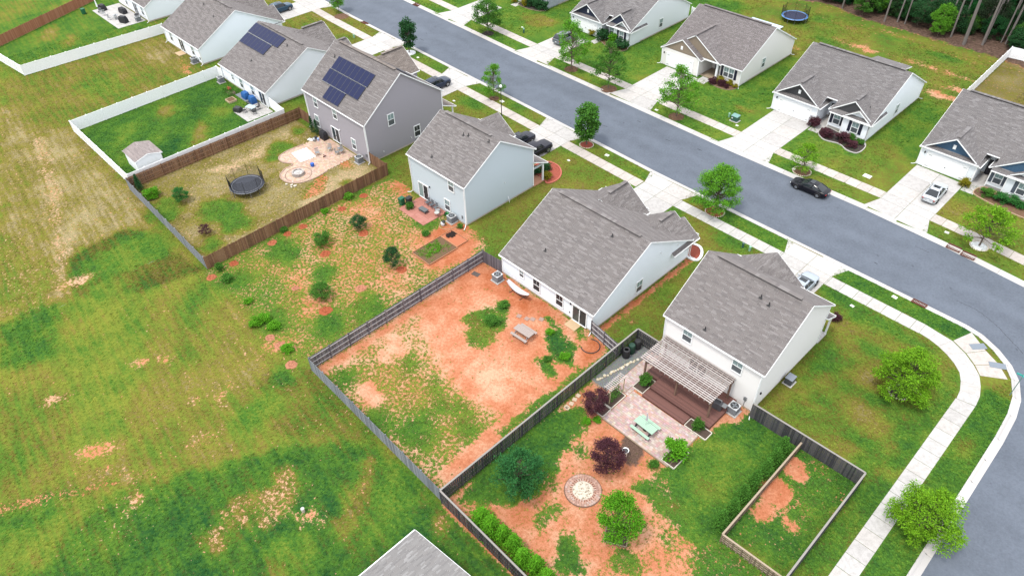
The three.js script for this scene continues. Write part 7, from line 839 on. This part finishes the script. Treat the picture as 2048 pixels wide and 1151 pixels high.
frontBed('dark mulch bed with curved pale edging below shuttered windows', [[-34.4, -94.9], [-34.6, -92.9], [-33, -91.5], [-31, -91.9], [-29.4, -91.1], [-28.2, -91.3], [-28, -93.4], [-28.7, -94.6], [-31.5, -94.5]], 'dark', [M('kerb edging', [0.4, 0.38, 0.36], 0.9), 0.12]); frontBed('brown mulch bed below the blue gabled house windows', [[-13, -94.8], [-13.5, -92.6], [-12, -91.9], [-9.4, -91.5], [-6.5, -91.6], [-6.5, -94.5], [-10, -94.4]], 'brown', [M('tan edging', [0.36, 0.26, 0.17], 0.9), 0.1]); frontBed('red mulch bed curving around the light blue house porch', [[-54.2, -57.4], [-57.2, -58], [-57, -60.6], [-55.2, -61], [-53.6, -60], [-52.9, -58.4], [-53.3, -57]], 'red', [M('red edging', [0.34, 0.09, 0.06], 0.8), 0.2]); frontBed('dark red mulch bed with thick white edging at pale blue house corner', [[-32.8, -57.9], [-32.9, -59.5], [-31.7, -59.9], [-30.7, -58.9], [-30.5, -57.7], [-31.2, -57.4]], 'red', [MULCH.white, 0.32]); frontBed('bare mulch bed below the cream house double window', [[-54, -96.8], [-54.2, -95.2], [-52.5, -94.5], [-50.6, -95], [-50.2, -96.6], [-52, -96.7]], 'brown', [EDGEW, 0.06]); frontBed('dark mulch bed below the navy gabled house windows', [[-77, -96.8], [-77.2, -95.6], [-75, -94.3], [-72, -93.8], [-71.2, -95.5], [-71.8, -96.4]], 'brown', [EDGEW, 0.06]); frontBed('dark mulch bed under the dense shrub row', [[-99, -99.2], [-99.4, -97.3], [-96, -96.8], [-93.6, -97.6], [-93.2, -98.9], [-96, -99.2]], 'dark', [EDGEW, 0.06]);
// front paths
{ const path = (pts, m = CON) => { const s = structure('garden_path'); pts.forEach(q => slab(s, q, m, 0.03)); }; path([[[-36, -93.9], [-34.6, -93.9], [-34.6, -92.5], [-36, -92.5]], [[-36, -94.3], [-34.9, -94.3], [-34.9, -93.93], [-36, -93.93]]]); path([[[-14.9, -93.8], [-13.2, -93.8], [-13.4, -92.2], [-14.9, -92.2]], [[-14.5, -94.2], [-13.2, -94.2], [-13.2, -93.83], [-14.5, -93.83]]]); path([[[-56.2, -96.1], [-54.6, -96.1], [-54.6, -94], [-56.2, -94]]]); path([[[-78, -95.9], [-76.8, -95.9], [-76.8, -93.6], [-78, -93.6]]]); path([[[-100.2, -98], [-98.8, -98], [-98.8, -96], [-100.2, -96]]]); path([[[-81.2, -59.3], [-80, -59.3], [-80, -60.8], [-81.2, -60.8]]]); }
// ---------------------------------------------------------------- street furniture
{
  const t = thing('street_lamp', 'black street lamp with white globe on near pavement', 'street lamp', [-69.7, 0, -64.5]); part('base', new THREE.LatheGeometry([[0.2, 0], [0.2, 0.12], [0.13, 0.3], [0.1, 0.7], [0.065, 0.8]].map(p => new THREE.Vector2(...p)), 14), BLACK, t); part('pole', cyl(0.05, 0.065, 4.2, 0, 2.7, 0, 10), BLACK, t); part('collar', cyl(0.13, 0.06, 0.2, 0, 4.85, 0, 12), BLACK, t); part('globe', new THREE.LatheGeometry([[0.1, 0], [0.2, 0.14], [0.21, 0.26], [0.14, 0.42], [0.03, 0.5], [0, 0.5]].map(p => new THREE.Vector2(...p)), 14).translate(0, 4.95, 0), M('milky globe', [0.7, 0.72, 0.74], 0.3), t); part('finial', cyl(0.01, 0.03, 0.12, 0, 5.5, 0, 8), BLACK, t);
  const s = thing('street_sign', 'slim post with crossed teal street name blades at corner', 'street sign', [1.25, 0, -61.8]), teal = M('teal sign', [0.05, 0.36, 0.33], 0.45); part('post', cyl(0.035, 0.04, 2.9, 0, 1.45, 0, 8), M('sign post', [0.12, 0.2, 0.18], 0.6), s); part('name_blade', [box(1.05, 0.2, 0.03, 0, 2.72, 0, 0.05)], teal, s); part('name_blade', [box(1.05, 0.2, 0.03, 0, 2.95, 0, Math.PI / 2 + 0.05)], teal, s); part('bracket', [box(0.08, 0.1, 0.08, 0, 2.84, 0)], GREY, s);
  const bx = thing('transformer_box', 'green transformer cabinet on pad beside the far pavement', 'utility box', [-44.8, 0, -87.6]), gm = M('utility green', [0.03, 0.085, 0.065], 0.5); part('pad', box(1.3, 0.08, 1.1, 0, 0.03, 0), CON[0], bx); part('case', box(1.0, 0.75, 0.8, 0, 0.44, 0), gm, bx); { const v = []; quadTo(v, V(-0.53, 0.82, 0.43), V(0.53, 0.82, 0.43), V(0.53, 0.92, -0.43), V(-0.53, 0.92, -0.43)); quadTo(v, V(-0.53, 0.78, 0.43), V(0.53, 0.78, 0.43), V(0.53, 0.82, 0.43), V(-0.53, 0.82, 0.43)); quadTo(v, V(0.53, 0.78, 0.43), V(0.53, 0.78, -0.43), V(0.53, 0.92, -0.43), V(0.53, 0.82, 0.43)); part('lid', flat(v), M('pale utility green', [0.12, 0.24, 0.22], 0.5), bx); } part('notice', box(0.2, 0.14, 0.01, -0.3, 0.5, 0.405), WHITE, bx);
  const ped = (label, x, z, m = gm) => { const p = thing('utility_pedestal', label, 'utility box', [x, 0, z], 0, 'small utility pedestals'); part('body', [rbox(0.22, 0.6, 0.22, 0.03, 0, 0.28, 0)], m, p); part('cap', box(0.26, 0.08, 0.26, 0, 0.6, 0), m, p); };
  const PG = M('pale green plastic', [0.2, 0.36, 0.26], 0.6); ped('pale green utility pedestal beside the transformer cabinet', -46, -87.9, PG); ped('pale green utility pedestal beside the street lamp', -68.6, -63.7, PG); ped('dark utility pedestal at the pavement before cream house', -28.1, -63.3); ped('pale green utility pedestal before cream house driveway', -27.2, -63.3, PG); ped('dark green utility pedestal on the lawn of shrub row house', -89, -88.4); ped('pale utility pedestal behind the dark one', -89.4, -88.8, PG); ped('pale green utility pedestal on the upper lawn', -109.7, -66.2, PG);
  const lid = (label, x, z, w = 0.42) => { const l = thing('meter_lid', label, 'meter lid', [x, 0, z], rr(-0.2, 0.2), 'small pale meter lids in the grass'); part('rim', box(w, 0.05, w * 0.8, 0, 0.012, 0), M('lid rim', [0.5, 0.52, 0.46], 0.8), l); part('cover', box(w - 0.1, 0.02, w * 0.8 - 0.1, 0, 0.042, 0), M('lid cover', [0.62, 0.63, 0.56], 0.8), l); };
  for (const [l, x, z, w] of [['meter lid in the green verge before cream house', -12.05, -67.3, 0.55], ['meter lid in the lawn before cream house', -14.6, -62.9], ['meter lid in the verge of light blue house', -52.1, -67.6, 0.6], ['meter lid in verge near the black sedan', -32.2, -82.1, 0.5], ['large pale lid in the charcoal gabled house lawn', -24.6, -87.1, 1], ['meter lid beside tan gabled house drive', -54.9, -82.3, 0.5], ['meter lid in verge near the lime green tree', -12.6, -82.3, 0.5], ['meter lid beside the white stone ring verge', -95, -69, 0.5], ['meter lid in the verge of lamp lawn', -73.5, -68.2, 0.7], ['meter lid in grass before light blue house', -55, -63], ['meter lid in grass of grey house lawn', -79, -63.2], ['meter lid in lawn of pale blue house', -36.5, -62.3], ['meter lid beside transformer cabinet', -43.8, -86.6, 0.4], ['meter lid in lawn of shrub row house', -91, -90]]) lid(l, x, z, w);
  const drain = (label, x, z, turn = 0, n = 1) => { const d = thing('storm_drain', label, 'storm drain', [x, 0, z], turn, 'rusty storm drains in the kerb'), rust = M('rusty iron', [0.1, 0.04, 0.03], 0.85); part('frame', [box(1.5, 0.1, 0.08, 0, -0.01, 0.3), box(1.5, 0.1, 0.08, 0, -0.06, -0.36), box(0.08, 0.1, 0.6, -0.72, -0.03, -0.03), box(0.08, 0.1, 0.6, 0.72, -0.03, -0.03)], rust, d); part('hood', [box(1.5, 0.1, 0.2, 0, 0.08, 0.34)], rust, d); for (let i = 0; i < 9; i++) part('grate_bar', box(0.06, 0.05, 0.6, -0.6 + i * 0.15, -0.03, -0.03), rust, d); };
  drain('rusty storm drain in the kerb before cream house', -9.8, -68.2, 0); drain('rusty storm drain near the lime green tree', -10.9, -80, Math.PI); drain('rusty storm drain next to its twin in far kerb', -9.2, -79.75, Math.PI); drain('rusty storm drain in the upper far kerb', -113.7, -83.6, Math.PI); drain('rusty storm drain in the upper near kerb', -113.9, -71.5, 0);
  const ac = thing('patio_cover', 'pale blue metal patio cover behind tan gabled house', 'patio cover', [-57, 0, -114.3]); const pn = M('pale blue sheet', [0.42, 0.5, 0.58], 0.4); for (let i = 0; i < 7; i++) part('roof_panel', box(0.82, 0.05, 3, -2.55 + i * 0.85, 2.75, 0).rotateX(0), pn, ac); for (const x of [-2.8, 2.8]) part('post', box(0.1, 2.7, 0.1, x, 1.35, -1.3), BLACK, ac);
  const bs = thing('basketball_post', 'thin dark pole standing behind navy gabled house', 'post', [-68.5, 0, -114]); part('pole', cyl(0.05, 0.05, 3, 0, 1.5, 0, 8), BLACK, bs); part('base', box(0.5, 0.15, 0.5, 0, 0.07, 0), DARK, bs);
}
// ---------------------------------------------------------------- vehicles
const CARGLASS = M('car glass', [0.012, 0.016, 0.02], 0.06, { physical: true, ior: 1.5 }), TYRE = M('tyre', [0.015, 0.015, 0.016], 0.9), RIM = M('wheel rim', [0.35, 0.36, 0.38], 0.3, { metalness: 0.8 });
function loft(sections, close = true) { const n = sections[0].length, v = [], idx = []; sections.forEach(s => s.forEach(p => v.push(p.x, p.y, p.z))); for (let i = 0; i < sections.length - 1; i++) for (let j = 0; j < n - 1; j++) { const a = i * n + j, b = a + 1, c = a + n, d = c + 1; idx.push(a, c, b, b, c, d); } if (close) for (const s of [0, sections.length - 1]) for (let j = 1; j < n - 1; j++) idx.push(s * n, s * n + j, s * n + j + 1); const g = new THREE.BufferGeometry(); g.setAttribute('position', new THREE.BufferAttribute(new Float32Array(v), 3)); g.setIndex(idx); g.computeVertexNormals(); return g; }
// kind: stations [x, halfWidth, y0, y1] nose at -x; cabin stations [x, halfWidthBelt, yBelt, halfWidthTop, yTop]
const KINDS = {
  sedan: { body: [[-2.4, 0.55, 0.32, 0.62], [-2.32, 0.76, 0.22, 0.7], [-2.0, 0.88, 0.19, 0.77], [-1.2, 0.92, 0.18, 0.88], [-0.7, 0.92, 0.18, 0.93], [0.6, 0.92, 0.18, 0.95], [1.5, 0.91, 0.19, 0.96], [2.1, 0.87, 0.24, 0.96], [2.35, 0.76, 0.3, 0.9], [2.42, 0.6, 0.4, 0.8]], cabin: [[-1.05, 0.8, 0.88, 0.78, 0.9], [-0.25, 0.82, 0.92, 0.6, 1.36], [0.3, 0.82, 0.93, 0.62, 1.43], [1.0, 0.82, 0.94, 0.6, 1.36], [1.9, 0.76, 0.94, 0.72, 0.97]], roof: [[-0.22, 0.6, 1.37], [0.3, 0.62, 1.445], [0.98, 0.6, 1.37]], wheels: [-1.45, 1.42], r: 0.33, hw: 0.92 },
  suv: { body: [[-2.35, 0.6, 0.4, 0.85], [-2.25, 0.84, 0.3, 0.98], [-1.9, 0.95, 0.27, 1.06], [-1.1, 0.97, 0.26, 1.1], [0.6, 0.97, 0.26, 1.12], [1.9, 0.96, 0.28, 1.12], [2.3, 0.9, 0.34, 1.08], [2.38, 0.76, 0.42, 0.95]], cabin: [[-1.0, 0.86, 1.06, 0.84, 1.08], [-0.35, 0.88, 1.08, 0.7, 1.66], [0.4, 0.88, 1.1, 0.72, 1.74], [1.7, 0.87, 1.1, 0.7, 1.68], [2.2, 0.84, 1.09, 0.74, 1.2]], roof: [[-0.32, 0.7, 1.67], [0.4, 0.72, 1.755], [1.68, 0.7, 1.69]], wheels: [-1.45, 1.4], r: 0.37, hw: 0.97 },
  pickup: { body: [[-2.85, 0.7, 0.5, 0.95], [-2.75, 0.92, 0.38, 1.06], [-2.3, 0.98, 0.34, 1.12], [-1.2, 1, 0.33, 1.16], [0.8, 1, 0.33, 1.17], [0.85, 1, 0.33, 1.14], [2.7, 0.99, 0.36, 1.14], [2.85, 0.95, 0.42, 1.12]], cabin: [[-1.2, 0.88, 1.12, 0.86, 1.14], [-0.6, 0.9, 1.14, 0.74, 1.76], [0.2, 0.9, 1.15, 0.75, 1.82], [0.75, 0.9, 1.15, 0.74, 1.78], [0.95, 0.88, 1.15, 0.8, 1.2]], roof: [[-0.57, 0.74, 1.77], [0.2, 0.75, 1.835], [0.74, 0.74, 1.79]], wheels: [-1.85, 1.75], r: 0.4, hw: 1.0 }
};
function car(name, label, kind, x, z, turn, rgb, rough = 0.25, y = 0.02) {
  const K = KINDS[kind], t = thing(name, label, kind === 'pickup' ? 'pickup' : 'car', [x, y, z], turn, 'parked vehicles'), paint = M('paint ' + rgb.join(), rgb, rough, { physical: true, clearcoat: 0.2, clearcoatRoughness: 0.1, specularIntensity: 0.3, metalness: rgb[0] > 0.2 ? 0.4 : 0 });
  const sec = ([sx, w, y0, y1]) => [[0, y0], [w * 0.86, y0], [w * 0.97, y0 + 0.1], [w, (y0 + y1) / 2], [w * 0.985, y1 - 0.16], [w * 0.93, y1 - 0.04], [w * 0.8, y1], [0, y1 + 0.035], [-w * 0.8, y1], [-w * 0.93, y1 - 0.04], [-w * 0.985, y1 - 0.16], [-w, (y0 + y1) / 2], [-w * 0.97, y0 + 0.1], [-w * 0.86, y0], [0, y0]].map(p => V(sx, p[1], p[0]));
  part('body', loft(K.body.map(sec)), paint, t); part('glasshouse', loft(K.cabin.map(([sx, wb, yb, wt, yt]) => [[wb, yb], [lerp(wb, wt, 0.55), lerp(yb, yt, 0.6)], [wt, yt - 0.02], [wt * 0.8, yt], [0, yt + 0.02], [-wt * 0.8, yt], [-wt, yt - 0.02], [-lerp(wb, wt, 0.55), lerp(yb, yt, 0.6)], [-wb, yb]].map(p => V(sx, p[1], p[0])))), CARGLASS, t);
  part('roof_panel', loft(K.roof.map(([sx, w, yy]) => [[w + 0.015, yy - 0.05], [w * 0.85, yy], [0, yy + 0.025], [-w * 0.85, yy], [-w - 0.015, yy - 0.05]].map(p => V(sx, p[1], p[0]))), false), paint, t);
  for (const s of [-1, 1]) { const c = K.cabin, f = 1; part('pillar', [bar(V(c[0][0], c[0][2], s * c[0][1]), V(c[1][0], c[1][4], s * c[1][3]), 0.05, 0.05), bar(V(c[3][0], c[3][4], s * c[3][3]), V(c[4][0], c[4][2], s * c[4][1]), 0.07, 0.05), bar(V((c[1][0] + c[3][0]) / 2, c[2][2], s * c[2][1]), V((c[1][0] + c[3][0]) / 2 + 0.1, c[2][4] - 0.04, s * (c[2][3] + 0.02)), 0.06, 0.06)], paint, t); part('mirror', [rbox(0.12, 0.12, 0.2, 0.03, c[0][0] + 0.35, c[0][2] + 0.1, s * (K.hw + 0.05))], paint, t); part('headlight', [rbox(0.25, 0.12, 0.3, 0.04, K.body[1][0] + 0.06, K.body[1][3] - 0.14, s * (K.body[1][1] - 0.14))], M('headlight', [0.5, 0.52, 0.54], 0.15), t); part('tail_light', [rbox(0.12, 0.14, 0.32, 0.03, K.body[K.body.length - 2][0] + 0.01, K.body[K.body.length - 2][3] - 0.16, s * (K.body[K.body.length - 2][1] - 0.16))], M('tail light', [0.3, 0.012, 0.012], 0.25), t); }
  for (const wx of K.wheels) for (const s of [-1, 1]) { const w = part('wheel', [new THREE.TorusGeometry(K.r - 0.07, 0.085, 8, 20).scale(1, 1, 1.25).translate(wx, K.r, s * (K.hw - 0.07))], TYRE, t), sp = [cyl(K.r - 0.12, K.r - 0.12, 0.05, 0, 0, 0, 18).rotateX(Math.PI / 2)]; part('rim', [...sp.map(g => g.translate(wx, K.r, s * (K.hw - 0.03))), ...[0, 1, 2, 3, 4].map(k => box(0.06, K.r - 0.14, 0.03, 0, (K.r - 0.14) / 2, 0).rotateZ(k * 1.2566).translate(wx, K.r, s * (K.hw + 0.005)))], RIM, w); part('arch', new THREE.TorusGeometry(K.r + 0.05, 0.045, 6, 16, Math.PI).translate(wx, K.r, s * (K.hw - 0.035)), DARK, t); }
  const e = K.body[K.body.length - 1]; part('number_plate', box(0.02, 0.13, 0.32, e[0] + 0.02, 0.66, 0), M('number plate', [0.6, 0.62, 0.64], 0.5), t); if (kind === 'pickup') part('cargo_bed', [box(1.7, 0.03, 1.6, 1.85, 1.185, 0)], DARK, t); else part('sunroof', [box(0.55, 0.012, 0.8, K.roof[1][0] - 0.1, K.roof[1][2] + 0.02, 0)], CARGLASS, t);
  return t;
}
car('sedan', 'black sedan parked at the far kerb by brown mulch ring', 'sedan', -28.4, -79.15, 0.02, [0.008, 0.008, 0.012], 0.2, -0.12); car('sedan', 'silver sedan parked on the blue gabled house driveway', 'sedan', -16.75, -88.6, -Math.PI / 2 + 0.04, [0.5, 0.53, 0.56], 0.3); car('sedan', 'silver blue car on the drive hidden behind cream house roof', 'sedan', -19.75, -61.6, -Math.PI / 2, [0.36, 0.4, 0.45], 0.3); car('pickup', 'black pickup on the drive behind light blue house', 'pickup', -59.3, -60.7, -Math.PI / 2, [0.012, 0.012, 0.02], 0.2); car('sports_utility', 'black car beside the pickup behind light blue house', 'suv', -62.6, -61.3, -Math.PI / 2, [0.012, 0.013, 0.022], 0.2); car('sports_utility', 'dark blue car on the drive behind grey house', 'suv', -84.2, -64.2, -Math.PI / 2, [0.02, 0.03, 0.055], 0.2); car('sports_utility', 'teal blue car on the upper white house drive', 'suv', -130.2, -63.6, -Math.PI / 2, [0.025, 0.055, 0.09], 0.25); car('sports_utility', 'grey car under the tree before navy gabled garage', 'suv', -81.2, -90.8, -Math.PI / 2, [0.12, 0.14, 0.15], 0.3);

renderer.render(scene, camera);
